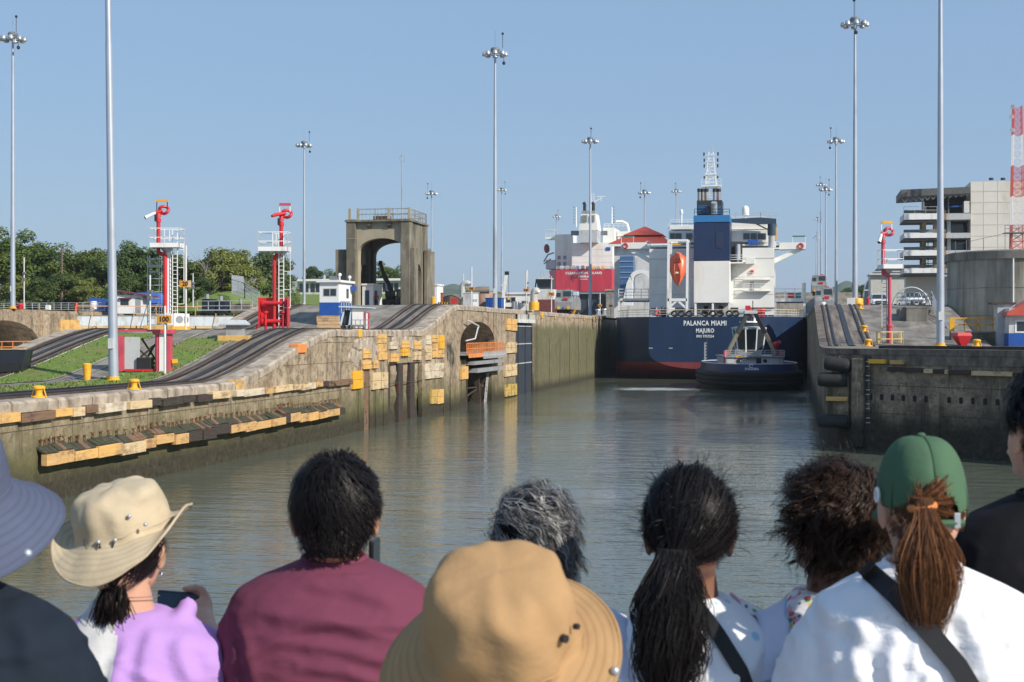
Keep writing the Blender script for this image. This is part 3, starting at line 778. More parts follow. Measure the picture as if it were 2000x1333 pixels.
# corner column carrying the tyres
cc = Vector((3.0, 91.2))
def tyre(z, rad_, w_, ax, label, c=(2.55, 91.7), tilt=0):
    o = thing('tyre_fender', label, 'tyre', (c[0], c[1], z), rz=ax, group='tyre fenders on the corner of the right wall')
    mb = MB(); n = 28; prof = [(.55,-.5),(.86,-.5),(.97,-.42),(1,-.25),(1,.25),(.97,.42),(.86,.5),(.55,.5)]
    vs = []; fs = []
    for k in range(n):
        t_ = 2*pi*k/n
        for r, x in prof:
            rr = r*rad_*(1 + (.02 if (k % 2 and abs(x) < .45 and r > .9) else 0)); vs.append((x*w_, cos(t_)*rr, sin(t_)*rr))
    m_ = len(prof)
    for k in range(n):
        l = (k+1) % n
        for j in range(m_): fs.append((k*m_+j, l*m_+j, l*m_+(j+1) % m_, k*m_+(j+1) % m_))
    mb.add(vs, fs); mb.build('tread', RUBBER, o, smooth=35, fix=True)
    mb = MB(); mb.tube([(0, cos(2*pi*k/20)*rad_*.6, sin(2*pi*k/20)*rad_*.6) for k in range(20)], rad_*.12, 6, closed=True); mb.build('bead', RUBBER, o, smooth=True)
    mb = MB(); mb.tube([(0, 0, rad_*.9), (0, .4, rad_*1.3)], .04, 5); mb.build('chain', RUST_D, o)
    o.rotation_euler[1] = tilt
    return o
tyre(5.3, .44, 1.6, -.25, 'topmost sagging black tyre fender under the right wall coping', (2.6,91.4), .12)
tyre(4.35, .45, 1.8, -.2, 'middle black tyre fender on the right wall corner', (2.3,91.5))
tyre(1.75, .42, 1.8, -.2, 'lowest black tyre fender just above the water at the right corner', (2.3,91.5))
mb = MB(); mb.cbox((2.55,91.35,3.15), (1.35,.3,.27), rz=-.2); mb.build('fender_timber', W_YEL, rw, world=True, bevel=.02)
mb = MB(); mb.cbox((2.6,91.7,3.0), (1.5,.5,3.2), rz=-.2); mb.build('corner_block', WALL_R, rw, world=True, bevel=.08)
# ground of the right bank
RYS = [30+3*i for i in range(130)]
mb = MB(); vs = []; fs = []
poly = [(RX-.0,98),(2.0,94.5),(2.6,92.2),(4.3,90.6),(12.5,83.6),(32,67.5),(60,46),(600,46),(600,108),(RX,108)]
mb.add([(x,y,RLOW) for x,y in poly], [tuple(range(len(poly)))]); kind(mb.build('right_terrace', CONC_D), 'structure')
def rband(name, x0, x1, mat, y0, y1, dz):
    ys = [y0]+[y for y in RYS if y0 < y < y1]+[y1]; mb = MB(); vs = []; fs = []
    for i, y in enumerate(ys):
        vs += [(x0,y,gzr(y)+dz),(x1,y,gzr(y)+dz)]
        if i: fs.append((2*i-2,2*i-1,2*i+1,2*i))
    mb.add(vs, fs); return kind(mb.build(name, mat, smooth=True), 'structure')
rband('right_ramp', RX, 14, CONC_D, 108, 420, 0)
mb = MB(); mb.quad((14,141,TOP),(600,141,TOP),(600,420,TOP),(14,420,TOP)); kind(mb.build('right_bank', CONC_D), 'structure')
mb = MB(); mb.quad((14,108,RLOW),(14,141,RLOW),(14,141,TOP),(14,108,RLOW+.01)); mb.quad((14,141,RLOW),(600,141,RLOW),(600,141,TOP),(14,141,TOP)); mb.quad((14,108,RLOW-.002),(600,108,RLOW-.002),(600,141,RLOW-.002),(14,141,RLOW-.002)); kind(mb.build('retaining_face', CONC_D), 'structure')
mb = MB(); mb.quad((9.2,150,TOP+.03),(11,150,TOP+.03),(16,260,TOP+.03),(12,260,TOP+.03)); kind(mb.build('lawn', LAWN), 'structure')
track(4.05, 'dark rack railway track on steep ramp of the right lock wall', 400, gzr, 106, 2.9)
# ------------------------------------------------------------------ light masts
LENS = M('lamp_lens', (.75,.76,.77), .25, .3, var=0)
LAMPH = M('lamp_housing', (.22,.23,.24), .5, .4, var=.1)
def mast_proto(h=30.0):
    t = thing('light_mast', '', 'light mast', (0,0,0), group='tall floodlight masts along the locks')
    mb = MB(); mb.tube([(0,0,0),(0,0,h*.33),(0,0,h*.34),(0,0,h*.66),(0,0,h*.67),(0,0,h)], [.29,.24,.225,.19,.175,.13], 12); mb.build('mast', MAST, t, smooth=True)
    mb = MB(); mb.lathe([(.45,0),(.45,.06),(.33,.08),(.33,.25)], n=14); mb.build('base_plate', YEL, t)
    mb = MB(); mb.box(-.16,.16,-.34,-.27,1.9,2.5); mb.build('label_plate', WHITE2, t)
    mb = MB(); mb.lathe([(.5,h+.15),(.55,h+.25),(.55,h+.45),(.42,h+.6),(.15,h+.65)], n=14); mb.build('winch_hood', LAMPH, t, smooth=30)
    mb = MB(); mb.tube([(1.0*cos(2*pi*k/20), 1.0*sin(2*pi*k/20), h-.1) for k in range(20)], .06, 6, closed=True)
    for k in range(4): mb.bar((0,0,h-.1),(1.0*cos(k*pi/2),1.0*sin(k*pi/2),h-.1),.08)
    mb.build('lamp_ring', LAMPH, t)
    for k in range(8):
        a = 2*pi*k/8+.2; x, y = 1.2*cos(a), 1.2*sin(a)
        mb = MB(); mb.lathe([(.13,.26),(.26,.15),(.33,-.16)], (x,y,h-.12), 10); hd = mb.build('lamp_head', STEEL, t, smooth=40)
        mb = MB(); mb.lathe([(.31,-.2),(.24,-.28),(.05,-.31)], (x,y,h-.12), 10); mb.build('lens', LENS, hd)
    mb = MB(); mb.bar((.9,0,h+.5),(.9,0,h+2.2),.05); mb.ell((.9,0,h+2.2),.16,8,5); mb.build('beacon', BLACK, t)
    mb = MB(); mb.bar((1.0,.2,h-.2),(1.0,.2,h-1.1),.05); mb.ell((1.0,.2,h-1.2),(.2,.2,.22),8,5); mb.build('horn', BLACK, t)
    mb = MB(); mb.bar((0,0,h+.7),(0,0,h+2.6),.03); mb.build('lightning_rod', LAMPH, t)
    return t
MASTS = [  # pixel column, depth, ground, label
 (222, 83.5, None, 'nearest pale grey light mast beside the red and white steel frame'),
 (25, 157.5, TOP, 'light mast standing on the far bank at the left edge'),
 (594, 247, TOP, 'light mast rising between red fire monitor and concrete arch tower'),
 (843, 333, TOP, 'small distant light mast just right of the arch tower'),
 (967, 166, TOP, 'tall light mast beside the blue container on the lock wall'),
 (980, 414, UP, 'distant light mast seen close beside the tall central mast'),
 (1087, 509, UP, 'most distant light mast left of the red hulled ship'),
 (1153, 242, TOP, 'light mast standing in front of the red hulled ship'),
 (1259, 331, TOP, 'light mast in front of the red tiled pyramid roof'),
 (1321, 418, UP, 'distant light mast left of the blue funnel'),
 (1670, 150, TOP, 'tall light mast at the top of the right ramp'),
 (1633, 242, TOP, 'second light mast along the right lock wall'),
 (1613, 324, TOP, 'right one of a distant pair of light masts beyond the right wall'),
 (1604, 400, UP, 'left one of a distant pair of light masts beyond the right wall'),
 (1597, 520, UP, 'upper one of two far light masts above the grey locomotive'),
 (1594, 620, UP, 'farthest low light mast above the grey locomotive'),
 (1837, 103, RLOW, 'nearest thick light mast before the concrete silo'),
]
mp = mast_proto(); first = True
for px, d, z, lab in MASTS:
    x, y = XY(px, d)
    if z is None: z = gz(y)
    if first: mp.location = (x,y,z); mp['label'] = lab; first = False; mp.rotation_euler = (0,-.016,0)
    else: dup(mp, (x,y,z), random.uniform(0,6) if px not in (967,1837) else 0, lab)
# ------------------------------------------------------------------ small mooring and marking things
def bollard_proto():
    t = thing('bollard', '', 'bollard', group='yellow bollards on the lock walls')
    mb = MB(); mb.lathe([(.36,0),(.36,.07),(.2,.12),(.17,.3),(.2,.4),(.32,.48),(.32,.56),(.2,.63),(.03,.64)], n=16); mb.build('post', YEL, t, smooth=35)
    mb = MB(); mb.tube([(-.42,0,.02),(-.26,0,.5)], .03, 6); mb.tube([(.42,0,.02),(.26,0,.5)], .03, 6); mb.build('side_bracket', YEL, t)
    return t
bp = bollard_proto(); k = 0
for px, py, X, zf, lab in ((76,772,-32.35,gz,'yellow bollard nearest the left edge on the lock wall coping'),(262,757,-32.35,gz,'yellow bollard on the lock wall coping below the light mast')):
    p = on_X(px,py,X); L = (X,p.y,gz(p.y)+.02)
    if k == 0: bp.location = L; bp['label'] = lab; bp.scale = (.86,)*3
    else: dup(bp, L, 0, lab)
    k += 1
for px, d, lab in ((1680,132,'upper yellow bollard on the right ramp'),(1688,115,'middle yellow bollard on the right ramp'),(1696,103,'lower yellow bollard at the foot of the right ramp'),(1908,98,'yellow bollard in front of the red roofed hut')):
    x,y = XY(px,d); dup(bp, (x,y,gzr(y) if x < 14 else RLOW), .3, lab)
x,y = XY(170, 84); t = thing('marker_post', 'stubby yellow post on the grass near the left edge', 'post', (x,y,gz(y)))
mb = MB(); mb.tube([(0,0,0),(0,0,.85),(0,0,.95)], [.19,.26,.28], 12); mb.build('post', YEL, t, smooth=40)
mb = MB(); mb.lathe([(.28,.95),(.2,1.0),(.02,1.01)], n=12); mb.build('cap', YEL, t)
x,y = XY(846, 149); t = thing('marker_post', 'yellow post at the foot of the arch tower', 'post', (x,y,gz(y)))
mb = MB(); mb.tube([(0,0,0),(0,0,.9),(0,0,1.05)], [.2,.27,.28], 12); mb.build('post', YEL, t, smooth=40)
mb = MB(); mb.lathe([(.28,1.05),(.2,1.1),(.02,1.11)], n=12); mb.build('cap', YEL, t)
SIGNM = M('sign_orange', (.72,.33,.04), .55, var=.08, vs=6); SIGNB = M('sign_bleached', (.74,.56,.36), .6, var=.1, vs=5)
def sign(px, d, ztop, zs, s, wd, hh, label, base=None, two=False, fs=None):
    x,y = XY(px,d); z = gz(y) if base is None else base
    t = thing('marker_sign', label, 'sign', (x,y,z), group='orange distance markers on white posts')
    mb = MB(); mb.tube([(0,0,0),(0,0,ztop-z)], .075, 8); mb.build('post', WHITE2, t, smooth=True)
    mb = MB(); mb.box(-wd/2,wd/2,-.13,-.09,zs-z-hh/2,zs-z+hh/2); b = mb.build('board', SIGNM, t)
    if two: mb = MB(); mb.prism([(wd*.12,zs-z-hh/2),(wd/2+.01,zs-z-hh/2),(wd/2+.01,zs-z+hh/2),(wd*.33,zs-z+hh/2)], 'y', -.14, -.131); mb.build('bleached_corner', SIGNB, b)
    tx = text(s, fs or hh*.95, (0,-.146,zs-z-.01), BLACK, None, 'numerals', ext=.004, bold=.008); tx.parent = b
    return t
for px,py,d,pyt,s,wp,hp,lab,base,two in (
  (322,624,85.5,598,'100',30,15,'orange sign reading 100 above the steel frame',None,False),
  (363,555,104,480,'20',24,13,'orange sign reading 20 on a tall white post',None,True),
  (921,564,150,522,'935',13,6,'small orange sign reading 935 beside a white cabinet',None,False),
  (1077,575,196,540,'702',12,7,'small orange sign left of the grey locomotive',None,False),
  (1172,597,222,572,'661',8,4,'tiny orange sign just right of the grey locomotive',None,False),
  (1193,598,236,576,'640',8,4,'tiny orange sign by the wall end near the blue ship',None,False),
  (1028,567,170,528,'840',12,6,'small orange sign above the white cabin roof',None,False)):
    k_ = d/FPX; z_ = lambda q: EYE+(HOR-q)*k_
    sign(px, d, z_(pyt), z_(py), s, wp*k_, hp*k_, lab, base, two)
for px,d,y0,lab in ((47,160,503,'thin white camera post left of the trees'),(377,150,534,'thin white camera post right of the sign reading 20'),(905,190,535,'thin white pole with two small lamps near the gooseneck vent'),(1030,176,529,'thick white pole behind the white cabin'),(293,104,538,'white pole beside the fire monitor column')):
    x,y = XY(px,d); z = gz(y) if x > IX else TOP; t = thing('camera_post', lab, 'post', (x,y,z)); h = EYE+(HOR-y0)*d/FPX - z
    mb = MB(); mb.tube([(0,0,0),(0,0,h)], .07, 8); mb.build('post', WHITE2, t, smooth=True)
    mb = MB(); mb.box(-.14,.14,-.2,.1,h*.55,h*.55+.3); mb.box(-.1,.2,-.2,.1,h*.68,h*.68+.2); kind(mb.build('camera_box', LAMPH, t), 'stuff')
# ------------------------------------------------------------------ fire monitors
def monitor(px, d, zg, label, style):
    x,y = XY(px,d); t = thing('fire_monitor', label, 'fire monitor', (x,y,zg), rz=YAW, group='red fire monitor towers with white platforms')
    P = 5.85     # platform height
    R = RED if style < 3 else PINKRED
    s = -1 if style == 1 else 1
    if style == 1: cx, rx = -.05, .18; px0, px1 = -.95, 1.25
    elif style == 2: cx, rx = -.55, -.1; px0, px1 = -1.45, .75
    else: cx, rx = 0, 0; px0, px1 = -.45, 1.05
    top = P + 2.2
    cxT = {1: -.3, 2: .15, 3: -.3}[style]
    if style == 2: pts = [(-.1-.25,0,0),(-.35,0,P-.65),(-.33,0,P-.5),(-.2,0,P-.38),(.05,0,P-.3),(.15,0,P-.18),(.17,0,P),(.17,0,top)]
    elif style == 1: pts = [(0.02,0,0),(.02,0,P-.75),(0,0,P-.62),(-.1,0,P-.55),(-.3,0,P-.5),(-.45,0,P-.4),(-.48,0,P-.2),(-.48,0,top)]
    else: pts = [(.22,0,0),(.22,0,P-.75),(.2,0,P-.62),(.08,0,P-.55),(-.1,0,P-.5),(-.25,0,P-.4),(-.28,0,P-.2),(-.28,0,top)]
    cxT = pts[-1][0]
    mb = MB(); mb.tube(pts, .15 if style < 3 else .14, 12); mb.build('riser_pipe', R, t, smooth=True)
    # monitor head: flanges, looped pipe and nozzle
    hd = MB(); hd.cyl((cxT,0,top-.35),(cxT,0,top-.1),.2,n=12); hd.cyl((cxT,0,top+.05),(cxT,0,top+.45),.2,.15,12); head = hd.build('monitor_head', R, t, smooth=40)
    lp = MB(); q = 1 if style != 2 else 1
    lp.tube([(cxT+.42+.33*cos(a), -.02+.12*sin(a*2), top+.55+.27*sin(a)) for a in [2*pi*i/18 for i in range(18)]], .12, 8, closed=True); lp.build('loop_pipe', R, head, smooth=True)
    nz = MB()
    if style == 2: nz.tube([(cxT+.3,.0,top+.6),(cxT-.3,-.5,top+.45),(cxT-.55,-.9,top+.3)], [.13,.14,.1], 10); nz.build('nozzle', R, head, smooth=True)
    else:
        nz.tube([(cxT+.3,0,top+.5),(cxT-.15,-.15,top+.35)], [.13,.14], 10); nz.build('nozzle_arm', R, head, smooth=True)
        nz = MB(); e = (cxT-.85,-.5,top-.05) if style == 1 else (cxT-.45,-.6,top-.3)
        nz.tube([(cxT-.15,-.15,top+.35),e], [.1,.14], 10); nz.build('nozzle', WHITE, head, smooth=True)
        mb = MB(); v = Vector(e); mb.tube([v, v+(v-Vector((cxT-.15,-.15,top+.35))).normalized()*.04], .115, 10); mb.build('nozzle_mouth', BLACK, head)
    mb = MB(); zt = top+1.15; m_ = {1: SIGNM, 2: PINKRED, 3: YEL}[style]
    mb.box(cxT-.15,cxT+.7,-.08,.02,zt,zt+.2); mb.build('cover_plate', m_, t)
    for xx, z_ in ((cxT-.12,top+.3),(cxT+.66,top+.55)): mb = MB(); mb.bar((xx,0,z_),(xx,0,zt+.1),.06); mb.build('cover_bracket', BLACK if style == 1 else WHITE, t)
    mb = MB(); mb.box(cxT-.25,cxT-.1,-.25,.05,top-.3,top+.2); mb.build('actuator', BLACK, t, bevel=.02)
    # platform
    mb = MB(); mb.box(px0,px1,-.75,.85,P-.06,P); mb.build('platform', WHITE2, t)
    for a, b in (((px0,-.75),(px1,-.75)),((px1,-.75),(px1,.85)),((px1,.85),(px0,.85)),((px0,.85),(px0,-.75))):
        mb = MB(); mb.bar((*a,P+.1),(*b,P+.1),.03,.32); mb.build('kick_plate', WHITE, t)
    mb = MB(); mb.rail([(px0,-.75,P),(px1,-.75,P),(px1,.85,P),(px0,.85,P),(px0,-.75,P)], 1.35, r=.028, step=1.1); mb.build('railing', WHITE, t)
    mb = MB(); mb.tube([(.1,.2,P-.45),(.1,.2,P-.06)], [.2,.5], 12); mb.build('platform_bracket', STEEL, t)
    # ladder
    lx = {1: .62, 2: .02, 3: -.3}[style]; ly = -.2 if style < 3 else .25
    mb = MB(); mb.bar((lx,ly,0),(lx,ly,P+1.3),.06); mb.bar((lx+.36,ly,0),(lx+.36,ly,P+1.3),.06); l = mb.build('ladder', WHITE if style < 3 else LGREY, t)
    mb = MB()
    for i in range(int(P/.3)): mb.bar((lx,ly,.2+i*.3),(lx+.36,ly,.2+i*.3),.04)
    kind(mb.build('rungs', WHITE if style < 3 else LGREY, l), 'stuff')
    if style < 3:
        mb = MB()
        for i in range(4): 
            z = 1.6+i*1.35; mb.bar((lx+.36,ly,z),(lx+.85,ly,z),.05)
        mb.bar((lx+.85,ly,1.6),(lx+.85,ly,P+.3),.05); mb.build('ladder_guard', WHITE, t)
    if style == 1:
        mb = MB(); mb.tube([(.22,.18,.9),(.22,.18,P-.3)], .19, 12); mb.build('column', WHITE, t, smooth=True)
        mb = MB(); mb.lathe([(.72,0),(.72,.75),(.6,.85),(.4,.9),(.2,.95)], (.1,.2,0), 20); mb.build('base_drum', LGREY, t, smooth=40)
        mb = MB(); mb.box(-1.5,1.6,-.5,.9,-.35,0.02); mb.build('plinth', M('faded_yellow_concrete', (.66,.40,.12), .8, var=.15, vs=2, dirt=(.35,.24,.12), damt=.4), t, bevel=.03)
    elif style == 2:
        mb = MB(); mb.box(-1.45,.75,.35,.45,.2,2.35); mb.build('back_plate', RED, t)
        mb = MB(); mb.box(-1.45,-1.38,-.6,.35,.2,2.35); mb.build('side_plate', RED, t)
        mb = MB(); mb.box(.68,.75,-.6,.35,.2,2.35); mb.build('side_plate', RED, t)
        for zz in (.6,1.95):
            mb = MB(); mb.tube([(-1.1,-.1,zz),(.5,-.1,zz)], .17, 10); mb.cyl((-1.2,-.1,zz),(-1.1,-.1,zz),.26,n=10); mb.cyl((.5,-.1,zz),(.6,-.1,zz),.26,n=10); mb.build('manifold_pipe', RED, t, smooth=40)
        for xx in (-.95,.35):
            mb = MB(); mb.tube([(xx,-.3,-.1),(xx,-.3,1.2)], .09, 8); mb.cyl((xx,-.3,1.2),(xx,-.3,1.35),.2,n=10); mb.build('valve', RED, t, smooth=40)
        for xx in (-1.6,-.9,.1,.7):
            mb = MB(); mb.bar((xx,-.4,-.1),(xx,-.4,.35),.1); mb.build('leg', RED, t)
    else:
        mb = MB(); mb.rail([(-.62,-.7,0),(1.05,-.7,0),(1.05,.5,0),(-.62,.5,0),(-.62,-.7,0)], 1.05, r=.03, step=.8); mb.build('base_railing', M('pale_yellow_paint', (.8,.6,.2), .5, var=.1), t)
        mb = MB(); mb.box(-.65,1.1,-.75,.6,-.02,.12); mb.build('plinth', WHITE2, t)
        mb = MB(); mb.cyl((.22,0,1.45),(.22,0,1.6),.28,n=12); mb.cyl((.22,0,0),(.22,0,1.5),.19,n=12); mb.build('flange', PINKRED, t, smooth=40)
    return t
x,y = XY(322,106); monitor(322,106,gz(y)+.33,'red fire monitor tower left with white column and yellow top plate',1)
x,y = XY(545,106); monitor(545,106,gz(y)+.05,'red fire monitor tower with red pipe manifold at its foot',2)
monitor(1732,107,RLOW,'red fire monitor with yellow railed base on the right bank',3)
# ------------------------------------------------------------------ steel frame by the near mast
x,y = XY(285,86.5); z = gz(y); t = thing('steel_frame', 'red and white braced steel frame standing beside the near mast', 'frame', (x,y,z), rz=YAW)
WF = M('frame_white', (.74,.74,.73), .5, var=.06, dirt=(.5,.4,.36), damt=.25)
mb = MB(); mb.box(-1.62,-1.30,-.25,.1,0,2.15); mb.build('end_post', PINKRED, t)
mb = MB(); mb.box(-1.28,-.35,-.1,.0,0.05,2.1); mb.build('panel', LGREY, t)
mb = MB(); mb.box(.88,1.42,-.3,.35,0,2.25); mb.build('end_panel', WF, t)
for xx in (.74, 1.44):
    mb = MB(); mb.box(xx-.09,xx+.09,-.36,.4,0,2.27); mb.build('post', PINKRED, t)
mb = MB(); mb.box(.5,1.72,-.5,.5,2.28,2.55); mb.build('cap', PINKRED, t, bevel=.03)
mb = MB(); mb.box(-1.72,.48,-.4,.4,2.42,2.54); mb.build('roof_plate', PINKRED, t)
for a, b in (((-1.2,.1,2.0),(.8,-.2,.3)),((-1.2,.1,.15),(.8,-.2,1.8)),((-.35,.35,2.0),(.7,.35,.4)),((-.4,.35,.2),(.7,.35,2.0))):
    mb = MB(); mb.bar(a,b,.1); mb.build('brace', RUST_D, t)
mb = MB(); mb.box(-.5,.4,-.3,.4,.05,.85); mb.build('tank', BLACK, t, bevel=.05)
mb = MB(); mb.bar((-1.2,-.3,.08),(.7,-.3,.08),.14); mb.build('sill', RED, t)
mb = MB(); mb.box(1.6,1.9,-.1,.2,.5,.75); mb.build('lamp_box', YEL, t)
# black hopper at the far left
x,y = XY(22,88); t = thing('hopper', 'black steel hopper on the ground at the left edge', 'hopper', (x,y,gz(y)), rz=YAW)
mb = MB(); mb.prism([(-1.0,0),(.85,0),(1.1,1.35),(-.75,1.35)], 'y', -.6,.8); mb.build('body', M('black_blue_steel', (.02,.024,.033), .45, var=.2), t, bevel=.02)
mb = MB(); mb.box(-.75,1.12,-.65,-.55,1.35,1.42); mb.build('rim', W_OCH, t)
mb = MB(); mb.box(-2.0,.7,-.9,-.55,0,.55); mb.build('skid', BLACK, t)
# scaffold tower
x,y = XY(302,108); z = gz(y); t = thing('scaffold', 'bare aluminium scaffold tower left of the fire monitor', 'scaffold', (x,y,z), rz=YAW)
for xx in (-.45,.45):
    for yy in (-.35,.35):
        mb = MB(); mb.bar((xx,yy,0),(xx,yy,5.6),.05); mb.build('upright', STEEL, t)
for i in range(11):
    mb = MB(); zz = .4+i*.5
    mb.bar((-.45,-.35,zz),(.45,-.35,zz),.045); mb.bar((-.45,.35,zz),(.45,.35,zz),.045)
    if i % 2: mb.bar((-.45,-.35,zz),(-.45,.35,zz),.045); mb.bar((.45,-.35,zz),(.45,.35,zz),.045)
    mb.build('rung', STEEL, t)
mb = MB(); mb.box(-.5,.5,-.3,.3,4.75,4.83); mb.build('plank', WHITE2, t)
mb = MB(); mb.bar((-.45,-.35,.5),(.45,-.35,2.2),.04); mb.bar((-1.0,-.6,0),(-.45,-.35,2),.05); mb.build('brace', STEEL, t)
# air conditioners
for i,(px,d,lab) in enumerate(((349,104,'white air conditioner unit nearest the fire monitor drum'),(360,106,'white air conditioner unit under the sign reading 20'))):
    x,y = XY(px,d); t = thing('air_conditioner', lab, 'air conditioner', (x,y,gz(y)+.25), rz=YAW+.25, group='air conditioner units at the fire monitor')
    mb = MB(); mb.box(-.36,.36,-.25,.25,0,.95); mb.build('casing', WHITE, t, bevel=.02)
    mb = MB(); mb.cyl((.05,-.262,.5),(.05,-.25,.5),.27,n=16); mb.build('fan_grille', GREY, t)
    mb = MB(); 
    for k in range(6): mb.box(-.37,-.36,-.2,.2,.12+k*.13,.18+k*.13)
    mb.build('louvre', LAMPH, t); mb = MB(); mb.box(-.45,.45,-.35,.35,-.25,0); mb.build('plinth', YEL, t)
# grey vent housing
x,y = XY(460,96); z = gz(y); t = thing('vent_housing', 'grey metal vent housing with hipped lid on a yellow plinth', 'vent', (x,y,z), rz=YAW)
mb = MB(); mb.box(-1.05,1.05,-.9,.9,-.4,.2); mb.build('plinth', _MC['faded_yellow_concrete'], t, bevel=.03)
mb = MB(); mb.box(-.55,.55,-.5,.5,.2,.95); mb.build('body', GREY, t)
mb = MB(); mb.loft([[(-.85,-.8,.9),(.85,-.8,.9),(.85,.8,.9),(-.85,.8,.9)],[(-.85,-.8,.98),(.85,-.8,.98),(.85,.8,.98),(-.85,.8,.98)],[(-.6,-.5,1.25),(.6,-.5,1.25),(.6,.5,1.25),(-.6,.5,1.25)]]); mb.build('lid', LGREY, t)
# stack of boards
x,y = XY(642,113); z = gz(y); t = thing('timber_stack', 'stack of yellow boards beside the blue and white equipment rack', 'timber', (x,y,z), rz=YAW)
for i in range(9):
    j = random.uniform(-.12,.12); mb = MB(); mb.box(-.85+j,.85+j,-.6,.6,.08+i*.12,.175+i*.12); mb.build('board', [W_YEL,W_PALE,W_OCH][i % 3], t)
mb = MB(); mb.box(-.7,-.5,-.6,.6,0,.08); mb.box(.5,.7,-.6,.6,0,.08); mb.build('bearer', W_BRN, t)
# blue-white equipment rack
x,y = XY(695,114); z = gz(y); t = thing('equipment_rack', 'pale blue steel equipment rack with white cabinet and red post', 'rack', (x,y,z), rz=YAW)
PB = M('pale_blue_paint', (.45,.6,.72), .5, var=.1, dirt=(.4,.42,.42), damt=.3)
mb = MB()
for a, b in (((-1.2,-.3,.3),(-.85,-.3,1.85)),((-.5,-.3,.3),(-.3,-.3,1.8)),((-.85,-.3,1.85),(1.3,-.3,1.75)),((-1.25,-.3,.3),(-.1,-.3,.3)),((-1.2,.5,.3),(-.9,.5,1.85)),((-.9,.5,1.85),(1.2,.5,1.75))): mb.bar(a,b,.14)
mb.build('frame', PB, t)
mb = MB(); mb.box(-1.1,-.35,-.1,.4,.35,1.6); mb.build('machine', M('machine_black', (.03,.03,.035), .5, var=.3), t, bevel=.1)
mb = MB(); mb.box(-.25,.65,-.45,.5,.15,1.45); mb.build('cabinet', WHITE, t, bevel=.02)
mb = MB(); mb.box(.72,1.15,-.5,-.3,.1,1.4); mb.build('red_post', PINKRED, t); mb = MB(); mb.box(.86,1.0,-.52,-.5,.1,1.35); mb.build('stripe', WHITE, t)
mb = MB(); mb.prism([(-1.3,1.82),(1.5,1.72),(1.5,1.8),(-1.3,1.92)], 'y', -.7, .9); mb.build('roof_sheet', PB, t)
mb = MB(); mb.rail([(-.3,-.9,0),(1.2,-.9,0)], .8, r=.03, step=.35, mids=1); mb.build('barrier', GREY, t)
for xx in (-.95,-.4):
    mb = MB(); mb.cyl((xx,-.5,.2),(xx,-.3,.2),.22,n=12); mb.build('wheel', RUBBER, t)
# ------------------------------------------------------------------ control hut, arch tower and what stands round it
def hut(name, label, x0, x1, y0, y1, z0, h, blue, sides, roof=WHITE, over=.25, windows=(), doors=(), cat='hut'):
    t = thing(name, label, cat, ((x0+x1)/2,(y0+y1)/2,z0))
    cx, cy_ = (x0+x1)/2, (y0+y1)/2
    mb = MB(); mb.box(x0,x1,y0,y1,z0+blue,z0+h); mb.build('wall', WHITE, t, world=True)
    if blue: mb = MB(); mb.box(x0-.02,x1+.02,y0-.02,y1+.02,z0-1.2,z0+blue); mb.build('base_band', BLUE, t, world=True)
    mb = MB(); mb.box(x0-over,x1+over,y0-over,y1+over,z0+h+.002,z0+h+.2); mb.build('roof', roof, t, world=True)
    for face, a, b, za, zb in windows:
        mb = MB(); fm = MB()
        if face == 'f': mb.box(a,b,y0-.03,y0-.012,z0+za,z0+zb); fm.box(a-.07,b+.07,y0-.012,y0+.0,z0+za-.07,z0+zb+.07); fm.box((a+b)/2-.03,(a+b)/2+.03,y0-.045,y0-.03,z0+za,z0+zb)
        else: mb.box(x1+.012,x1+.03,a,b,z0+za,z0+zb); fm.box(x1,x1+.012,a-.07,b+.07,z0+za-.07,z0+zb+.07)
        wd = fm.build('window', LGREY, t, world=True); 
        o = mb.build('pane', GLASS, t, world=True)
    for face, a, b, zb, m_ in doors:
        mb = MB()
        if face == 'f': mb.box(a,b,y0-.04,y0-.005,z0,z0+zb)
        else: mb.box(x1+.005,x1+.04,a,b,z0,z0+zb)
        mb.build('door', m_, t, world=True)
    return t
x,y = XY(646,128); z = 9.05
ch = hut('control_hut', 'white control hut with blue base in front of the arch tower', x-.85, x+.95, y-.6, y+3.2, z, 2.75, .95, (), windows=(('f',x-.45,x+.7,1.55,2.15),('r',y+1.6,y+2.2,1.4,2.2)))
mb = MB(); mb.box(x+.3,x+.95,y-1.1,y-.6,z+1.0,z+2.7); 
mb = MB(); mb.box(x-.2,x+.5,y+.2,y+1.2,z+3.0,z+3.35); mb.build('roof_unit', LAMPH, ch, world=True)
mb = MB(); mb.cyl((x+.75,y+.3,z+2.9),(x+.75,y+.3,z+3.4),.05); mb.ell((x+.75,y+.3,z+3.45),.17,10,6); mb.build('camera_dome', WHITE, ch, world=True, smooth=True)
mb = MB(); mb.cyl((x+1.0,y+2.4,z+2.9),(x+1.0,y+2.4,z+3.2),.05); mb.ell((x+1.0,y+2.4,z+3.3),.17,10,6); mb.build('camera_dome', WHITE, ch, world=True, smooth=True)
mb = MB(); mb.prism([(z+2.1,y+2.6),(z+2.6,y+2.6),(z+2.6,y+3.4),(z+2.1,y+3.4)], 'x', 0, 1) if False else mb.box(x+.98,x+1.4,y+2.7,y+3.3,z+2.1,z+2.5); mb.build('awning', BLUE, ch, world=True)
mb = MB(); mb.rail([(x+1.1,y-.3,z),(x+1.1,y+2.6,z)], 1.1, r=.03, step=.7); mb.build('handrail', LGREY, ch, world=True)
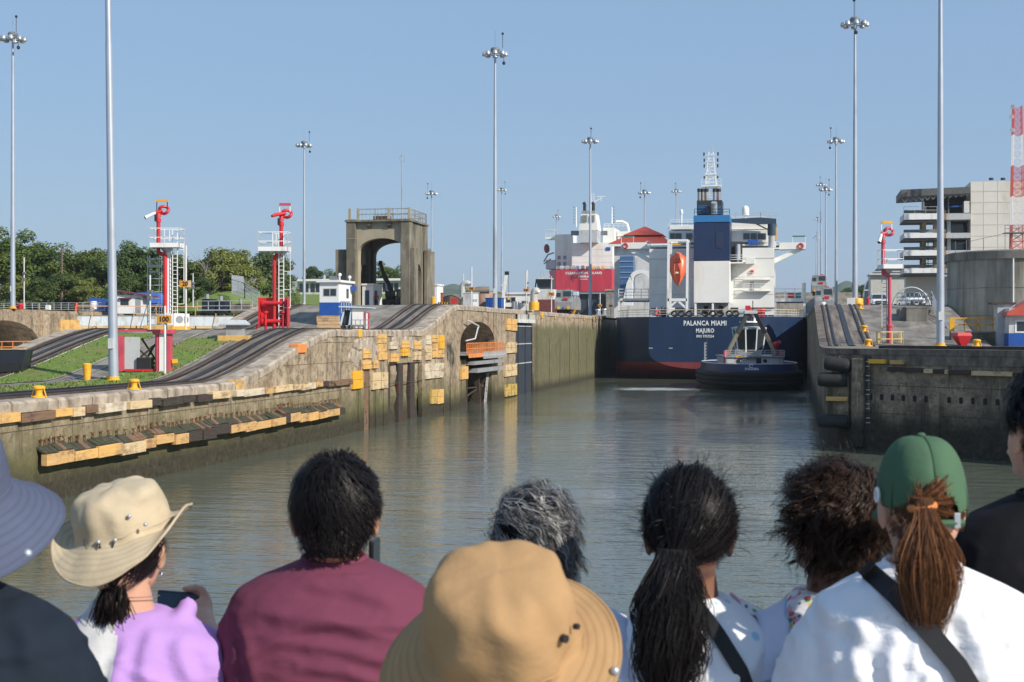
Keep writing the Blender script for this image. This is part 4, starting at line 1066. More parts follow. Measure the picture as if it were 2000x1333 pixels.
# annex behind the hut
NVD = M('navy_door', (.03,.06,.13), .5, var=.1)
x2,y2 = -46.2, 150.5; hut('annex', 'low white annex with blue doors inside the arch tower', -46.85, -45.6, y2, y2+3.4, TOP, 2.55, 0, (), doors=(('f',-46.5,-46.05,2.0,NVD),('r',y2+.6,y2+1.5,2.0,NVD)), over=.1, cat='annex')
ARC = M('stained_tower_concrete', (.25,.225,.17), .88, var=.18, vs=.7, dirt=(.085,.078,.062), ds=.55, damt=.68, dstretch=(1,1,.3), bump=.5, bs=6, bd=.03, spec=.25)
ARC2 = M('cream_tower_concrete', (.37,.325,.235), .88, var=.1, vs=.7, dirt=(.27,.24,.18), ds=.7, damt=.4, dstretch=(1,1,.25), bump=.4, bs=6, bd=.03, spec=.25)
tx0, tx1, ty0, ty1 = -47.9, -40.75, 148.0, 155.7
tz = TOP; tt = on_Y(740, 428, ty0).z
tw = thing('arch_tower', 'square weathered concrete arch tower with railings on its roof', 'tower', ((tx0+tx1)/2,(ty0+ty1)/2,tz))
def awall(axis, c, th, u0, u1, zt, a0, a1, spring, crown, name, mat):
    """a wall slab with an arched opening; axis 'y': lies in plane Y=c; 'x': in plane X=c"""
    n = 18; cc = (a0+a1)/2; h = (a1-a0)/2
    cur = [(a0,tz)] + [(cc-h*cos(pi*i/n), spring+(crown-spring)*sin(pi*i/n)**.8) for i in range(n+1)] + [(a1,tz)]
    def P(u, t, z): return (u, t, z) if axis == 'y' else (t, u, z)
    mb = MB()
    for t in (c, c+th):
        mb.quad(P(u0,t,tz),P(a0,t,tz),P(a0,t,zt),P(u0,t,zt)); mb.quad(P(a1,t,tz),P(u1,t,tz),P(u1,t,zt),P(a1,t,zt))
        for (p,q),(r,s) in zip(cur[1:-1],cur[2:-1]): mb.quad(P(p,t,q),P(r,t,s),P(r,t,zt),P(p,t,zt))
    for (p,q),(r,s) in zip(cur,cur[1:]): mb.quad(P(p,c,q),P(p,c+th,q),P(r,c+th,s),P(r,c,s))
    mb.quad(P(u0,c,tz),P(u0,c+th,tz),P(u0,c+th,zt),P(u0,c,zt)); mb.quad(P(u1,c,tz),P(u1,c+th,tz),P(u1,c+th,zt),P(u1,c,zt))
    mb.quad(P(u0,c,zt),P(u1,c,zt),P(u1,c+th,zt),P(u0,c+th,zt))
    return mb.build(name, mat, tw, world=True, fix=True)
zz = lambda py: on_Y(740, py, ty0).z
a0, a1 = on_Y(697,HOR,ty0).x, on_Y(789,HOR,ty0).x
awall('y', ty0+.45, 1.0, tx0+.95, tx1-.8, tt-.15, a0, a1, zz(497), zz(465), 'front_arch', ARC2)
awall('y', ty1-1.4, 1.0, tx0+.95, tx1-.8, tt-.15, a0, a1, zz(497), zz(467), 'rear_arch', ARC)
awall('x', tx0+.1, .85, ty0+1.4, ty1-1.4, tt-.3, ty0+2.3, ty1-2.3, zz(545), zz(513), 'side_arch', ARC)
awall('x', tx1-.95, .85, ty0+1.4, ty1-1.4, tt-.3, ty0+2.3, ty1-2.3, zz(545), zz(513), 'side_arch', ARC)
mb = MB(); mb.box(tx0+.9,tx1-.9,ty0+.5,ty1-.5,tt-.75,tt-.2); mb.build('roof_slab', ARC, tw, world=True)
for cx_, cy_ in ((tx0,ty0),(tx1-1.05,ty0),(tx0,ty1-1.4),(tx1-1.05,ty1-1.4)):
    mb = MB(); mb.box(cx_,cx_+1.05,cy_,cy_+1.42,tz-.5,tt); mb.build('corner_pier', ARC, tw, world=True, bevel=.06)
for px0, px1, yy, dd, py in ((655,674,148.6,2.2,486),(832,856,0,0,488)):
    if dd: xa, xb = on_Y(px0,HOR,yy).x, tx0-.02; mb = MB(); mb.box(xa,xb,yy,yy+6,tz-.5,zz(py)); mb.build('buttress', ARC, tw, world=True, bevel=.05)
mb = MB(); mb.box(tx1-.85,tx1+.02,ty1+.02,ty1+1.6,tz-.5,zz(478)); mb.build('buttress', ARC, tw, world=True, bevel=.05)
mb = MB(); mb.box(tx1+.02,tx1+.45,ty0+.3,ty0+1.9,tz-.5,zz(484)); mb.build('buttress', ARC, tw, world=True, bevel=.05)
mb = MB(); mb.box(tx1+.02,tx1+.45,ty1-1.8,ty1+1.4,tz-.5,zz(484)); mb.build('buttress', ARC, tw, world=True, bevel=.05)
for pyy in (466, 505):
    mb = MB(); mb.box(tx0-.03,tx1+.06,ty0-.03,ty0+.44,zz(pyy),zz(pyy)+.06) if pyy > 470 else mb.box(tx0-.03,tx0+1.1,ty0-.03,ty0+.44,zz(pyy),zz(pyy)+.06)
    if pyy < 470: mb.build('string_course', ARC2, tw, world=True)
mb = MB(); mb.box(tx0-.12,tx1+.12,ty0-.12,ty0+.5,tt-.28,tt-.08); mb.build('cornice', ARC, tw, world=True)
mb = MB(); mb.box(tx1-.4,tx1+.14,ty0+.5,ty1+.1,tt-.28,tt-.08); mb.build('cornice', ARC, tw, world=True)
for px in (719, 759):
    xx = on_Y(px,HOR,ty0).x; mb = MB(); mb.prism([(ty0+.45,zz(446)),(ty0+.1,zz(440)),(ty0+.1,zz(430)),(ty0+.45,zz(430))], 'x', xx-.22, xx+.22); mb.build('corbel', ARC, tw, world=True)
rl = M('weathered_rail', (.30,.30,.28), .7, .2, var=.2)
for a, b in (((tx0+1.3,ty0+.25),(tx1-.1,ty0+.25)),((tx1-.15,ty0+.3),(tx1-.15,ty1-.3)),((tx0+1.3,ty1-.3),(tx1-.1,ty1-.3))):
    mb = MB(); mb.rail([(*a,tt),(*b,tt)], 1.1, r=.045, step=2.2, mids=1)
    for i in range(14): p = Vector((*a,tt)).lerp(Vector((*b,tt)), i/13); mb.bar(p, p+Vector((0,0,1.05)), .03)
    mb.build('roof_railing', rl, tw, world=True)
for xx in (tx0+.35, tx0+1.3, on_Y(758,HOR,ty0).x, tx1-.12):
    mb = MB(); mb.box(xx-.13,xx+.13,ty0+.12,ty0+.4,tt,tt+1.2); mb.build('railing_post', ARC2, tw, world=True)
mb = MB(); mb.box(tx0+2.6,tx0+4.4,ty0+1.5,ty0+2.4,tt,tt+.45); mb.build('roof_machinery', RUST_D, tw, world=True)
p = on_Y(785,300,ty0+3.0); t = thing('antenna_mast', 'slender antenna mast on top of the arch tower', 'antenna', (p.x,p.y,tt-.2))
mb = MB(); mb.tube([(0,0,0),(0,0,2.2),(0,0,p.z-tt)], [.11,.08,.05], 8); mb.build('mast', STEEL, t)
mb = MB(); mb.tube([(.3*cos(a),.05,p.z-tt-.4+.38*sin(a)) for a in [2*pi*i/14 for i in range(14)]], .03, 5, closed=True); mb.build('loop_antenna', STEEL, t)
mb = MB(); mb.bar((0,0,p.z-tt),(0,0,p.z-tt+.4),.03); mb.build('tip', STEEL, t)
# mobile crane in the arch
x,y = XY(766,163); t = thing('mobile_crane', 'dark mobile crane with raised boom parked under the arch tower', 'crane', (x,y,TOP), rz=.25)
CR = M('crane_paint', (.06,.055,.05), .5, var=.25)
mb = MB(); mb.box(-1.6,1.2,-1.1,1.1,.55,1.1); mb.build('chassis', CR, t, bevel=.04)
mb = MB(); mb.box(.5,1.55,-1.0,1.0,.6,2.3); c_ = mb.build('cab', CR, t, bevel=.08); mb = MB(); mb.box(.65,1.4,-1.03,-1.005,1.4,2.1); mb.build('window', GLASS, c_)
mb = MB(); mb.cyl((-.2,0,1.1),(-.2,0,1.5),.6,n=14); mb.box(-.8,.35,-.6,.6,1.5,2.1); mb.build('turret', CR, t, bevel=.03)
for xx in (-1.1,.1,1.0):
    for yy in (-1.1,1.1):
        mb = MB(); mb.cyl((xx,yy-.15,.42),(xx,yy+.15,.42),.42,n=14); w_ = mb.build('wheel', RUBBER, t); mb = MB(); mb.cyl((xx,yy-.17,.42),(xx,yy+.17,.42),.2,n=10); mb.build('hub', GREY, w_)
mb = MB(); mb.bar((.1,0,1.6),(-.95,-.2,4.0),.55,.5); mb.build('boom', CR, t); mb = MB(); mb.bar((-.85,-.2,3.7),(-1.35,-.2,5.3),.4,.36); mb.build('boom_extension', CR, t)
mb = MB(); mb.bar((-.5,-.4,1.6),(-.75,-.3,3.2),.2); mb.build('ram', STEEL, t); mb = MB(); mb.bar((-1.35,-.2,5.3),(-1.3,-.6,5.4),.4,.3); mb.build('boom_head', BLACK, t)
# tiny figures far away are still people: one continuous skin-modifier body each
SKIN = M('skin', (.42,.22,.145), .55, var=.08, vs=8, spec=.35)
def small_person(px, d, z, label, shirt, trousers, hat=None, rz=0, lean=0, arms=0):
    x,y = XY(px,d) if not isinstance(px, tuple) else px
    o = thing('person', label, 'person', (x,y,z), rz=rz)
    vs = {'pel':(0,0,.92),'wst':(0,.01,1.1),'chs':(0,.02,1.32),'nck':(0,.02,1.5),'hd1':(0,.0,1.58),'hd2':(0,.0,1.70),
          'hl':(-.1,0,.86),'kl':(-.11,-.02,.48),'al':(-.11,.02,.08),'tl':(-.11,-.13,.04),'hr':(.1,0,.86),'kr':(.12,-.03,.48),'ar':(.12,.03,.08),'tr':(.12,-.12,.04),
          'sl':(-.2,.02,1.42),'el':(-.27,.0,1.14),'wl':(-.2,-.2,1.0) if arms else (-.27,-.05,.9),'ml':(-.17,-.27,1.0) if arms else (-.27,-.07,.8),
          'sr':(.2,.02,1.42),'er':(.27,.0,1.14),'wr':(.2,-.2,1.02) if arms else (.27,-.05,.9),'mr':(.17,-.27,1.02) if arms else (.27,-.07,.8)}
    rr = dict(pel=.15,wst=.14,chs=.16,nck=.06,hd1=.09,hd2=.10,hl=.1,kl=.065,al=.05,tl=.045,hr=.1,kr=.065,ar=.05,tr=.045,sl=.08,el=.05,wl=.036,ml=.04,sr=.08,er=.05,wr=.036,mr=.04)
    ed = [('pel','wst'),('wst','chs'),('chs','nck'),('nck','hd1'),('hd1','hd2'),('pel','hl'),('hl','kl'),('kl','al'),('al','tl'),('pel','hr'),('hr','kr'),('kr','ar'),('ar','tr'),('chs','sl'),('sl','el'),('el','wl'),('wl','ml'),('chs','sr'),('sr','er'),('er','wr'),('wr','mr')]
    ks = list(vs); me = bpy.data.meshes.new('body'); me.from_pydata([vs[k] for k in ks], [(ks.index(a),ks.index(b)) for a,b in ed], [])
    b = bpy.data.objects.new('body', me); COL.objects.link(b); b.parent = o
    b.modifiers.new('skin','SKIN'); 
    for i,k in enumerate(ks): me.skin_vertices[0].data[i].radius = (rr[k],rr[k]*.8); me.skin_vertices[0].data[i].use_root = (k == 'pel')
    s = b.modifiers.new('sub','SUBSURF'); s.levels = 1; s.render_levels = 1
    m, tr, pb = new_mat('far_figure_clothes'); g = _n(tr,'ShaderNodeTexCoord'); sp = _n(tr,'ShaderNodeSeparateXYZ'); tr.links.new(g.outputs['Object'], sp.inputs[0])
    mr = _n(tr,'ShaderNodeMapRange'); mr.inputs[2].default_value = 2.0; tr.links.new(sp.outputs[2], mr.inputs[0])
    tr.links.new(ramp_node(tr, mr.outputs[0], [(0,(.02,.02,.02)),(.05,trousers),(.465,shirt),(.752,(.3,.16,.1)),(.82,(.03,.02,.02))], 'CONSTANT'), pb.inputs['Base Color'])
    pb.inputs['Roughness'].default_value = .8; me.materials.append(m)
    if hat: mb = MB(); mb.lathe([(.17,1.70),(.13,1.73),(.12,1.80),(.06,1.84),(.01,1.845)], n=12); mb.build('hat', hat, o, smooth=True)
    return o
small_person(735,157,TOP,'distant worker in a red and black top beside the mobile crane',(.3,.04,.03),(.02,.02,.022),None,.3,0,1)
small_person(791,154,TOP,'distant worker in a white shirt beside the mobile crane',(.75,.77,.8),(.02,.02,.03),None,-.4)
# blue-door building behind the right pier
x,y = XY(839,168); hut('door_hut', 'white hut with a blue door behind the right tower pier', x-1.6, x+.9, y, y+3, TOP, 2.9, 0, (), doors=(('f',x-1.3,x+.3,1.95,M('door_blue', (.05,.17,.36), .5, var=.1)),), over=.1)
# ------------------------------------------------------------------ machinery along the top of the near wall
def pipe_vent(px, d, h, r, label, base_h=0, bend=1, bm=None, rz=0):
    x,y = XY(px,d); t = thing('vent_pipe', label, 'vent pipe', (x,y,TOP), rz=rz)
    R = r*1.5; c = [(0,0,base_h),(0,0,h)]
    c += [(bend*(R-R*cos(a)),0,h+R*sin(a)) for a in [pi*i/10*.95 for i in range(1,9)]]
    mb = MB(); mb.tube(c, r, 14); mb.build('pipe', M('vent_grey', (.50,.49,.44), .55, var=.1, dirt=(.33,.3,.25), damt=.3), t, smooth=True)
    mb = MB(); e = Vector(c[-1]); f = Vector(c[-2]); dd = (e-f).normalized(); mb.tube([e-dd*.02, e+dd*.06], r*1.12, 14); mb.build('lip', STEEL, t)
    if base_h: mb = MB(); mb.cyl((0,0,0),(0,0,base_h),r*1.35,n=14); mb.build('base', bm or YEL, t, smooth=True)
    return t
pipe_vent(903,178,3.0,.36,'grey gooseneck vent pipe behind the white cabinet',0,1)
pipe_vent(1043,170,1.65,.46,'large grey gooseneck vent on a yellow base at the gate',1.0,.35)
x,y = XY(884,172); t = thing('tank', 'brown half round tank near the arch tower', 'tank', (x,y,TOP))
mb = MB(); mb.prism([(-1.6*cos(pi*i/12),1.75*sin(pi*i/12)) for i in range(13)], 'y', -1.2, 2.4); mb.build('shell', M('brown_tank', (.16,.125,.095), .7, var=.25, dirt=(.07,.06,.05), damt=.4), t, smooth=40)
mb = MB(); mb.tube([(-1.66*cos(pi*i/12),-1.1,1.82*sin(pi*i/12)) for i in range(13)], .07, 6); mb.build('hoop', RUST_D, t)
x,y = XY(945,171); t = thing('tank', 'rust streaked round tank behind the white cabinet', 'tank', (x,y,TOP))
mb = MB(); mb.lathe([(1.5,0),(1.5,1.85),(1.3,2.1),(.5,2.4),(.1,2.45)], n=20); mb.build('shell', M('rusty_tank', (.36,.25,.19), .75, var=.2, dirt=(.2,.085,.05), damt=.6, dstretch=(1,1,.1)), t, smooth=40)
mb = MB(); mb.lathe([(.25,2.4),(.25,2.6),(.02,2.62)], n=10); mb.build('hatch', RUST, t)
x,y = XY(918,166); t = thing('duct', 'sloping brown duct climbing over the round tank', 'duct', (x,y,TOP))
mb = MB(); mb.tube([(-1.1,0,0),(-.8,0,.9),(-.1,0,1.9),(.9,0,2.3),(2.2,.4,2.3)], .42, 10); mb.build('pipe', M('duct_brown', (.2,.165,.13), .7, var=.25), t, smooth=True)
mb = MB(); mb.cyl((-1.12,0,-.05),(-1.1,0,.1),.55,n=10); mb.build('collar', RUST_D, t)
x,y = XY(922,152); t = thing('cabinet', 'white electrical cabinet with two doors behind the sign reading 935', 'cabinet', (x,y,TOP), rz=.15)
mb = MB(); mb.box(-.95,.7,-.4,.5,.05,1.55); mb.build('body', LGREY, t, bevel=.02)
mb = MB(); mb.box(.1,.68,-.43,-.405,.12,1.5); mb.build('door', WHITE, t)
for xx in (.22,.48): mb = MB(); mb.box(xx-.08,xx+.08,-.45,-.43,.65,.9); mb.build('vent', GREY, t)
mb = MB(); mb.box(-1.0,.75,-.45,.55,1.552,1.62); mb.build('lid', WHITE2, t)
x,y = XY(887,140); t = thing('warning_reflector', 'red triangular warning reflector at the crest of the track', 'sign', (x,y,gz(y)))
mb = MB(); mb.prism([(-.36,.62),(-.3,.7),(.3,.7),(.36,.62),(.3,.35),(.05,.15),(-.05,.15),(-.3,.35)], 'y', -.05, .05); mb.build('board', RED, t)
mb = MB(); mb.bar((0,.06,0),(0,.06,.5),.06); mb.build('post', WHITE2, t)
x,y = XY(866,141); t = thing('barrier_board', 'striped black and yellow barrier board on the track crest', 'barrier', (x,y,gz(y)))
mb = MB(); mb.box(-.55,.55,-.05,.05,.1,.36); mb.build('board', BLACK, t)
for i in range(4): mb = MB(); a = -.5+i*.27; mb.prism([(a,.1),(a+.12,.1),(a+.2,.36),(a+.08,.36)], 'y', -.062, -.052); mb.build('stripe', YEL, t)
x,y = XY(863,160); t = thing('post', 'rusty red square post beside the arch tower pier', 'post', (x,y,TOP))
mb = MB(); mb.box(-.12,.12,-.12,.12,0,1.75); mb.build('shaft', M('rust_red', (.36,.1,.06), .7, var=.2), t); mb = MB(); mb.box(-.16,.16,-.16,.16,1.752,1.82); mb.build('cap', RUST, t)
x,y = XY(966,168); t = thing('container', 'blue steel container behind the tall central mast', 'container', (x,y,TOP), rz=.0)
mb = MB(); mb.box(-.95,.95,-.7,.9,.08,1.35); mb.build('body', BLUE, t)
for i in range(9): mb = MB(); mb.box(-.9+i*.22,-.82+i*.22,-.73,-.702,.12,1.3); mb.build('rib', BLUE, t)
mb = MB(); mb.box(-1,1,-.75,.95,1.352,1.45); mb.build('lid', BLUE, t)
x,y = XY(982,171); t = thing('boom_crane', 'small white folding crane behind the blue container', 'crane', (x,y,TOP), rz=.1)
mb = MB(); mb.cyl((0,0,0),(0,0,1.3),.3,n=10); mb.build('pedestal', WHITE, t); mb = MB(); mb.bar((0,0,1.2),(.45,0,4.4),.34,.3); mb.build('boom', WHITE, t)
mb = MB(); mb.box(.25,.75,-.2,.2,4.3,4.7); mb.build('boom_head', BLACK, t); mb = MB(); mb.bar((.7,0,4.5),(.72,0,1.6),.04); mb.build('cable', BLACK, t); mb = MB(); mb.box(.58,.86,-.1,.1,1.3,1.6); mb.build('hook_block', YEL, t)
x,y = XY(1008,172); cb = hut('cabin', 'white operator cabin with wide window on the near wall', x-1.5, x+1.75, y, y+2.6, TOP, 2.0, 0, (), windows=(('f',x-1.2,x-.1,.85,1.6),('f',x+.75,x+1.4,.9,1.15)), over=.18, cat='cabin')
mb = MB(); mb.cyl((x+.05,y-.6,TOP),(x+.05,y-.6,TOP+1.1),.42,n=14); mb.build('drum', LGREY, cb, world=True, smooth=40)
mb = MB(); mb.box(x-1.5,x-.4,y-.9,y-.05,TOP+.45,TOP+.95); mb.build('locker', WHITE, cb, world=True)
mb = MB(); mb.box(x-1.5,x-1.35,y-.5,y-.3,TOP,TOP+.45); mb.box(x-.6,x-.45,y-.5,y-.3,TOP,TOP+.45); mb.build('locker_leg', GREY, cb, world=True)
# capstan heads and bits
for i,(px,d) in enumerate(((1180,225),(1168,229))):
    x,y = XY(px,d); t = thing('capstan', ['grey steel winch at the wall end right of the locomotive','squat grey capstan beside the locomotive'][i], 'winch', (x,y,TOP))
    mb = MB(); mb.lathe([(.5,0),(.5,.2),(.3,.3),(.3,.8),(.5,.95),(.45,1.1),(.05,1.15)], n=14); mb.build('drum', STEEL, t, smooth=35); mb = MB(); mb.box(-.9,.9,-.5,.5,0,.18); mb.build('base', GREY, t)
# ------------------------------------------------------------------ lock locomotives
def loco_proto():
    t = thing('lock_locomotive', '', 'locomotive', group='grey lock locomotives')
    LG = M('loco_grey', (.30,.31,.31), .45, .2, var=.1, dirt=(.16,.15,.14), damt=.3)
    mb = MB(); mb.prism([(-4.6,.75),(4.6,.75),(4.6,1.9),(4.1,2.5),(-4.1,2.5),(-4.6,1.9)], 'x', -1.35, 1.35); mb.build('body', LG, t, bevel=.05)
    for s in (-1,1):
        mb = MB(); y0 = s*3.0
        mb.loft([[(.0-1.3+1.35*0,y0-1.0,2.5),(1.25,y0-1.0,2.5),(1.25,y0+1.0,2.5),(-1.3,y0+1.0,2.5)],[(-1.15,y0-.9,3.75),(1.15,y0-.9,3.75),(1.15,y0+.9,3.75),(-1.15,y0+.9,3.75)]]); c = mb.build('cab', LG, t, bevel=.04)
        mb = MB(); yy = y0+s*1.0
        f = -1 if s < 0 else 1
        mb.add([(-.1,y0+s*.985,2.75),(1.1,y0+s*.985,2.75),(1.05,y0+s*.915,3.55),(-.1,y0+s*.915,3.55)], [(0,1,2,3)]); mb.add([(-.1,y0+s*1.0,2.75),(1.1,y0+s*1.0,2.75),(1.05,y0+s*.93,3.55),(-.1,y0+s*.93,3.55)], [(0,1,2,3)]); mb.build('window', GLASS, c)
        mb = MB(); mb.box(1.222,1.26,y0-.7,y0+.7,2.8,3.5); mb.build('window', GLASS, c)
        mb = MB(); mb.box(-1.1,-.5,y0+s*.96,y0+s*1.02,2.7,3.3); mb.build('window', GLASS, c)
        for xx in (-.75,.75): mb = MB(); mb.cyl((xx,s*4.6,1.0),(xx,s*4.72,1.0),.24,n=12); mb.build('headlamp', YEL, t)
        mb = MB(); mb.cyl((0,s*4.6,1.0),(0,s*4.7,1.0),.13,n=10); mb.build('coupler', RUST_D, t)
        mb = MB(); mb.box(-.05,.65,s*4.45-.1,s*4.45+.1,2.15,2.5); mb.build('number_lamp', RED, t)
        mb = MB(); mb.box(.2,.7,y0-.3,y0+.3,3.752,3.95); mb.build('roof_lamp', PINKRED, t)
    mb = MB(); mb.box(-1.0,1.0,-1.6,1.6,2.5,3.2); mb.build('winch_house', GREY, t, bevel=.05)
    for yy in (-3.4,-1.3,1.3,3.4):
        mb = MB(); mb.cyl((-1.0,yy,.45),(-.85,yy,.45),.42,n=12); mb.cyl((.85,yy,.45),(1.0,yy,.45),.42,n=12); mb.build('wheelset', RUST_D, t)
    mb = MB(); mb.box(-1.1,1.1,-4.2,4.2,.35,.75); mb.build('underframe', BLACK, t)
    return t
lp = loco_proto(); 
d = 217; x,y = XY(1138,d); lp.location = (-34.6, y+3, TOP+.1); lp['label'] = 'grey lock locomotive with yellow headlamps on the near wall'
bpy.context.view_layer.update()
t = thing('engine_shed', 'pale grey machinery box beside the near wall locomotive', 'machine', (*XY(1112,218), TOP))
mb = MB(); mb.box(-.6,.5,-.5,.5,0,3.0); mb.build('casing', LGREY, t, bevel=.03); mb = MB(); mb.box(-.35,.15,-.53,-.5,2.2,2.6); mb.build('window', GLASS, t)
mb = MB(); mb.box(-.4,1.4,-.6,.6,3.002,3.55); mb.build('roof_box', PB, t, bevel=.05)
mb = MB(); mb.bar((.5,-.5,.1),(1.0,-.6,1.0),.15); mb.bar((.7,-.5,.1),(1.2,-.6,1.1),.15); mb.build('step_frame', YEL, t)
dup(lp, (RX+2.3, 215, TOP+.1), 0, 'second grey lock locomotive low behind the right ramp crest')
dup(lp, (RX+2.3, 262, TOP+3.8), 0, 'grey lock locomotive raised on the upper right ramp')
mb = MB(); mb.loft([[(RX-.1,230,TOP-1),(RX+4.4,230,TOP-1),(RX+4.4,230,TOP),(RX-.1,230,TOP)],[(RX-.1,255,TOP-1),(RX+4.4,255,TOP-1),(RX+4.4,255,TOP+3.75),(RX-.1,255,TOP+3.75)],[(RX-.1,290,TOP-1),(RX+4.4,290,TOP-1),(RX+4.4,290,TOP+3.75),(RX-.1,290,TOP+3.75)]]); kind(mb.build('upper_ramp', CONC_D), 'structure')
# ------------------------------------------------------------------ the big blue tanker
SHY = 222.0
sp = lambda px, py, Y=SHY: on_Y(px, py, Y)
sX = lambda px, Y=SHY: on_Y(px, HOR, Y).x
sZ = lambda py, Y=SHY: on_Y(1377, py, Y).z
CX = sX(1377); DK = sZ(619)
def hull_mat(name, top, boot, zc, zl=None):
    m, t, b = new_mat(name); b.inputs['Roughness'].default_value = .38
    pos = _n(t, 'ShaderNodeSeparateXYZ'); t.links.new(_n(t, 'ShaderNodeNewGeometry').outputs['Position'], pos.inputs[0])
    f = math_node(t, 'GREATER_THAN', pos.outputs[2], zc)
    n1 = ramp_node(t, noise_node(t, .5, (1,1,.25), 6, .65), [(.3,.82),(.7,1.18)])
    c = mix_node(t, f, boot, top); c = mix_node(t, 1.0, c, n1, 'MULTIPLY')
    c = mix_node(t, math_node(t, 'MULTIPLY', ramp_node(t, noise_node(t, .9, (1,1,.12), 5, .7), [(.60,0),(.74,1)]), .45), c, (.19,.11,.08))
    t.links.new(c, b.inputs['Base Color'])
    bump_node(t, b, noise_node(t, .35, (1,1,1), 3), .25, .1); return m
HULLB = hull_mat('navy_hull_paint', (.009,.028,.074), (.19,.034,.038), sZ(708))
sh = thing('tanker_ship', 'navy blue tanker lettered PALANCA MIAMI in the lock chamber', 'ship', (CX, SHY, 0))
def hull_ring(Y, B, zc, K, D, p=2.3, n=10):
    L = [(CX-B, Y, D), (CX-B, Y, (D+zc)/2)]
    for i in range(n+1):
        a = pi/2*i/n; L.append((CX-B*abs(cos(a))**(2/p), Y, zc-(zc-K)*abs(sin(a))**(2/p)))
    R = [(2*CX-x, y, z) for x, y, z in L[:-1]][::-1]
    return L+R
mb = MB()
rings = [hull_ring(SHY,8.7,4.4,1.65,DK), hull_ring(SHY+.8,9.9,4.0,1.4,DK), hull_ring(SHY+3.5,12.6,3.0,.6,DK), hull_ring(SHY+8,14.8,1.5,-.8,DK), hull_ring(SHY+14,15.55,0,-2.5,DK), hull_ring(SHY+24,15.7,-1.5,-3.5,DK), hull_ring(SHY+150,15.7,-1.5,-3.5,DK), hull_ring(SHY+172,11,0,-3.5,DK+1.5), hull_ring(SHY+183,1.5,1,-3.5,DK+2.5)]
mb.loft(rings, cap=True); mb.build('hull', HULLB, sh, world=True, smooth=28, fix=True)
WHL = M('hull_lettering', (.78,.79,.78), .5, var=.05)
tA = text('PALANCA MIAMI', 1.05, (CX, SHY-.03, sZ(632)), WHL, sh, ext=.015, world=True, bold=.025, sp=1.12)
tB = text('MAJURO', .92, (CX, SHY-.03, sZ(646.5)), WHL, sh, ext=.015, world=True, bold=.022, sp=1.08)
tC = text('IMO 9757254', .55, (CX, SHY-.03, sZ(657.5)), WHL, sh, ext=.015, world=True, bold=.012, sp=1.1)
tA.scale.x = .77; tB.scale.x = .76; tC.scale.x = .80
mb = MB()
for i in range(22):
    z = 2.4+i*.155; mb.box(CX-.12,CX+(.10 if i % 3 else .3),SHY-.03,SHY-.01,z,z+.07)
kind(mb.build('draught_marks', WHL, sh, world=True), 'stuff')
for px, py in ((1310,681),(1271,681)):
    mb = MB(); xx = sX(px); mb.box(xx-.3,xx+.3,SHY-.03,SHY-.01,sZ(py),sZ(py)+.07); mb.build('tug_mark', WHL, sh, world=True)
for py in (627, 652, 672, 692):
    mb = MB(); mb.box(CX-8.55,CX+8.55,SHY-.012,SHY+.02,sZ(py),sZ(py)+.035); mb.build('plate_seam', M('seam_navy', (.02,.042,.095), .4, var=.1), sh, world=True)
for xx in (-6.2,-2.1,2.1,6.2):
    mb = MB(); mb.box(CX+xx,CX+xx+.035,SHY-.011,SHY+.02,sZ(700),DK-.1); mb.build('plate_seam', _MC['seam_navy'], sh, world=True)
# deck, bulwark rail
mb = MB(); mb.add([(x,y,DK-.15) for x,y in [(CX-8.6,SHY+.05),(CX+8.6,SHY+.05),(CX+15.4,SHY+14),(CX+15.4,SHY+150),(CX-15.4,SHY+150),(CX-15.4,SHY+14)]], [(0,1,2,3,4,5)]); mb.build('deck', M('deck_red_brown', (.2,.09,.07), .7, var=.2), sh, world=True)
YRAIL = M('ship_rail_yellow', (.72,.48,.1), .5, var=.1); WRAIL = M('ship_rail_grey', (.55,.56,.55), .5, var=.1)
stern = [(CX-15,SHY+12),(CX-12.4,SHY+3.6),(CX-8.6,SHY+.25),(CX+8.6,SHY+.25),(CX+12.4,SHY+3.6),(CX+15,SHY+12)]
mb = MB(); mb.rail([(x,y,DK) for x,y in stern], 1.1, r=.03, step=1.3, mids=2); mb.build('rail', WRAIL, sh, world=True)
mb = MB()
for (x0,y0),(x1,y1) in zip(stern, stern[1:]): mb.bar((x0,y0,DK+1.12),(x1,y1,DK+1.12),.09)
mb.build('top_rail', YRAIL, sh, world=True)
for px in (1318,1332,1347,1378,1393,1407,1425,1437):
    xx = sX(px,SHY+.3); mb = MB(); mb.tube([(xx+.46*cos(a),SHY+.15,DK+.5+.36*sin(a)) for a in [2*pi*i/16 for i in range(16)]], .16, 8, closed=True); mb.build('fairlead', BLACK, sh, world=True, smooth=True)
mb = MB(); xx = sX(1284); mb.tube([(xx+.34*cos(a),SHY+.1,DK+.62+.34*sin(a)) for a in [2*pi*i/16 for i in range(16)]], .1, 8, closed=True); mb.build('lifebuoy', M('lifebuoy_red', (.66,.06,.05), .5), sh, world=True, smooth=True)
for px, m_ in ((1290,LGREY),(1312,WHITE2),(1300,BLACK),(1465,RED),(1488,RED),(1450,LGREY)):
    xx = sX(px,SHY+4); mb = MB(); mb.cyl((xx-.5,SHY+4,DK+.85),(xx+.5,SHY+4,DK+.85),.65 if m_ not in (RED,) else .45,n=14); mb.cyl((xx-.62,SHY+4,DK+.85),(xx-.5,SHY+4,DK+.85),.85 if m_ is not RED else .5,n=14); mb.box(xx-.6,xx+.6,SHY+3.6,SHY+4.4,DK-.1,DK+.4); mb.build('mooring_winch', m_, sh, world=True)
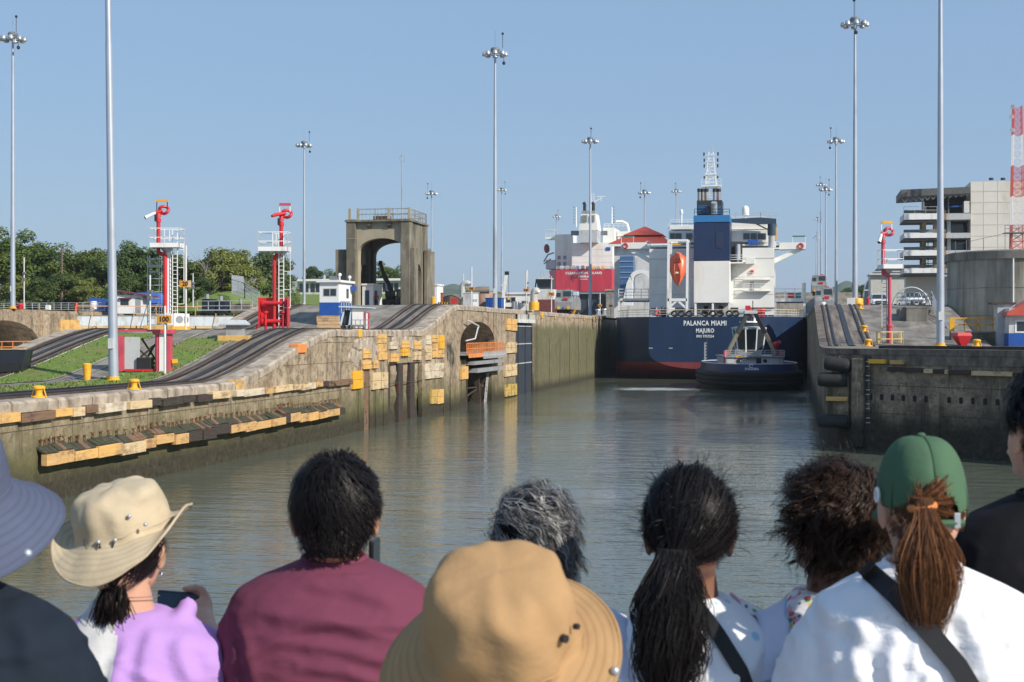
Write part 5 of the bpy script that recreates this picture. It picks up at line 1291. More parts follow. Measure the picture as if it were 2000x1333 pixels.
# superstructure
YB = SHY+10.0
def blk(name, x0, x1, y0, y1, Y0, Y1, mat=SHIPW, par=None, bev=.04):
    a = sp(x0,y1,Y0); b = sp(x1,y0,Y0); mb = MB(); mb.box(a.x,b.x,Y0,Y1,a.z,b.z); return mb.build(name, mat, par or sh, world=True, bevel=bev)
blk('accommodation', 1268, 1512, 484, 602, YB, YB+14)
blk('accommodation', 1268, 1352, 602.5, 616, YB+.6, YB+13); blk('accommodation', 1462, 1512, 602.5, 616, YB+.5, YB+13)
blk('bridge_deck', 1216, 1574, 476, 484, YB+3, YB+10)
wh = blk('wheelhouse', 1306, 1500, 449, 475, YB+3.2, YB+9.5)
for x0,x1 in ((1309,1318),(1319,1331),(1340,1352),(1452,1464),(1466,1478),(1480,1496)):
    a = sp(x0,468,YB+3.15); b = sp(x1,456,YB+3.15); mb = MB(); mb.box(a.x,b.x,YB+3.08,YB+3.18,a.z,b.z); o = mb.build('window', GLASS, None); o.parent = wh; o.location = -sh.location
blk('monkey_island', 1308, 1360, 441, 448.6, YB+4, YB+9); blk('monkey_island', 1426, 1498, 436, 448.6, YB+4, YB+9)
for (a,b,zz_) in (((1306,449),(1500,449),449),((1310,441),(1360,441),441),((1428,436),(1496,436),436)):
    p, q = sp(*a,YB+4.2), sp(*b,YB+4.2); mb = MB(); mb.rail([p,q], 1.0, r=.04, step=1.4, mids=2); mb.build('rail', WHITE, sh, world=True)
# wings with awnings, buoys and struts
for s, (x0,x1,xs,xm) in ((-1,(1213,1266,1270,1240)),(1,(1512,1573.5,1511,1552))):
    a, b = sp(x0,487 if s < 0 else 488,YB+3), sp(x1,474,YB+3)
    xe = sp(x0 if s < 0 else x1, 474, YB+3).x
    o = xe + s*-4.2
    mb = MB(); mb.box(min(xe,o),max(xe,o),YB+2.8,YB+5.5,a.z,b.z); mb.build('bridge_wing', SHIPW, sh, world=True, bevel=.04)
    e = sp(xs, 512, YB+3); mb = MB(); k = sp(xm, 488, YB+3)
    mb.prism([(e.x,e.z-.3),(e.x,e.z+.55),(k.x,k.z),(k.x+s*1.4,k.z)], 'y', YB+3.2, YB+4.0); mb.build('wing_strut', SHIPW, sh, world=True, fix=True)
    mb = MB(); aw = M('green_awning', (.03,.18,.13), .6); mb.box(min(xe,xe-s*2.1),max(xe,xe-s*2.1),YB+2.9,YB+4.6,b.z+1.0,b.z+1.12); mb.build('awning', aw, sh, world=True)
    mb = MB(); 
    for xx in (xe-s*.05, xe-s*2.05): mb.bar((xx,YB+3,b.z),(xx,YB+3,b.z+1.0),.09)
    mb.build('awning_post', WHITE, sh, world=True)
    mb = MB(); bx = xe-s*.75; mb.tube([(bx+.38*cos(t_),YB+2.7,(a.z+b.z)/2+.38*sin(t_)) for t_ in [2*pi*i/16 for i in range(16)]], .12, 8, closed=True); mb.build('lifebuoy', _MC['lifebuoy_red'], sh, world=True, smooth=True)
    p = sp(xs,480,YB+2.9); mb = MB(); mb.rail([(p.x,YB+2.9,b.z-.8),(o,YB+2.9,b.z-.8)], 1.0, r=.035, step=1.2); mb.build('rail', WHITE, sh, world=True)
    mb = MB(); xa, xb = sorted((p.x, o)); mb.box(xa,xb,YB+2.7,YB+6,b.z-1.0,b.z-.8); mb.build('wing_walkway', SHIPW, sh, world=True)
# side platforms lower down
for s,(x0,x1,y0,y1) in ((-1,(1208,1267,583,588)),(1,(1513,1573,583,590))):
    o = blk('side_deck', x0, x1, y0, y1, YB+1, YB+12); a, b = sp(x0,y0,YB+1), sp(x1,y0,YB+1)
    mb = MB(); mb.rail([a,b], 1.5, r=.05, step=1.4, mids=2); mb.build('rail', WHITE, sh, world=True)
    for xx in (x0+1.5, x1-1.5) if s > 0 else (x0+1.5,):
        p = sp(xx, y1, YB+1.4); mb = MB(); mb.box(p.x-.18,p.x+.18,YB+1.1,YB+1.6,DK,p.z); mb.build('stanchion', SHIPW, sh, world=True)
p = sp(1570,553,YB+2); mb = MB(); mb.cyl((p.x,YB+2,sp(1570,583,YB+2).z),(p.x,YB+2,p.z),.33,n=12); mb.build('vent_post', SHIPW, sh, world=True, smooth=40)
for px, m_ in ((1545,RED),(1558,M('deck_green', (.03,.22,.16), .5))):
    p = sp(px,578,YB+5); mb = MB(); mb.cbox((p.x,YB+5,p.z), (1.0,.8,.9)); mb.build('deck_box', m_, sh, world=True)
# decks and openings on the lit side
for x0,x1,y0,y1 in ((1428,1450,472,512),):
    blk('casing_opening', x0, x1, y0, y1, YB-.06, YB+.02, M('opening_dark', (.05,.05,.05), .8), bev=0)
    p = sp(1441,508,YB-.3); mb = MB(); mb.cyl((p.x,YB-.6,p.z),(p.x,YB-.6,sp(1441,478,YB).z),.45,n=12); mb.build('exhaust_duct', STEEL, sh, world=True, smooth=40)
o = blk('balcony', 1424, 1474, 512, 515, YB-2.2, YB+.0); p,q = sp(1426,512,YB-2.1), sp(1473,512,YB-2.1); mb = MB(); mb.rail([p,q],1.1,r=.04,step=1.1,mids=2); mb.build('rail', WHITE, sh, world=True)
blk('balcony_screen', 1456, 1474, 503, 516, YB-2.4, YB-2.25)
for y0 in (546, 568):
    p,q = sp(1452,y0,YB-.8), sp(1505,y0,YB-.8); mb = MB(); mb.rail([p,q],1.1,r=.035,step=1.3,mids=2); mb.build('rail', WHITE, sh, world=True); blk('balcony', 1452, 1505, y0, y0+1.5, YB-.9, YB-.01, bev=0)
blk('door', 1465, 1472, 551, 570, YB-.08, YB+.02, GREY, bev=0); blk('fire_cabinet', 1466, 1472, 528, 534, YB-.3, YB+.0, RED, bev=0)
for x0 in (1461,1468,1475): blk('blue_drum', x0, x0+6, 468, 478, YB+1.2, YB+2.4, BLUE)
blk('wall_joint', 1512.3, 1512.9, 484, 602, YB+.1, YB+.3, LGREY, bev=0)
for py in (505, 541, 575): blk('deck_line', 1268, 1512, py, py+.6, YB-.05, YB+.0, M('weld_line', (.6,.6,.57), .5, var=0), bev=0)
# funnel casing
FC = SHY+4.6; NAVYF = M('funnel_navy', (.014,.030,.085), .4, var=.08, vs=.5); LBLU = M('funnel_light_blue', (.03,.18,.42), .4, var=.06)
blk('funnel_casing', 1355, 1425, 510, 592, FC, YB-.02); blk('funnel_band', 1354.7, 1425.3, 435, 509.8, FC-.03, YB+2, NAVYF); blk('funnel_band', 1354.5, 1425.5, 420, 434.8, FC-.05, YB+2, LBLU)
blk('panel', 1398, 1412, 455, 485, FC-.1, FC-.03, M('funnel_panel', (.02,.032,.075), .5, var=.05), bev=.02)
for px in (1356,1390,1422): blk('pillar', px, px+4, 592.3, 617, FC+.1, FC+.7)
blk('recess_shade', 1357, 1424, 594, 616, FC+5, FC+5.3, LGREY, bev=0)
for px in (1375,1404): blk('doorway', px, px+8, 598, 615, FC+4.9, FC+4.98, DARK, bev=0)
ft = blk('funnel_top', 1361, 1410, 391, 419.7, FC+1.5, YB+1, M('funnel_black', (.03,.032,.036), .5, var=.15))
for i in range(6): 
    blk('louvre', 1363, 1383, 402+i*2.8, 403.6+i*2.8, FC+1.35, FC+1.5, LBLU, bev=0); blk('louvre', 1402, 1408, 402+i*2.8, 403.6+i*2.8, FC+1.35, FC+1.5, LBLU, bev=0)
p,q = sp(1356,420,FC), sp(1425,420,FC); mb = MB(); mb.rail([p,q],.9,r=.04,step=1.2,mids=1); mb.build('rail', BLACK, sh, world=True)
p = sp(1395,419,FC+.8); mb = MB(); mb.tube([p, (p.x,p.y,sp(1395,402,FC+.8).z),(p.x,p.y-.25,sp(1395,396,FC+.8).z)], [.5,.5,.48], 14); mb.build('intake_pipe', STEEL, sh, world=True, smooth=40)
for px in (1366,1373,1380,1396,1404):
    p = sp(px,391,FC+4); mb = MB(); mb.cyl((p.x,p.y,p.z-.1),(p.x,p.y,sp(px,375,FC+4).z),.3,n=12); st_ = mb.build('exhaust_pipe', M('exhaust_steel', (.34,.33,.32), .4, .5, var=.2), sh, world=True, smooth=40)
    mb = MB(); z_ = sp(px,375,FC+4).z; mb.cyl((p.x,p.y,z_-.02),(p.x,p.y,z_+.5),.34,n=12); mb.build('pipe_tip', BLACK, sh, world=True, smooth=40)
# radar mast
my = YB+6; mbx = sX(1389,my)
def mz(py): return sp(1389,py,my).z
mb = MB(); b0_, b1_ = 1.5, .35
for sx_ in (-1,1):
    for sy_ in (-1,1): mb.bar((mbx+sx_*b0_,my+sy_*b0_*.6,mz(440)),(mbx+sx_*b1_,my+sy_*b1_*.6,mz(298)),.16)
for i in range(12):
    t_ = i/12; u_ = (i+1)/12; z0_, z1_ = mz(440)+(mz(298)-mz(440))*t_, mz(440)+(mz(298)-mz(440))*u_
    w0, w1 = b0_+(b1_-b0_)*t_, b0_+(b1_-b0_)*u_; s = 1 if i % 2 else -1
    mb.bar((mbx-s*w0,my-w0*.6,z0_),(mbx+s*w1,my-w1*.6,z1_),.1); mb.bar((mbx-w0,my-w0*.6,z0_),(mbx+w0,my-w0*.6,z0_),.1)
mb.build('radar_mast', WHITE, sh, world=True)
for py,hw in ((304,1.15),(316,1.1),(327,1.1),(350,1.1)):
    mb = MB(); mb.bar((mbx-hw,my-.4,mz(py)),(mbx+hw,my-.4,mz(py)),.1)
    o = mb.build('yardarm', WHITE, sh, world=True)
    for s in (-1,1): mb = MB(); mb.cyl((mbx+s*hw,my-.4,mz(py)-.1),(mbx+s*hw,my-.4,mz(py)+.45),.13,n=8); mb.build('lamp', BLACK, sh, world=True)
mb = MB(); mb.box(mbx-1.5,mbx+1.7,my-1.2,my+.8,mz(366),mz(363)); mb.rail([(mbx-1.5,my-1.2,mz(363)),(mbx+1.7,my-1.2,mz(363))],1.0,r=.03,step=.7); mb.build('mast_platform', WHITE, sh, world=True)
mb = MB(); mb.cyl((mbx+.25,my,mz(298)),(mbx+.25,my,mz(284)),.06); mb.cyl((mbx-.5,my,mz(300)),(mbx-.5,my,mz(292)),.05); mb.build('whip_antenna', LGREY, sh, world=True)
mb = MB(); mb.bar((mbx-1.0,my-.6,mz(341)),(mbx+.9,my-.6,mz(341)),.16,.22); mb.build('radar_scanner', WHITE, sh, world=True)
# domes, crane
for px,py0,py1,r in ((1456,402,421,.6),(1331,409,418,.28)):
    p = sp(px,(py0+py1)/2,YB+5); z0_, z1_ = sp(px,py1,YB+5).z, sp(px,py0,YB+5).z
    mb = MB(); mb.lathe([(r,0),(r,(z1_-z0_)*.55),(r*.85,(z1_-z0_)*.8),(r*.5,(z1_-z0_)*.96),(.02,z1_-z0_)], (p.x,p.y,z0_), 16); mb.build('satellite_dome', WHITE, sh, world=True, smooth=40)
    mb = MB(); mb.cyl((p.x,p.y,sp(px,445,YB+5).z),(p.x,p.y,z0_),.15); mb.build('dome_post', WHITE, sh, world=True)
cy2 = YB+1.5; NAVC = M('crane_navy', (.035,.06,.09), .45, var=.12)
p = sp(1508,478,cy2); q = sp(1508,438,cy2); mb = MB(); mb.cyl((p.x,p.y,p.z-.5),(p.x,p.y,sp(1508,460,cy2).z),.62,n=14); mb.build('crane_pedestal', LGREY, sh, world=True, smooth=40)
mb = MB(); mb.cyl((p.x,p.y,sp(1508,460,cy2).z),(p.x,p.y,q.z),.75,n=14); mb.build('crane_house', NAVC, sh, world=True, smooth=40)
mb = MB(); mb.bar((p.x+.6,p.y-.3,sp(1508,470,cy2).z),(p.x+.6,p.y-.3,sp(1508,444,cy2).z),.3); mb.build('crane_ladder', YEL, sh, world=True)
a = sp(1510,434,cy2); b = sp(1420,433,cy2); mb = MB(); mb.prism([(a.x+.5,a.z-.3),(a.x+.5,a.z+.5),(a.x-2,a.z+.75),(b.x,b.z+.35),(b.x,b.z-.1),(a.x-2.2,a.z-.35)], 'y', cy2-.35, cy2+.35); mb.build('crane_boom', NAVC, sh, world=True)
mb = MB(); mb.bar((a.x-.3,cy2,sp(1508,452,cy2).z),(a.x-2.8,cy2,a.z-.2),.2); mb.build('crane_ram', BLACK, sh, world=True)
mb = MB(); mb.rail([(b.x,cy2-.3,b.z+.35),(a.x-2,cy2-.3,a.z+.75),(a.x+.5,cy2-.3,a.z+.6)], .8, r=.03, step=1.2); mb.build('boom_rail', LGREY, sh, world=True)
# lifeboat and its launching frame
ly = SHY+1.1
fr = MB(); 
for px in (1304.5,1341.5):
    a = sp(px,612,ly); b = sp(px+1.5,470,ly+.0); fr.bar((a.x,ly,a.z),(b.x,ly,b.z),.36,.4)
    fr.bar((a.x,ly+4.5,a.z),(b.x,ly+4.5,b.z),.3)
a, b = sp(1305,470,ly), sp(1343.5,470,ly); fr.bar((a.x,ly,a.z),(b.x,ly,b.z),.35); fr.bar((a.x,ly+5,a.z),(b.x,ly+5,b.z),.3)
for px in (1305,1342): a = sp(px,470,ly); fr.bar((a.x,ly,a.z),(a.x,ly+5,a.z),.3)
a, b = sp(1304,586,ly), sp(1342,586,ly); fr.bar(a,b,.4,.42); c_ = sp(1323,587,ly); fr.bar(c_,sp(1304,604,ly),.3); fr.bar(c_,sp(1342,604,ly),.3)
fr.build('lifeboat_davit', WHITE, sh, world=True)
lb = thing('lifeboat', 'orange enclosed lifeboat hanging bow down at the tanker stern', 'lifeboat', (*sp(1323.5,HOR,ly+1.2)[:2], sp(1323,560,ly).z), rz=0)
ORL = M('lifeboat_orange', (.78,.135,.05), .35, var=.07, vs=1.5, dirt=(.6,.14,.06), damt=.15)
Lz = sp(1323,494,ly).z - sp(1323,559,ly).z
prof = [(0,.02,.02),(.06,.18,.25),(.16,.48,.55),(.3,.85,.8),(.45,1.15,.95),(.6,1.28,1.05),(.75,1.3,1.05),(.88,1.15,1.0),(.96,.85,.85),(1,.5,.6)]
rings = []
for t_, hw, dp in prof:
    z_ = t_*Lz; yy = t_*1.4; rings.append([(hw*cos(a_)*(1 if sin(a_) > 0 else .96), yy-.2+dp*sin(a_)*(.8 if sin(a_) < 0 else .9), z_) for a_ in [2*pi*k/20 for k in range(20)]])
mb = MB(); mb.loft(rings); mb.build('hull', ORL, lb, smooth=60, fix=True)
mb = MB(); mb.loft([[(-.52,-.35-.4+.9,.70*Lz),(.52,-.35-.4+.9,.70*Lz),(.52,1.5,.70*Lz),(-.52,1.5,.70*Lz)],[(-.55,-.35,.76*Lz),(.55,-.35,.76*Lz),(.55,1.5,.76*Lz),(-.55,1.5,.76*Lz)],[(-.5,-.1,1.0*Lz),(.5,-.1,1.0*Lz),(.5,1.5,1.0*Lz),(-.5,1.5,1.0*Lz)],[(-.42,.2,1.04*Lz),(.42,.2,1.04*Lz),(.42,1.4,1.04*Lz),(-.42,1.4,1.04*Lz)]]); cn = mb.build('conning_cab', ORL, lb, bevel=.06)
for xx in (-.25,.25): mb = MB(); mb.cbox((xx,-.32,.82*Lz),(.26,.06,.2)); mb.build('porthole', GLASS, cn)
mb = MB(); mb.cbox((0,-.72,.42*Lz),(.55,.05,.28), rx=-.25); mb.build('name_plate', M('pale_sticker', (.6,.55,.4), .5, var=.3, vs=9), lb)
for s in (-1,1): mb = MB(); mb.tube([(s*.42,-.82,.34*Lz),(s*.45,-.75,.5*Lz),(s*.42,-.55,.68*Lz)], .04, 6); mb.build('grab_rail', ORL, lb)
mb = MB(); mb.tube([(x_*1.02,y_,z_) for x_,y_,z_ in [(prof[i][1],prof[i][0]*1.4-.2,prof[i][0]*Lz) for i in range(1,9)]], .07, 6); mb.tube([(-x_*1.02,y_,z_) for x_,y_,z_ in [(prof[i][1],prof[i][0]*1.4-.2,prof[i][0]*Lz) for i in range(1,9)]], .07, 6); mb.build('rubbing_strake', ORL, lb)
a = sp(1323,478,ly+1); mb = MB(); mb.box(a.x-.8,a.x+.8,ly+.8,ly+1.0,a.z-.1,a.z+.1); mb.build('davit_crossbar', YEL, sh, world=True)
# ------------------------------------------------------------------ red-hulled ship in the upper chamber
S2 = 436.0; r2 = lambda px,py,Y=S2: on_Y(px,py,Y)
HULLR = hull_mat('red_hull_paint', (.48,.04,.065), (.35,.04,.05), 0)
c2 = thing('cargo_ship', 'red hulled ship lettered CLEAROCEAN beyond the near wall', 'ship', (*r2(1140,HOR)[:2], UP))
tp, bt = r2(1140,527).z, r2(1140,568).z
xl, xr = r2(1086,HOR).x, r2(1195,HOR).x
def hr(Y, xa, xb, z0, z1): return [(xa,Y,z1),(xa,Y,z0+2),(xa+2.0,Y,z0),(xb-2.0,Y,z0),(xb,Y,z0+2),(xb,Y,z1)]
mb = MB(); mb.loft([hr(S2,xl,xr,bt-1.5,tp), hr(S2+7,xl-3.4,xr+3.3,bt-4,tp), hr(S2+30,xl-4,xr+3.9,bt-6,tp), hr(S2+160,xl-4,xr+3.9,bt-6,tp)]); mb.build('hull', HULLR, c2, world=True, fix=True)
xc2 = r2(1140,HOR).x
text('CLEAROCEAN MILAND', 1.02, (xc2,S2-.05,r2(1140,534).z), WHL, c2, ext=.02, world=True, bold=.03, sp=1.1)
text('MANILA', .85, (xc2,S2-.05,r2(1140,540.7).z), WHL, c2, ext=.02, world=True, bold=.03, sp=1.05)
text('IMO 9657856', .42, (xc2,S2-.05,r2(1140,546).z), WHL, c2, ext=.02, world=True, bold=.014, sp=1.05)
def b2(name, x0,x1,y0,y1,Y0,Y1,mat=SHIPW): 
    a = r2(x0,y1,Y0); b = r2(x1,y0,Y0); mb = MB(); mb.box(a.x,b.x,Y0,Y1,a.z,b.z); return mb.build(name, mat, c2, world=True)
b2('accommodation',1117,1196,474,526,S2+8,S2+24); b2('side_block',1084,1117,458,526,S2+15,S2+26); b2('side_block',1178,1200,445,526,S2+12,S2+26)
b2('side_house',1066,1084,508,526,S2+14,S2+24,LGREY); b2('wing',1065,1084,463,468,S2+16,S2+20); b2('wing',1200,1232,452,462,S2+16,S2+20)
a = r2(1131,474,S2+9); 
def fr2(y0,y1,w0,w1,nm,mat,Y0=S2+5,Y1=S2+13):
    A = r2(1149,y1,Y0); B = r2(1149,y0,Y0); k = (Y0)/FPX; mb = MB()
    mb.loft([[(A.x-w0*k,Y0,A.z),(A.x+w0*k,Y0,A.z),(A.x+w0*k,Y1,A.z),(A.x-w0*k,Y1,A.z)],[(A.x-w1*k,Y0,B.z),(A.x+w1*k,Y0,B.z),(A.x+w1*k,Y1,B.z),(A.x-w1*k,Y1,B.z)]]); return mb.build(nm, mat, c2, world=True)
fr2(450.2,474,18,18,'funnel_base',LGREY); fr2(418,450,19,14.5,'funnel',SHIPW); fr2(412,417.8,14,13,'funnel_band',GREY)
for i in range(5): 
    b2('louvre',1136.5,1147,420.5+i*2.8,422+i*2.8,S2+4.6,S2+5.2,GREY); b2('louvre',1152,1161.5,420.5+i*2.8,422+i*2.8,S2+4.6,S2+5.2,GREY)
for px in (1142,1159):
    p = r2(px,412,S2+8); z1_ = r2(px,399,S2+8).z; mb = MB(); mb.tube([(p.x,p.y,p.z),(p.x,p.y,z1_),(p.x-.3,p.y-.3,z1_+.4)], .52, 10); mb.build('exhaust_pipe', BLACK, c2, world=True, smooth=40)
for x0,x1 in ((1115,1130),(1174,1186)): b2('vent_grille',x0,x1,451,460,S2+7.6,S2+8.4,LAMPH)
for px in (1125,1195):
    p = r2(px,444,S2+18); z1_ = r2(px,405,S2+18).z; mb = MB(); mb.cyl((p.x,p.y,p.z),(p.x,p.y,z1_),.28,.2,8); mb.build('signal_mast', WHITE, c2, world=True)
    mb = MB(); 
    for i in range(6): z_ = z1_-i*1.0; mb.box(p.x+(-.75 if px < 1150 else .55),p.x+(-.55 if px < 1150 else .75),p.y-.1,p.y+.1,z_-.2,z_+.2)
    kind(mb.build('signal_lamps', BLACK, c2, world=True), 'stuff')
p = r2(1158,412,S2+16); mb = MB(); z1_ = r2(1158,377,S2+16).z
for sx_ in (-1,1): mb.bar((p.x+sx_*.6,p.y,p.z-3),(p.x+sx_*.35,p.y,z1_),.14)
for i in range(9): z_ = p.z+i*.62; mb.bar((p.x-.5,p.y,z_),(p.x+.5,p.y,z_+.5),.1)
mb.build('lattice_mast', WHITE, c2, world=True)
mb = MB(); q = r2(1174,384,S2+16); mb.bar((p.x,p.y,p.z+2.5),(q.x,q.y,p.z+4),.3); mb.bar((q.x,q.y,p.z+3),(q.x,q.y,q.z),.2); mb.bar((q.x-1.4,q.y,q.z),(q.x+1.4,q.y,q.z),.22); mb.build('radar_arm', WHITE, c2, world=True)
mb = MB(); a,b = r2(1180,445,S2+14), r2(1228,452,S2+16); mb.rail([a,r2(1226,445,S2+14)],1.2,r=.06,step=1.5); mb.build('rail', WHITE, c2, world=True)
p = r2(1222,438,S2+17); mb = MB(); mb.tube([r2(1203,434,S2+17),r2(1216,434,S2+17),r2(1224,438,S2+17),r2(1227,448,S2+17),r2(1227,458,S2+17)], .55, 8); mb.build('crane_pipe', WHITE, c2, world=True, smooth=True)
p = r2(1068,486,S2+15); mb = MB(); mb.ell((p.x,p.y,p.z),(.85,2.6,1.5),12,8); mb.build('lifeboat', M('old_lifeboat', (.22,.045,.035), .5), c2, world=True, smooth=True)
mb = MB(); mb.bar(r2(1066,472,S2+14),r2(1066,480,S2+14),.12); mb.rail([r2(1066,463,S2+16),r2(1083,463,S2+16)],1.2,r=.05,step=1.2); mb.box(r2(1066,455,S2+16).x,r2(1083,455,S2+16).x,S2+16,S2+18,r2(1066,450,S2+16).z,r2(1066,449,S2+16).z); mb.build('wing_shelter', WHITE, c2, world=True)
mb = MB(); mb.tube([r2(1062,512,S2+14),r2(1070,498,S2+14),r2(1082,494,S2+14)], .25, 6); mb.tube([r2(1062,516,S2+14),r2(1076,506,S2+14)], .2, 6); mb.build('davit', GREY, c2, world=True)
for px,m_ in ((1128,BLUE),(1138,RUST_D),(1160,YEL),(1178,YEL),(1098,LGREY),(1120,GREY),(1195,LGREY),(1148,RUST_D),(1108,GREY),(1168,GREY)):
    p = r2(px,524,S2+3); mb = MB(); mb.cyl((p.x-.5,p.y,p.z),(p.x+.5,p.y,p.z),.6+.25*random.random(),n=10); mb.box(p.x-.5,p.x+.5,p.y-.4,p.y+.4,p.z-.9,p.z); mb.build('mooring_winch', m_, c2, world=True)
mb = MB(); mb.rail([r2(1087,527,S2+.2),r2(1195,527,S2+.2)],1.0,r=.04,step=1.6,mids=2); mb.build('rail', WRAIL, c2, world=True)
for px,py in ((1187,486),(1205,510)):
    p = r2(px,py,S2+7); mb = MB(); mb.box(p.x-.7,p.x+.7,S2+7.8,S2+7.97,p.z-.5,p.z+.5); mb.build('blue_placard', BLUE, c2, world=True)
for y0 in (487, 500, 513): b2('deck_line',1117,1196,y0,y0+.5,S2+7.95,S2+8,_MC['weld_line'])
for x0,y0 in ((1089,500),(1100,500),(1089,512),(1100,512)): b2('door',x0,x0+6,y0,y0+7,S2+14.9,S2+15,GREY)
# upper chamber walls and gate in front of it
ug = thing('lock_gate', 'dark navy upper lock gate below the red hulled ship', 'lock gate', (*r2(1130,HOR,420)[:2], TOP))
a, b = r2(1080,603,418), r2(1182,570,418); mb = MB(); mb.box(a.x,b.x,417,419.5,0,b.z); mb.build('leaf', NAVY_G, ug, world=True)
mb = MB(); mb.box(a.x,b.x,415.8,417,b.z-.7,b.z-.3); mb.build('walkway', GREY, ug, world=True)
for i in range(5): mb = MB(); xx = a.x+(b.x-a.x)*(i+.5)/5; mb.box(xx-.2,xx+.2,416.7,417,0,b.z-.8); mb.build('stiffener', GREY, ug, world=True)
for k_,(x0,x1,y0) in enumerate(((1183,1213,568),(1060,1079,572))):
    a = r2(x0,612,405); b = r2(x1,y0,405); t = thing('approach_wall', ['pale concrete upper approach wall beside the blue ship bridge wing','low concrete upper wall left of the navy gate'][k_], 'wall', ((a.x+b.x)/2,405,0))
    mb = MB(); mb.box(a.x,b.x,405,419,0,b.z); mb.build('block', CONC, t, world=True, bevel=.1); mb = MB(); mb.box(a.x-.2,b.x+.2,404.7,419,b.z+.002,b.z+.4); mb.build('coping', COPE, t, world=True)
# ------------------------------------------------------------------ control house with the red tiled roof
HY = 300.0; hp = lambda px,py,Y=HY: on_Y(px,py,Y)
TILE = M('red_roof_tile', (.34,.055,.04), .7, var=.25, vs=1.5, stretch=(3,1,1), bump=.5, bs=8, bd=.05)
chs = thing('control_house', 'white control house with two tiered red tiled roof behind the ship', 'building', (*hp(1252,HOR)[:2], TOP))
ex0, ex1 = hp(1190,HOR).x, hp(1310,HOR).x; ez = hp(1250,477).z; cxh = hp(1253,HOR).x
def hip(x0,x1,y0,y1,z0,x2,x3,y2,y3,z1,nm):
    mb = MB(); mb.loft([[(x0,y0,z0),(x1,y0,z0),(x1,y1,z0),(x0,y1,z0)],[(x2,y2,z1),(x3,y2,z1),(x3,y3,z1),(x2,y3,z1)]]); o = mb.build(nm, TILE, chs, world=True)
    mb = MB(); n = 26
    for i in range(n+1): t_ = i/n; mb.bar((x0+(x1-x0)*t_,y0,z0+.03),(x2+(x3-x2)*t_,y2,z1+.03),.13)
    q = mb.build('tile_rolls', TILE, None); q.parent = o; q.location = -chs.location; kind(q, 'stuff')
hip(ex0,ex1,HY-1,HY+13,ez,cxh-3.2,cxh+3.6,HY+4,HY+9,hp(1253,457).z,'roof')
hip(cxh-4.2,cxh+4.4,HY+2.5,HY+10.5,hp(1253,455).z-.35,cxh-.1,cxh+.1,HY+6.4,HY+6.6,hp(1253,439.5).z,'upper_roof')
mb = MB(); mb.box(cxh-3.3,cxh+3.5,HY+3.8,HY+9.2,hp(1253,459).z,hp(1253,454).z-.1); mb.build('clerestory', WHITE2, chs, world=True)
mb = MB(); mb.box(ex0+1,ex1-1,HY+.3,HY+12,TOP,ez); mb.build('wall', WHITE2, chs, world=True)
mb = MB(); mb.box(ex0-.1,ex1+.1,HY-1.1,HY-.8,ez-.5,ez-.02); mb.build('fascia', WHITE, chs, world=True)
a = hp(1214,545); b = hp(1240,502); mb = MB(); mb.box(a.x,b.x,HY-3,HY-.02,a.z-3,b.z); mb.build('blue_bay', M('building_blue', (.06,.13,.27), .5, var=.15), chs, world=True)
for i in range(4): mb = MB(); z_ = a.z+i*1.15; mb.box(a.x-.05,b.x+.05,HY-3.15,HY-3.0,z_,z_+.16); mb.build('blue_rail', M('pale_blue_rail', (.25,.38,.55), .5), chs, world=True)
# white arched side stair
HA = HY-8; cxa = on_Y(1252,HOR,HA).x; za, zb_ = on_Y(1252,597,HA).z, on_Y(1252,532,HA).z; r_ = 1.75
mb = MB(); n = 14; o_ = [(cxa-r_-2.2,za),(cxa-r_-1.2,zb_-2.2),(cxa-r_-.4,zb_-.6)]+[(cxa+(r_+.8)*cos(pi-pi*i/n),zb_-1.7+(r_+.5)*sin(pi*i/n)) for i in range(2,n+1)]+[(cxa+r_+.8,za)]
i_ = [(cxa-r_,za)]*2+[(cxa-r_,zb_-2.2)]+[(cxa+r_*cos(pi-pi*i/n),zb_-2.0+r_*sin(pi*i/n)) for i in range(2,n+1)]+[(cxa+r_,za)]
for k in range(len(o_)-1):
    for Y_ in (HA,): mb.quad((o_[k][0],Y_,o_[k][1]),(o_[k+1][0],Y_,o_[k+1][1]),(i_[k+1][0],Y_,i_[k+1][1]),(i_[k][0],Y_,i_[k][1]))
    mb.quad((o_[k][0],HA,o_[k][1]),(o_[k][0],HA+3,o_[k][1]),(o_[k+1][0],HA+3,o_[k+1][1]),(o_[k+1][0],HA,o_[k+1][1])); mb.quad((i_[k][0],HA,i_[k][1]),(i_[k+1][0],HA,i_[k+1][1]),(i_[k+1][0],HA+3,i_[k+1][1]),(i_[k][0],HA+3,i_[k][1]))
mb.build('arched_porch', WHITE, chs, world=True)
# ------------------------------------------------------------------ harbour tug
TD = 177.0; tk = TD/FPX; tx_, ty_ = XY(1486,TD)
tg = thing('tugboat', 'dark blue tugboat with white wheelhouse close behind the tanker', 'tugboat', (tx_,ty_,0), rz=YAW*.75)
X_ = lambda px: (px-1470)*tk*.98
Z_ = lambda py: (764-py)*tk
TBL = M('tug_blue', (.011,.032,.11), .35, var=.08, vs=.8); TBK = M('tug_black', (.006,.007,.009), .45, var=.2)
def oval(w_, y0, L, z, n=28, e=2.6): return [(w_*math.copysign(abs(cos(a))**(2/e),cos(a)), y0+L/2+L/2*math.copysign(abs(sin(a))**(2/e),sin(a)), z) for a in [2*pi*k/n for k in range(n)]]
mb = MB(); mb.loft([oval(5.6,.9,26,-1),oval(6.2,.3,27,.4),oval(6.35,.1,27.4,Z_(733))]); mb.build('hull', TBK, tg, smooth=50, fix=True)
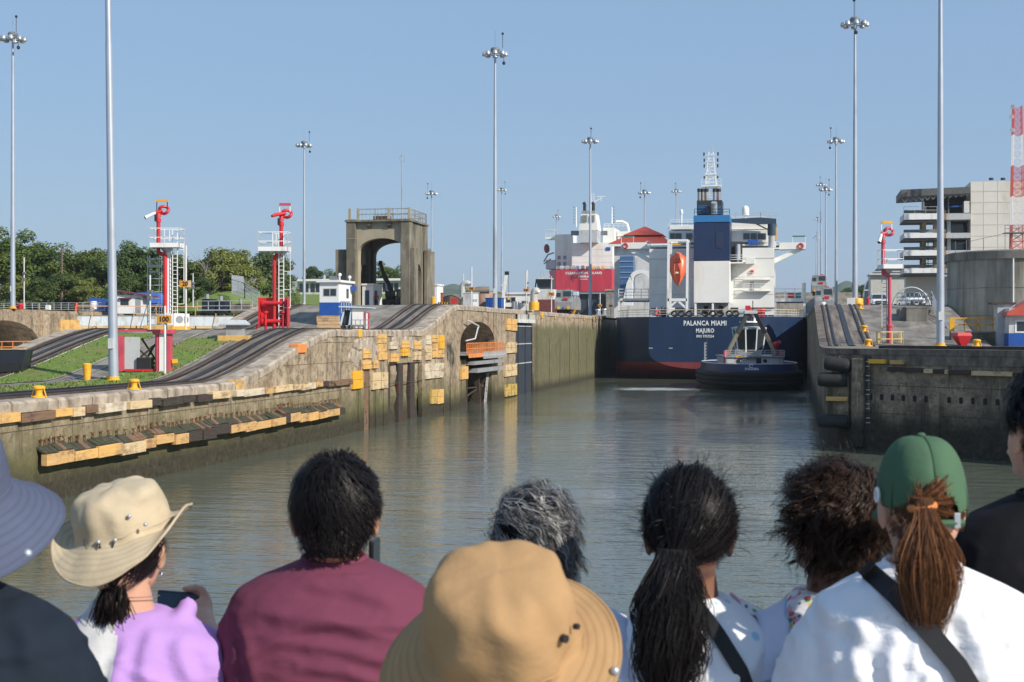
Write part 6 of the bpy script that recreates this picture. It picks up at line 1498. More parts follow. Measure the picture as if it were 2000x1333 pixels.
mb = MB(); mb.loft([oval(6.2,.25,27,Z_(733)),oval(6.0,.5,26.6,Z_(712)),oval(5.85,.7,26.2,Z_(712)),oval(5.85,.7,26.2,Z_(725))], cap=True); mb.build('bulwark', TBL, tg, smooth=40, fix=True)
for z_, r_ in ((Z_(733),.42),(Z_(741),.40),(Z_(750),.36)):
    mb = MB(); mb.tube(oval(6.42,.0,27.6,z_), r_, 8, closed=True); mb.build('rubber_fender', M('tug_rubber', (.009,.009,.010), .85, var=.3, vs=3, bump=.3, bs=10), tg, smooth=True)
mb = MB(); mb.add(oval(5.9,.6,26.4,Z_(722)), [tuple(range(28))]); mb.build('deck', M('tug_deck', (.16,.05,.04), .7, var=.2), tg)
mb = MB(); mb.tube([(p[0],p[1],p[2]+.03) for p in oval(5.93,.6,26.4,Z_(712))], .09, 6, closed=True); mb.build('gunwale', LGREY, tg, smooth=True)
mb = MB(); mb.box(X_(1407),X_(1524),4.2,16,Z_(722),Z_(699)); mb.build('deckhouse', LGREY, tg, bevel=.15)
mb = MB(); mb.box(X_(1405),X_(1526),4.0,16.2,Z_(699)+.003,Z_(696.5)); mb.build('boat_deck', GREY, tg)
for px in (1433,1487): mb = MB(); mb.cyl((X_(px),4.1,Z_(706)),(X_(px),4.22,Z_(706)),.24,n=14); mb.build('porthole', DARK, tg)
mb = MB(); mb.box(X_(1469),X_(1479),4.12,4.22,Z_(712),Z_(700.5)); mb.build('doorway', DARK, tg)
text('IMO 9632754', .42, (X_(1453),4.17,Z_(703)), BLACK, tg, 'lettering', ext=.006, bold=.004); text('VALPARAISO', .01, (0,9,1.5), BLACK, tg) if False else None
text('PANAMA', .42, (X_(1453),.36,Z_(721)), WHL, tg, 'lettering', rot=(rad(82),0,0), ext=.03, bold=.012)
mb = MB(); mb.tube([(X_(1452)+.26*cos(a),.33,Z_(715)+.2*sin(a)) for a in [.6+4.9*i/12 for i in range(13)]], .06, 6); mb.build('crescent_emblem', WHL, tg)
# faceted wheelhouse
def octo(w_, d_, z, yc=9.3, ch=.38): return [(-w_,yc-d_*(1-ch),z),(-w_*ch,yc-d_,z),(w_*ch,yc-d_,z),(w_,yc-d_*(1-ch),z),(w_,yc+d_,z),(-w_,yc+d_,z)]
wc = X_(1464.5)
def och(mb_): 
    mb_.v = [(x+wc,y,z) for x,y,z in mb_.v]; return mb_
mb = MB(); mb.loft([octo(1.45,1.5,Z_(698)),octo(1.5,1.6,Z_(690)),octo(1.65,1.9,Z_(682))]); och(mb).build('wheelhouse_base', WHITE, tg)
lo, hi = octo(1.65,1.9,Z_(682)), octo(1.95,2.3,Z_(643)); lo[1] = (lo[1][0],lo[1][1],Z_(690)); lo[2] = (lo[2][0],lo[2][1],Z_(690))
mb = MB(); mb.loft([lo,hi]); och(mb).build('window_band', GLASS, tg)
for k in range(6):
    a, b = Vector(lo[k]), Vector(hi[k]); mb = MB(); o_ = Vector((0,-.03,0)); mb.bar(a+o_,b+o_,.16,.12); och(mb).build('mullion', WHITE, tg)
mb = MB(); mb.loft([octo(2.05,2.4,Z_(643)),octo(2.1,2.45,Z_(639)),octo(1.5,1.7,Z_(637))]); och(mb).build('eyebrow', LGREY, tg)
mb = MB(); mb.loft([octo(1.25,1.5,Z_(638)),octo(1.0,1.2,Z_(629))]); och(mb).build('upper_window_band', GLASS, tg)
mb = MB(); mb.loft([octo(1.15,1.4,Z_(629)),octo(1.1,1.35,Z_(626))]); och(mb).build('roof', WHITE, tg)
for xx in (-.55,.1,.6): mb = MB(); mb.cyl((wc+xx,8.6,Z_(626)),(wc+xx,8.6,Z_(612)),.16,n=8); mb.ell((wc+xx,8.5,Z_(613)),.28,8,6); mb.build('searchlight', [WHITE,BLACK,WHITE][int(xx > -.3)+int(xx > .3)], tg, smooth=True)
AF = M('gantry_steel', (.25,.22,.16), .35, .5, var=.15)
for s, x0, x1 in ((-1,1416.5,1455),(1,1507,1472)):
    a, b, c_ = Vector((X_(x0),5.6,Z_(699))), Vector((X_(x0)+0*s,5.6,Z_(684))), Vector((X_(x1),6.4,Z_(611)))
    m_ = b.lerp(c_, .45)
    mb = MB(); mb.bar(a,b,.42,.5); mb.build('gantry_foot', AF, tg); mb = MB(); mb.bar(b,m_,.36,.45); mb.build('gantry_leg', AF, tg); mb = MB(); mb.bar(m_,c_,.5,.5); mb.build('gantry_leg', BLACK, tg)
mb = MB(); mb.box(X_(1448),X_(1474),5.9,6.9,Z_(612),Z_(605)); mb.build('gantry_head', LGREY, tg, bevel=.08)
mb = MB(); mb.box(X_(1451),X_(1461),6,6.4,Z_(603),Z_(595)); mb.build('flag', RED, tg); mb = MB(); mb.bar((X_(1466),6.2,Z_(605)),(X_(1466),6.2,Z_(585)),.1); mb.build('mast', BLACK, tg)
mb = MB(); mb.rail([(X_(1407),4.2,Z_(696.5)),(X_(1526),4.2,Z_(696.5))],.75,r=.03,step=1.2,mids=2); mb.build('rail', LGREY, tg)
p = (X_(1512),6,Z_(698)); mb = MB(); mb.cyl(p,(p[0],6,Z_(684)),.28,n=10); mb.ell((p[0],6,Z_(675)),.45,12,8); mb.tube([(p[0]-.1,6,Z_(682)),(p[0]+.15,5.5,Z_(672)),(p[0]+.35,5.0,Z_(668))], .25, 8); mb.build('fire_pump', RED, tg, smooth=True)
for px in (1409,1523): mb = MB(); mb.box(X_(px)-.25,X_(px)+.25,5,5.8,Z_(712),Z_(686)); mb.build('ladder_frame', PINKRED, tg)
mb = MB(); mb.tube([(X_(1475)+.22*cos(a),4.1,Z_(690)+.28*sin(a)) for a in [2*pi*i/14 for i in range(14)]], .07, 6, closed=True); mb.build('lifebuoy', LGREY, tg)
mb = MB(); mb.box(X_(1428),X_(1440),4.0,4.15,Z_(699.5),Z_(695)); mb.build('name_board', YEL, tg)
# second tug whose wheelhouse shows above the near wall
d2 = 300; x,y = XY(1064,d2); t2 = thing('tugboat', 'dark tug wheelhouse showing above the near wall left of the red ship', 'tugboat', (x,y,6.2))
k2 = d2/FPX; zt_ = lambda py: EYE+(HOR-py)*k2-6.2
mb = MB(); mb.loft([[(-2.6,-2,0),(2.6,-2,0),(2.6,6,0),(-2.6,6,0)],[(-3,-3,zt_(586)),(3,-3,zt_(586)),(3,7,zt_(586)),(-3,7,zt_(586))]]); mb.build('hull', M('dull_red_hull', (.2,.06,.05), .6, var=.2), t2)
mb = MB(); mb.box(-2.2,2.2,-2,5,zt_(586),zt_(566)); mb.build('deckhouse', WHITE2, t2)
mb = MB(); mb.loft([[(-1.3,-1,zt_(565)),(1.3,-1,zt_(565)),(1.3,2,zt_(565)),(-1.3,2,zt_(565))],[(-1.6,-1.5,zt_(546)),(1.6,-1.5,zt_(546)),(1.6,2,zt_(546)),(-1.6,2,zt_(546))]]); mb.build('wheelhouse_glass', GLASS, t2)
mb = MB(); mb.box(-1.5,1.5,-1.4,2,zt_(546)+.003,zt_(544)); mb.build('roof', WHITE2, t2)
mb = MB(); 
for xx in (-1,-.3,.4,1.1): mb.bar((xx,0,zt_(544)),(xx*.7,0,zt_(532)+.5*abs(xx)),.12)
mb.bar((-1.3,0,zt_(539)),(1.3,0,zt_(539)),.1); mb.build('mast', LGREY, t2)
mb = MB(); mb.bar((-1.9,-1,zt_(566)),(-1.6,-1,zt_(546)),.25); mb.build('funnel', BLACK, t2)
# ------------------------------------------------------------------ right bank things
def truck_proto():
    t = thing('pickup_truck', '', 'truck', group='white pickup trucks at the top of the right ramp')
    CW = M('car_white', (.8,.8,.79), .25, var=.02, coat=.5)
    mb = MB(); ring = lambda y, w0, z0, z1, w1: [(-w0,y,z0),(w0,y,z0),(w0,y,(z0+z1)/2),(w1,y,z1),(-w1,y,z1),(-w0,y,(z0+z1)/2)]
    mb.loft([ring(-2.9,.9,.55,1.1,.82), ring(-2.75,1.0,.5,1.2,.92), ring(-1.3,1.02,.5,1.28,.95), ring(2.8,1.02,.5,1.28,.95)]); mb.build('body', CW, t, bevel=.05)
    mb = MB(); mb.loft([[(-.95,-1.4,1.27),(.95,-1.4,1.27),(.95,1.2,1.27),(-.95,1.2,1.27)],[(-.78,-.75,1.92),(.78,-.75,1.92),(.8,.95,1.92),(-.8,.95,1.92)]]); cb = mb.build('cab', CW, t, bevel=.05)
    mb = MB(); mb.add([(-.84,-1.36,1.33),(.84,-1.36,1.33),(.72,-.86,1.84),(-.72,-.86,1.84)], [(0,1,2,3)]); mb.v = [(x,y-.03,z+.02) for x,y,z in mb.v]; mb.build('windscreen', GLASS, cb)
    for s in (-1,1): mb = MB(); mb.add([(s*.94,-1.1,1.35),(s*.94,1.0,1.35),(s*.84,.85,1.82),(s*.84,-.65,1.82)], [(0,1,2,3)]); mb.v = [(x+s*.015,y,z) for x,y,z in mb.v]; mb.build('side_window', GLASS, cb)
    mb = MB(); mb.box(-.62,.62,-2.96,-2.88,.72,1.08); mb.build('grille', M('grille_dark', (.03,.03,.03), .4), t, bevel=.02)
    mb = MB(); mb.box(-.5,.5,-2.99,-2.965,.86,.92); mb.build('grille_bar', STEEL, t)
    for s in (-1,1):
        mb = MB(); mb.box(s*.78-.14,s*.78+.14,-2.95,-2.86,.85,1.08); mb.build('headlight', LENS, t, bevel=.02)
        mb = MB(); mb.box(s*1.14-.13,s*1.14+.13,-1.25,-1.1,1.3,1.52); mb.build('mirror', BLACK, t, bevel=.02)
        for yy in (-1.95,1.75): mb = MB(); mb.cyl((s*.95-.12,yy,.4),(s*.95+.12,yy,.4),.4,n=16); w_ = mb.build('wheel', RUBBER, t); mb = MB(); mb.cyl((s*.95-.13,yy,.4),(s*.95+.13,yy,.4),.24,n=12); mb.build('rim', STEEL, w_)
    mb = MB(); mb.box(-1.0,1.0,-3.0,-2.85,.42,.68); mb.build('bumper', BLACK, t, bevel=.03)
    mb = MB(); mb.box(-.16,.16,-3.02,-3.003,.5,.62); mb.build('number_plate', WHITE2, t)
    return t
tp_ = truck_proto(); x,y = XY(1718,166); tp_.location = (x,y+2.9,TOP); tp_['label'] = 'white pickup truck left behind the red fire monitor'; tp_.rotation_euler = (0,0,.05)
x,y = XY(1784,160); dup(tp_, (x,y+2.9,TOP), .12, 'white pickup truck right above the concrete block')
# concrete block on the ramp
def rblk(name, label, cat, px, d, wpx, py0, py1, dep, mat, bev=.04):
    x,y = XY(px,d); k = d/FPX; z0 = EYE+(HOR-py1)*k; z1 = EYE+(HOR-py0)*k; w_ = wpx*k
    t = thing(name, label, cat, (x,y,z0)); mb = MB(); mb.box(-w_/2,w_/2,0,dep,-1.5,z1-z0); mb.build('body', mat, t, bevel=bev); return t, w_, z1-z0
BLKM = M('block_concrete', (.24,.225,.19), .88, var=.2, vs=.9, dirt=(.09,.085,.07), ds=.9, damt=.5, dstretch=(1,1,.25), bump=.4, bs=8, bd=.03)
t, w_, h_ = rblk('concrete_block', 'tall stained concrete block on the right ramp', 'block', 1791, 121, 41, 602, 655, 5.5, BLKM)
mb = MB(); mb.box(-w_/2-.02,w_/2+.02,-.03,5.6,h_+.002,h_+.12); mb.build('cap', CONC_D, t)
mb = MB(); mb.box(-w_/2-.45,-w_/2,.6,5.2,-1.5,h_-.05); mb.build('wing', CONC_D, t)
# low hump wall and stair with railing to the right
x,y = XY(1822,116); t = thing('stair', 'concrete stair with steel handrail beside the thick mast', 'stair', (x,y,RLOW))
for i in range(14): mb = MB(); mb.box(-.6,1.0,12-i*.85,12.9-i*.85,-.2,3.3-i*.25); mb.build('step', CONC_D, t)
mb = MB(); a, b = Vector((1.1,13,3.5)), Vector((1.2,0,.2)); mb.rail([a,b],1.1,r=.035,step=.7,mids=2); mb.build('handrail', STEEL, t)
mb = MB(); mb.rail([Vector((-1.6,18,3.6)),Vector((1.1,13,3.6))],1.1,r=.035,step=.7,mids=2); mb.build('handrail', STEEL, t)
# silo
SILO = M('silo_concrete', (.36,.335,.275), .88, var=.18, vs=.4, dirt=(.09,.085,.07), ds=.5, damt=.42, dstretch=(1,1,.09), bump=.35, bs=5, bd=.03, spec=.25)
d = 128; k = d/FPX; x,y = XY(1995,d+6.8); t = thing('concrete_silo', 'large round stained concrete tank at the right edge', 'tank', (x,y,RLOW)); R_ = 6.75
zt_ = EYE+(HOR-504)*k-RLOW; mb = MB(); mb.lathe([(R_,-.2),(R_,zt_)], n=64); mb.build('shell', SILO, t, smooth=40)
mb = MB(); mb.lathe([(R_+.18,zt_),(R_+.22,zt_+.72),(R_-.3,zt_+.85),(.1,zt_+.9)], n=64); mb.build('rim', BLKM, t, smooth=40)
mb = MB(); a_ = -1.82; mb.tube([(cos(a_)*(R_+.12),sin(a_)*(R_+.12),0),(cos(a_)*(R_+.12),sin(a_)*(R_+.12),zt_)], .09, 8); mb.build('downpipe', WHITE2, t, smooth=True)
for z_ in (zt_*.33,zt_*.66): mb = MB(); mb.tube([(cos(2*pi*i/64)*(R_+.01),sin(2*pi*i/64)*(R_+.01),z_) for i in range(64)], .025, 4, closed=True); mb.build('pour_ring', CONC_D, t)
mb = MB(); 
for i in range(7): a_ = -2.9+i*.32; q = Vector((cos(a_)*(R_-.4),sin(a_)*(R_-.4),zt_+.8)); mb.bar(q,q+Vector((0,0,1.1 if i != 3 else 1.7)),.05)
mb.bar((cos(-2.9)*(R_-.4),sin(-2.9)*(R_-.4),zt_+1.6),(cos(-1.94)*(R_-.4),sin(-1.94)*(R_-.4),zt_+2.3),.03); kind(mb.build('roof_posts', LAMPH, t), 'stuff')
# low wall with yellow railing, red hopper
t, w_, h_ = rblk('parapet', 'low mossy concrete parapet carrying the yellow railing', 'wall', 1912, 108, 105, 650, 679, 1.2, M('mossy_parapet', (.17,.165,.12), .9, var=.25, vs=1, dirt=(.06,.065,.04), damt=.5, dstretch=(1,1,.2)))
mb = MB(); mb.box(-w_/2,w_/2,-.03,1.22,h_+.002,h_+.1); mb.build('cap', CONC, t)
k = 108/FPX; t2 = thing('guardrail', 'yellow steel guardrail on the parapet before the silo', 'railing', (t.location.x,t.location.y,t.location.z+h_+.1))
mb = MB(); mb.rail([(-w_/2,.4,0),(w_/2,.4,0)],1.0,r=.04,step=1.1); mb.build('rail', YEL, t2); mb = MB(); mb.box(-w_/2-.05,-w_/2+.3,.3,.5,0,1.0); mb.build('end_panel', YEL, t2)
x,y = XY(1878,104); t = thing('hopper', 'red steel hopper beside the thick mast on the right', 'hopper', (x,y,RLOW), rz=.3)
mb = MB(); mb.loft([[(-.15,-.25,.05),(.3,-.25,.05),(.3,.25,.05),(-.15,.25,.05)],[(-.55,-.55,.75),(.6,-.55,.75),(.6,.55,.75),(-.55,.55,.75)],[(-.5,-.5,1.0),(.5,-.5,1.0),(.5,.5,1.0),(-.5,.5,1.0)]]); mb.build('body', RED, t, bevel=.03)
mb = MB(); mb.box(-.4,.45,-.3,.3,0,.06); mb.build('skid', RUST_D, t)
# red roofed hut at the right edge
d = 104; k = d/FPX; x,y = XY(2003,d); t = thing('gatehouse', 'white and blue hut with red pitched roof at the right edge', 'hut', (x,y,RLOW))
h_ = EYE+(HOR-610)*k-RLOW
mb = MB(); mb.box(-1.15,2.6,0,3,.95,h_+.3); mb.build('wall', WHITE2, t); mb = MB(); mb.box(-1.18,2.63,-.03,3.03,0,.95); mb.build('base_band', BLUE, t)
mb = MB(); mb.prism([(-1.35,h_-.05),(0.7,h_+1.1),(2.8,h_-.05),(2.8,h_-.25),(-1.35,h_-.25)], 'y', -.5, 3.4); mb.build('roof', M('roof_red', (.55,.09,.06), .55, var=.1), t)
mb = MB(); mb.box(-.6,.6,-.04,-.01,1.1,1.8); mb.build('window', GLASS, t); mb = MB(); mb.box(-.75,.75,-.03,-.005,.98,1.92); mb.build('window_frame', WHITE, t)
x,y = XY(1962,106.5); t = thing('shed', 'grey open shed between the parapet and the red roofed hut', 'shed', (x,y,RLOW)); k = 106.5/FPX
mb = MB(); mb.box(-.5,.75,0,2,0,EYE+(HOR-594)*k-RLOW); mb.build('wall', LGREY, t); mb = MB(); mb.box(-.95,.8,-.2,2.1,EYE+(HOR-594)*k-RLOW+.002,EYE+(HOR-591)*k-RLOW); mb.build('roof', RUST_D, t)
# red cylinder, white board at the ramp top
x,y = XY(1695.5,147); t = thing('hydrant_box', 'red hydrant cabinet behind the ramp crest', 'cabinet', (x,y,TOP)); mb = MB(); mb.cyl((0,0,0),(0,0,.95),.17,n=12); mb.build('body', RED, t); mb = MB(); mb.ell((0,0,.95),(.2,.2,.1),10,5); mb.build('lid', PINKRED, t)
x,y = XY(1663,149); t = thing('notice_board', 'white board leaning by the tall mast at the ramp top', 'board', (x,y,TOP)); mb = MB(); mb.box(-.45,.4,0,.08,.05,1.0); mb.build('panel', WHITE2, t); mb = MB(); mb.bar((0,.1,0),(0,.4,.8),.05); mb.build('strut', GREY, t)
x,y = XY(1674,149.8); t = thing('mast_collar', 'yellow concrete collar round the tall mast on the right', 'base', (x,y,TOP)); mb = MB(); mb.lathe([(.62,0),(.62,.85),(.55,.95),(.33,.97)], n=16); mb.build('drum', YEL, t, smooth=40)
mb = MB(); mb.lathe([(.66,.3),(.66,.4),(.6,.42)], n=16); mb.build('band', STEEL, t)
# worker by the right track, arch pipe, dome building
small_person(1609,150,TOP-.9,'worker in a white top and red helmet beside the right track',(.7,.7,.72),(.05,.07,.12),RED,.4)
x,y = XY(1780,178); t = thing('pipe_arch', 'thin grey steel hoop arch behind the right pickup truck', 'arch', (x,y,TOP))
mb = MB(); mb.tube([(2.3*cos(a),0,2.7*sin(a)+.3) for a in [pi*i/24 for i in range(25)]], .1, 8); mb.build('hoop', LGREY, t, smooth=True)
for s in (-1,1): mb = MB(); mb.cyl((s*2.3,0,0),(s*2.3,0,.35),.25,n=10); mb.build('foot', CONC, t)
d = 300; x,y = XY(1722,d); t = thing('glass_pavilion', 'dark curved glass pavilion behind the right fire monitor', 'building', (x,y,TOP))
DG = M('pavilion_glass', (.05,.07,.085), .15, var=.15, vs=.3); k = d/FPX
mb = MB(); mb.prism([(-3.6,0)]+[(-3.6+4.6*(1-cos(a)),EYE-TOP+(HOR-585)*k+7.2*sin(a)) for a in [pi/2*i/10 for i in range(11)]]+[(6,EYE-TOP+(HOR-585)*k+7.2),(6,0)], 'y', 0, 8); mb.build('shell', DG, t, smooth=30)
for i in range(4): a = .25+i*.33; mb = MB(); mb.box(-3.6+4.6*(1-cos(a))-.1,6,-.12,-.01,EYE-TOP+(HOR-585)*k+7.2*sin(a),EYE-TOP+(HOR-585)*k+7.2*sin(a)+.3); mb.build('glazing_bar', LGREY, t)
mb = MB(); mb.box(-4,20,-2,6,0,2.4); mb.build('base', WHITE2, t)
d = 250; x,y = XY(1775,d); t = thing('terrace_block', 'pale grandstand block below the balconies', 'building', (x,y,TOP)); k = d/FPX
mb = MB(); mb.box(-6.5,4,0,8,0,EYE-TOP+(HOR-537)*k); mb.build('wall', M('warm_white', (.55,.54,.5), .7, var=.06), t); mb = MB(); mb.box(-6.8,4.2,-.6,8,EYE-TOP+(HOR-537)*k+.003,EYE-TOP+(HOR-534)*k); mb.build('parapet', WHITE2, t)
for i in range(4): mb = MB(); mb.box(-5+i*2.1,-3.6+i*2.1,-.05,-.01,.4,2.4); mb.build('window', GLASS, t)
# balcony building
VY = 228.0; vb = lambda px,py,Y=VY: on_Y(px,py,Y)
vt = thing('visitor_building', 'white multi storey building with stacked balconies and blank tower', 'building', (*vb(1880,HOR)[:2], TOP))
CR_ = M('cream_render', (.66,.63,.565), .75, var=.05, vs=.3, dirt=(.5,.46,.38), ds=.2, damt=.2); OLV = M('olive_column', (.33,.28,.12), .7, var=.1); BRW = M('balcony_brown', (.25,.18,.1), .7, var=.1)
def vx(name, x0,x1,y0,y1,Y0,Y1,mat): 
    a = vb(x0,y1,Y0); b = vb(x1,y0,Y0); mb = MB(); mb.box(a.x,b.x,Y0,Y1,a.z,b.z); return mb.build(name, mat, vt, world=True)
blank = vx('blank_tower',1896,2060,352,600,VY-1,VY+14,CR_)
for i in range(6): vx('panel_joint',1896,2060,372+i*22,372.35+i*22,VY-1.03,VY-1.0,M('joint_line', (.60,.57,.505), .8, var=0))
for i in range(3): vx('panel_joint',1921+i*28,1921.35+i*28,352,600,VY-1.03,VY-1.0,_MC['joint_line'])
for px in (1936,1959): p = vb(px,351,VY+3); mb = MB(); mb.cyl((p.x,p.y,p.z-.1),(p.x,p.y,p.z+.25),.35,n=10); mb.build('roof_vent', BLACK, vt, world=True)
for y0,y1 in ((417,429.5),(455,465.5),(489,500),(524,534)):
    vx('balcony',1766,1832,y0,y1,VY-4,VY+4,WHITE); vx('balcony_return',1764.8,1766.2,y0+1,y1+1,VY-3.9,VY+4,LGREY)
    vx('balcony_brown_face',1832.3,1848,y0,y1,VY-2,VY+3,BRW); vx('floor_band',1848.3,1895.5,y0,y1,VY-1.5,VY+5,LGREY)
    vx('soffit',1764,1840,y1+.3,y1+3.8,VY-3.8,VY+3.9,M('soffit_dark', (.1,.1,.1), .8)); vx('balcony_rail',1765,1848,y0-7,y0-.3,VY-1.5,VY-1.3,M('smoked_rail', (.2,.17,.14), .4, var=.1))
for y0,y1 in ((431,455),(467,489),(502,524)):
    vx('column',1801.5,1809,y0,y1,VY-1,VY,OLV); vx('rear_wall',1824,1896,y0,y1,VY+4,VY+5,GREY); vx('column',1823,1832,y0,y1,VY,VY+1,M('tan_column', (.4,.34,.24), .7))
    w_ = vx('window',1858,1894,y0+1,y1-1,VY+3.9,VY+4.0,GLASS); vx('mullion',1850,1857,y0,y1,VY-.2,VY+.6,LGREY); vx('column',1797,1801,y0,y1,VY+3,VY+4,GREY)
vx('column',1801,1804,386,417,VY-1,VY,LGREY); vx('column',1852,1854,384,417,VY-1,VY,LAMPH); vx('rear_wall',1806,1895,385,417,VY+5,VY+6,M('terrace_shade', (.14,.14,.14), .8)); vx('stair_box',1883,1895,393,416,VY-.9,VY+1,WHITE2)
a, b = vb(1760,385,VY-5), vb(1895.5,371,VY-5); mb = MB(); mb.prism([(a.x,a.z),(b.x,b.z-.5),(b.x,b.z+.45),(a.x,a.z+1.1)], 'y', VY-5, VY+6); mb.build('roof', M('roof_dark', (.1,.1,.095), .7, var=.2), vt, world=True)
a_, b_ = vb(1762,389,VY-4.7), vb(1895,374.5,VY-4.7)
for i in range(12): mb = MB(); p0 = a_.lerp(b_,i/12); p1 = a_.lerp(b_,(i+.5)/12); p2 = a_.lerp(b_,(i+1)/12); mb.bar(p0,p1+Vector((0,0,-.6)),.1); mb.bar(p1+Vector((0,0,-.6)),p2,.1); mb.build('truss', LAMPH, vt, world=True)
p,q = vb(1765,417,VY-3.9), vb(1830,417,VY-3.9); mb = MB(); mb.rail([p,q],1.0,r=.03,step=1.5); mb.build('rail', LGREY, vt, world=True)
vx('lower_wall',1770,1896,540,600,VY+2,VY+6,M('warm_white', (.5,.5,.48), .7)); vx('blue_bench',1848,1880,402,405,VY-.5,VY,BLUE)
for px in (1812,1822):
    for y0,y1 in ((467,500),(505,535)): vx('fire_stair_post',px,px+1.5,y0-10,y1,VY-2.2,VY-2.0,BLACK)
for i in range(6): vx('fire_stair_tread',1808,1830,470+i*11,471.3+i*11,VY-2.2,VY-1.5,BLACK)
# lattice mast
d = 205; k = d/FPX; x,y = XY(1987,d); t = thing('lattice_mast', 'red and white lattice radio mast at the right edge', 'mast', (x,y,TOP))
hh = EYE+(HOR-208)*k-TOP; RW = [M('mast_red', (.55,.09,.08), .5, var=.1), M('mast_white', (.72,.70,.69), .5, var=.05)]
zb = [0, EYE+(HOR-488)*k-TOP, EYE+(HOR-440)*k-TOP, EYE+(HOR-384)*k-TOP, EYE+(HOR-324)*k-TOP, EYE+(HOR-264)*k-TOP, hh]
for j in range(6):
    mb = MB(); z0, z1 = zb[j], zb[j+1]; wf = lambda z: 1.05-.5*z/hh; n = max(2,int((z1-z0)/1.0))
    for s in (-1,1):
        for r_ in (-1,1): mb.bar((s*wf(z0),r_*wf(z0),z0),(s*wf(z1),r_*wf(z1),z1),.2 if s < 0 else .13)
    for i in range(n):
        a, b = z0+(z1-z0)*i/n, z0+(z1-z0)*(i+1)/n
        for r_ in (-1,1): mb.bar((-wf(a),r_*wf(a),a),(wf(b),r_*wf(b),b),.08); mb.bar((wf(a),r_*wf(a),a),(-wf(b),r_*wf(b),b),.08); mb.bar((-wf(a),r_*wf(a),a),(wf(a),r_*wf(a),a),.08)
    mb.build('section', RW[0] if j in (1,3,5) else RW[1], t)
mb = MB(); zz_ = EYE+(HOR-455)*k-TOP; mb.rail([(-1.9,-1.5,zz_),(1.8,-1.5,zz_)],1.0,r=.04,step=.9); mb.box(-1.9,1.8,-1.5,1.5,zz_-.1,zz_); mb.build('platform', LAMPH, t)
for zz_,xx in ((hh-1.6,-.9),(hh-.2,-.7),(hh-3.5,-.8)): mb = MB(); mb.cyl((xx,-.7,zz_),(xx-.1,-1.0,zz_),.32,n=12); mb.build('dish', WHITE2, t)
# ------------------------------------------------------------------ land, trees and buildings on the far bank
def leaf_mat(name, c, v=.5):
    m, t, b = new_mat(name); b.inputs['Roughness'].default_value = .6; b.inputs['Specular IOR Level'].default_value = .3
    g = _n(t, 'ShaderNodeNewGeometry'); r = g.outputs['Random Per Island']
    cc = ramp_node(t, r, [(0, [x*(1-v) for x in c]), (.6, c), (1, [min(1,x*(1+v)) for x in (c[0]*1.25,c[1]*1.1,c[2])])])
    oi = _n(t, 'ShaderNodeObjectInfo'); cc = mix_node(t, math_node(t,'MULTIPLY',oi.outputs['Random'],.45), cc, (c[0]*1.7,c[1]*1.25,c[2]*.8))
    t.links.new(cc, b.inputs['Base Color'])
    tr = _n(t,'ShaderNodeBsdfTranslucent'); t.links.new(cc, tr.inputs[0]); mx = _n(t,'ShaderNodeMixShader'); mx.inputs[0].default_value = .35
    out = t.nodes['Material Output']; t.links.new(b.outputs[0], mx.inputs[1]); t.links.new(tr.outputs[0], mx.inputs[2]); t.links.new(mx.outputs[0], out.inputs[0])
    return m
LEAF = [leaf_mat('broad_leaves', (.10,.16,.042)), leaf_mat('dark_leaves', (.070,.122,.038)), leaf_mat('yellow_green_leaves', (.175,.22,.06))]
BARK = M('bark', (.14,.11,.085), .9, var=.3, vs=5)
def tree_proto(seed, H, rx, rz, lm, n=2600, ls=.25, trunk=.35):
    rnd = random.Random(seed)
    t = thing('tree', '', 'tree', group='trees on the far bank')
    mb = MB(); top = Vector((rnd.uniform(-.4,.4),rnd.uniform(-.4,.4),H*.62)); mb.tube([(0,0,-.3),(.1,0,H*.25),top], [trunk,trunk*.75,trunk*.4], 8)
    cl = []
    cz = H-rz
    for i in range(34):
        a = rnd.uniform(0,2*pi); u = rnd.uniform(-.75,1); s = sqrt(max(0,1-u*u)); f = rnd.uniform(.55,1.0)
        cl.append((Vector((rx*s*cos(a)*f, rx*s*sin(a)*f, cz+rz*u*f)), rnd.uniform(.26,.46)*rx))
    for c, r in cl[:9]: mb.tube([top*.75, top.lerp(c,.5)+Vector((0,0,.2)), c], [trunk*.35,trunk*.2,.04], 5)
    mb.build('trunk', BARK, t, smooth=True)
    vs = []; fs = []
    for i in range(n):
        c, r = rnd.choice(cl); d = Vector((rnd.gauss(0,1),rnd.gauss(0,1),rnd.gauss(0,.8))).normalized()*r*rnd.uniform(.6,1.05); p = c+d*Vector((1,1,.75)) if False else c+Vector((d.x,d.y,d.z*.75))
        nrm = (d.normalized()+Vector((0,0,.6))+Vector((rnd.uniform(-.6,.6),rnd.uniform(-.6,.6),rnd.uniform(-.3,.3)))).normalized()
        a = nrm.orthogonal().normalized(); b = nrm.cross(a); th = rnd.uniform(0,pi); a, b = a*cos(th)+b*sin(th), b*cos(th)-a*sin(th)
        s = ls*rnd.uniform(.6,1.4); o = len(vs); vs += [p-a*s, p-b*s*.55, p+a*s, p+b*s*.55+nrm*s*.15]; fs.append((o,o+1,o+2,o+3))
    mb = MB(); mb.add(vs, fs); mb.build('crown', lm, t)
    return t
protos = [tree_proto(1,14,4.6,5.2,LEAF[0],8000), tree_proto(2,12,4.2,4.2,LEAF[1],7000), tree_proto(3,10,3.8,3.6,LEAF[2],6000), tree_proto(4,12,5.2,4.6,LEAF[0],8000), tree_proto(5,9,4.4,3.6,LEAF[1],6500)]
HT = [14,12,10,12,9]
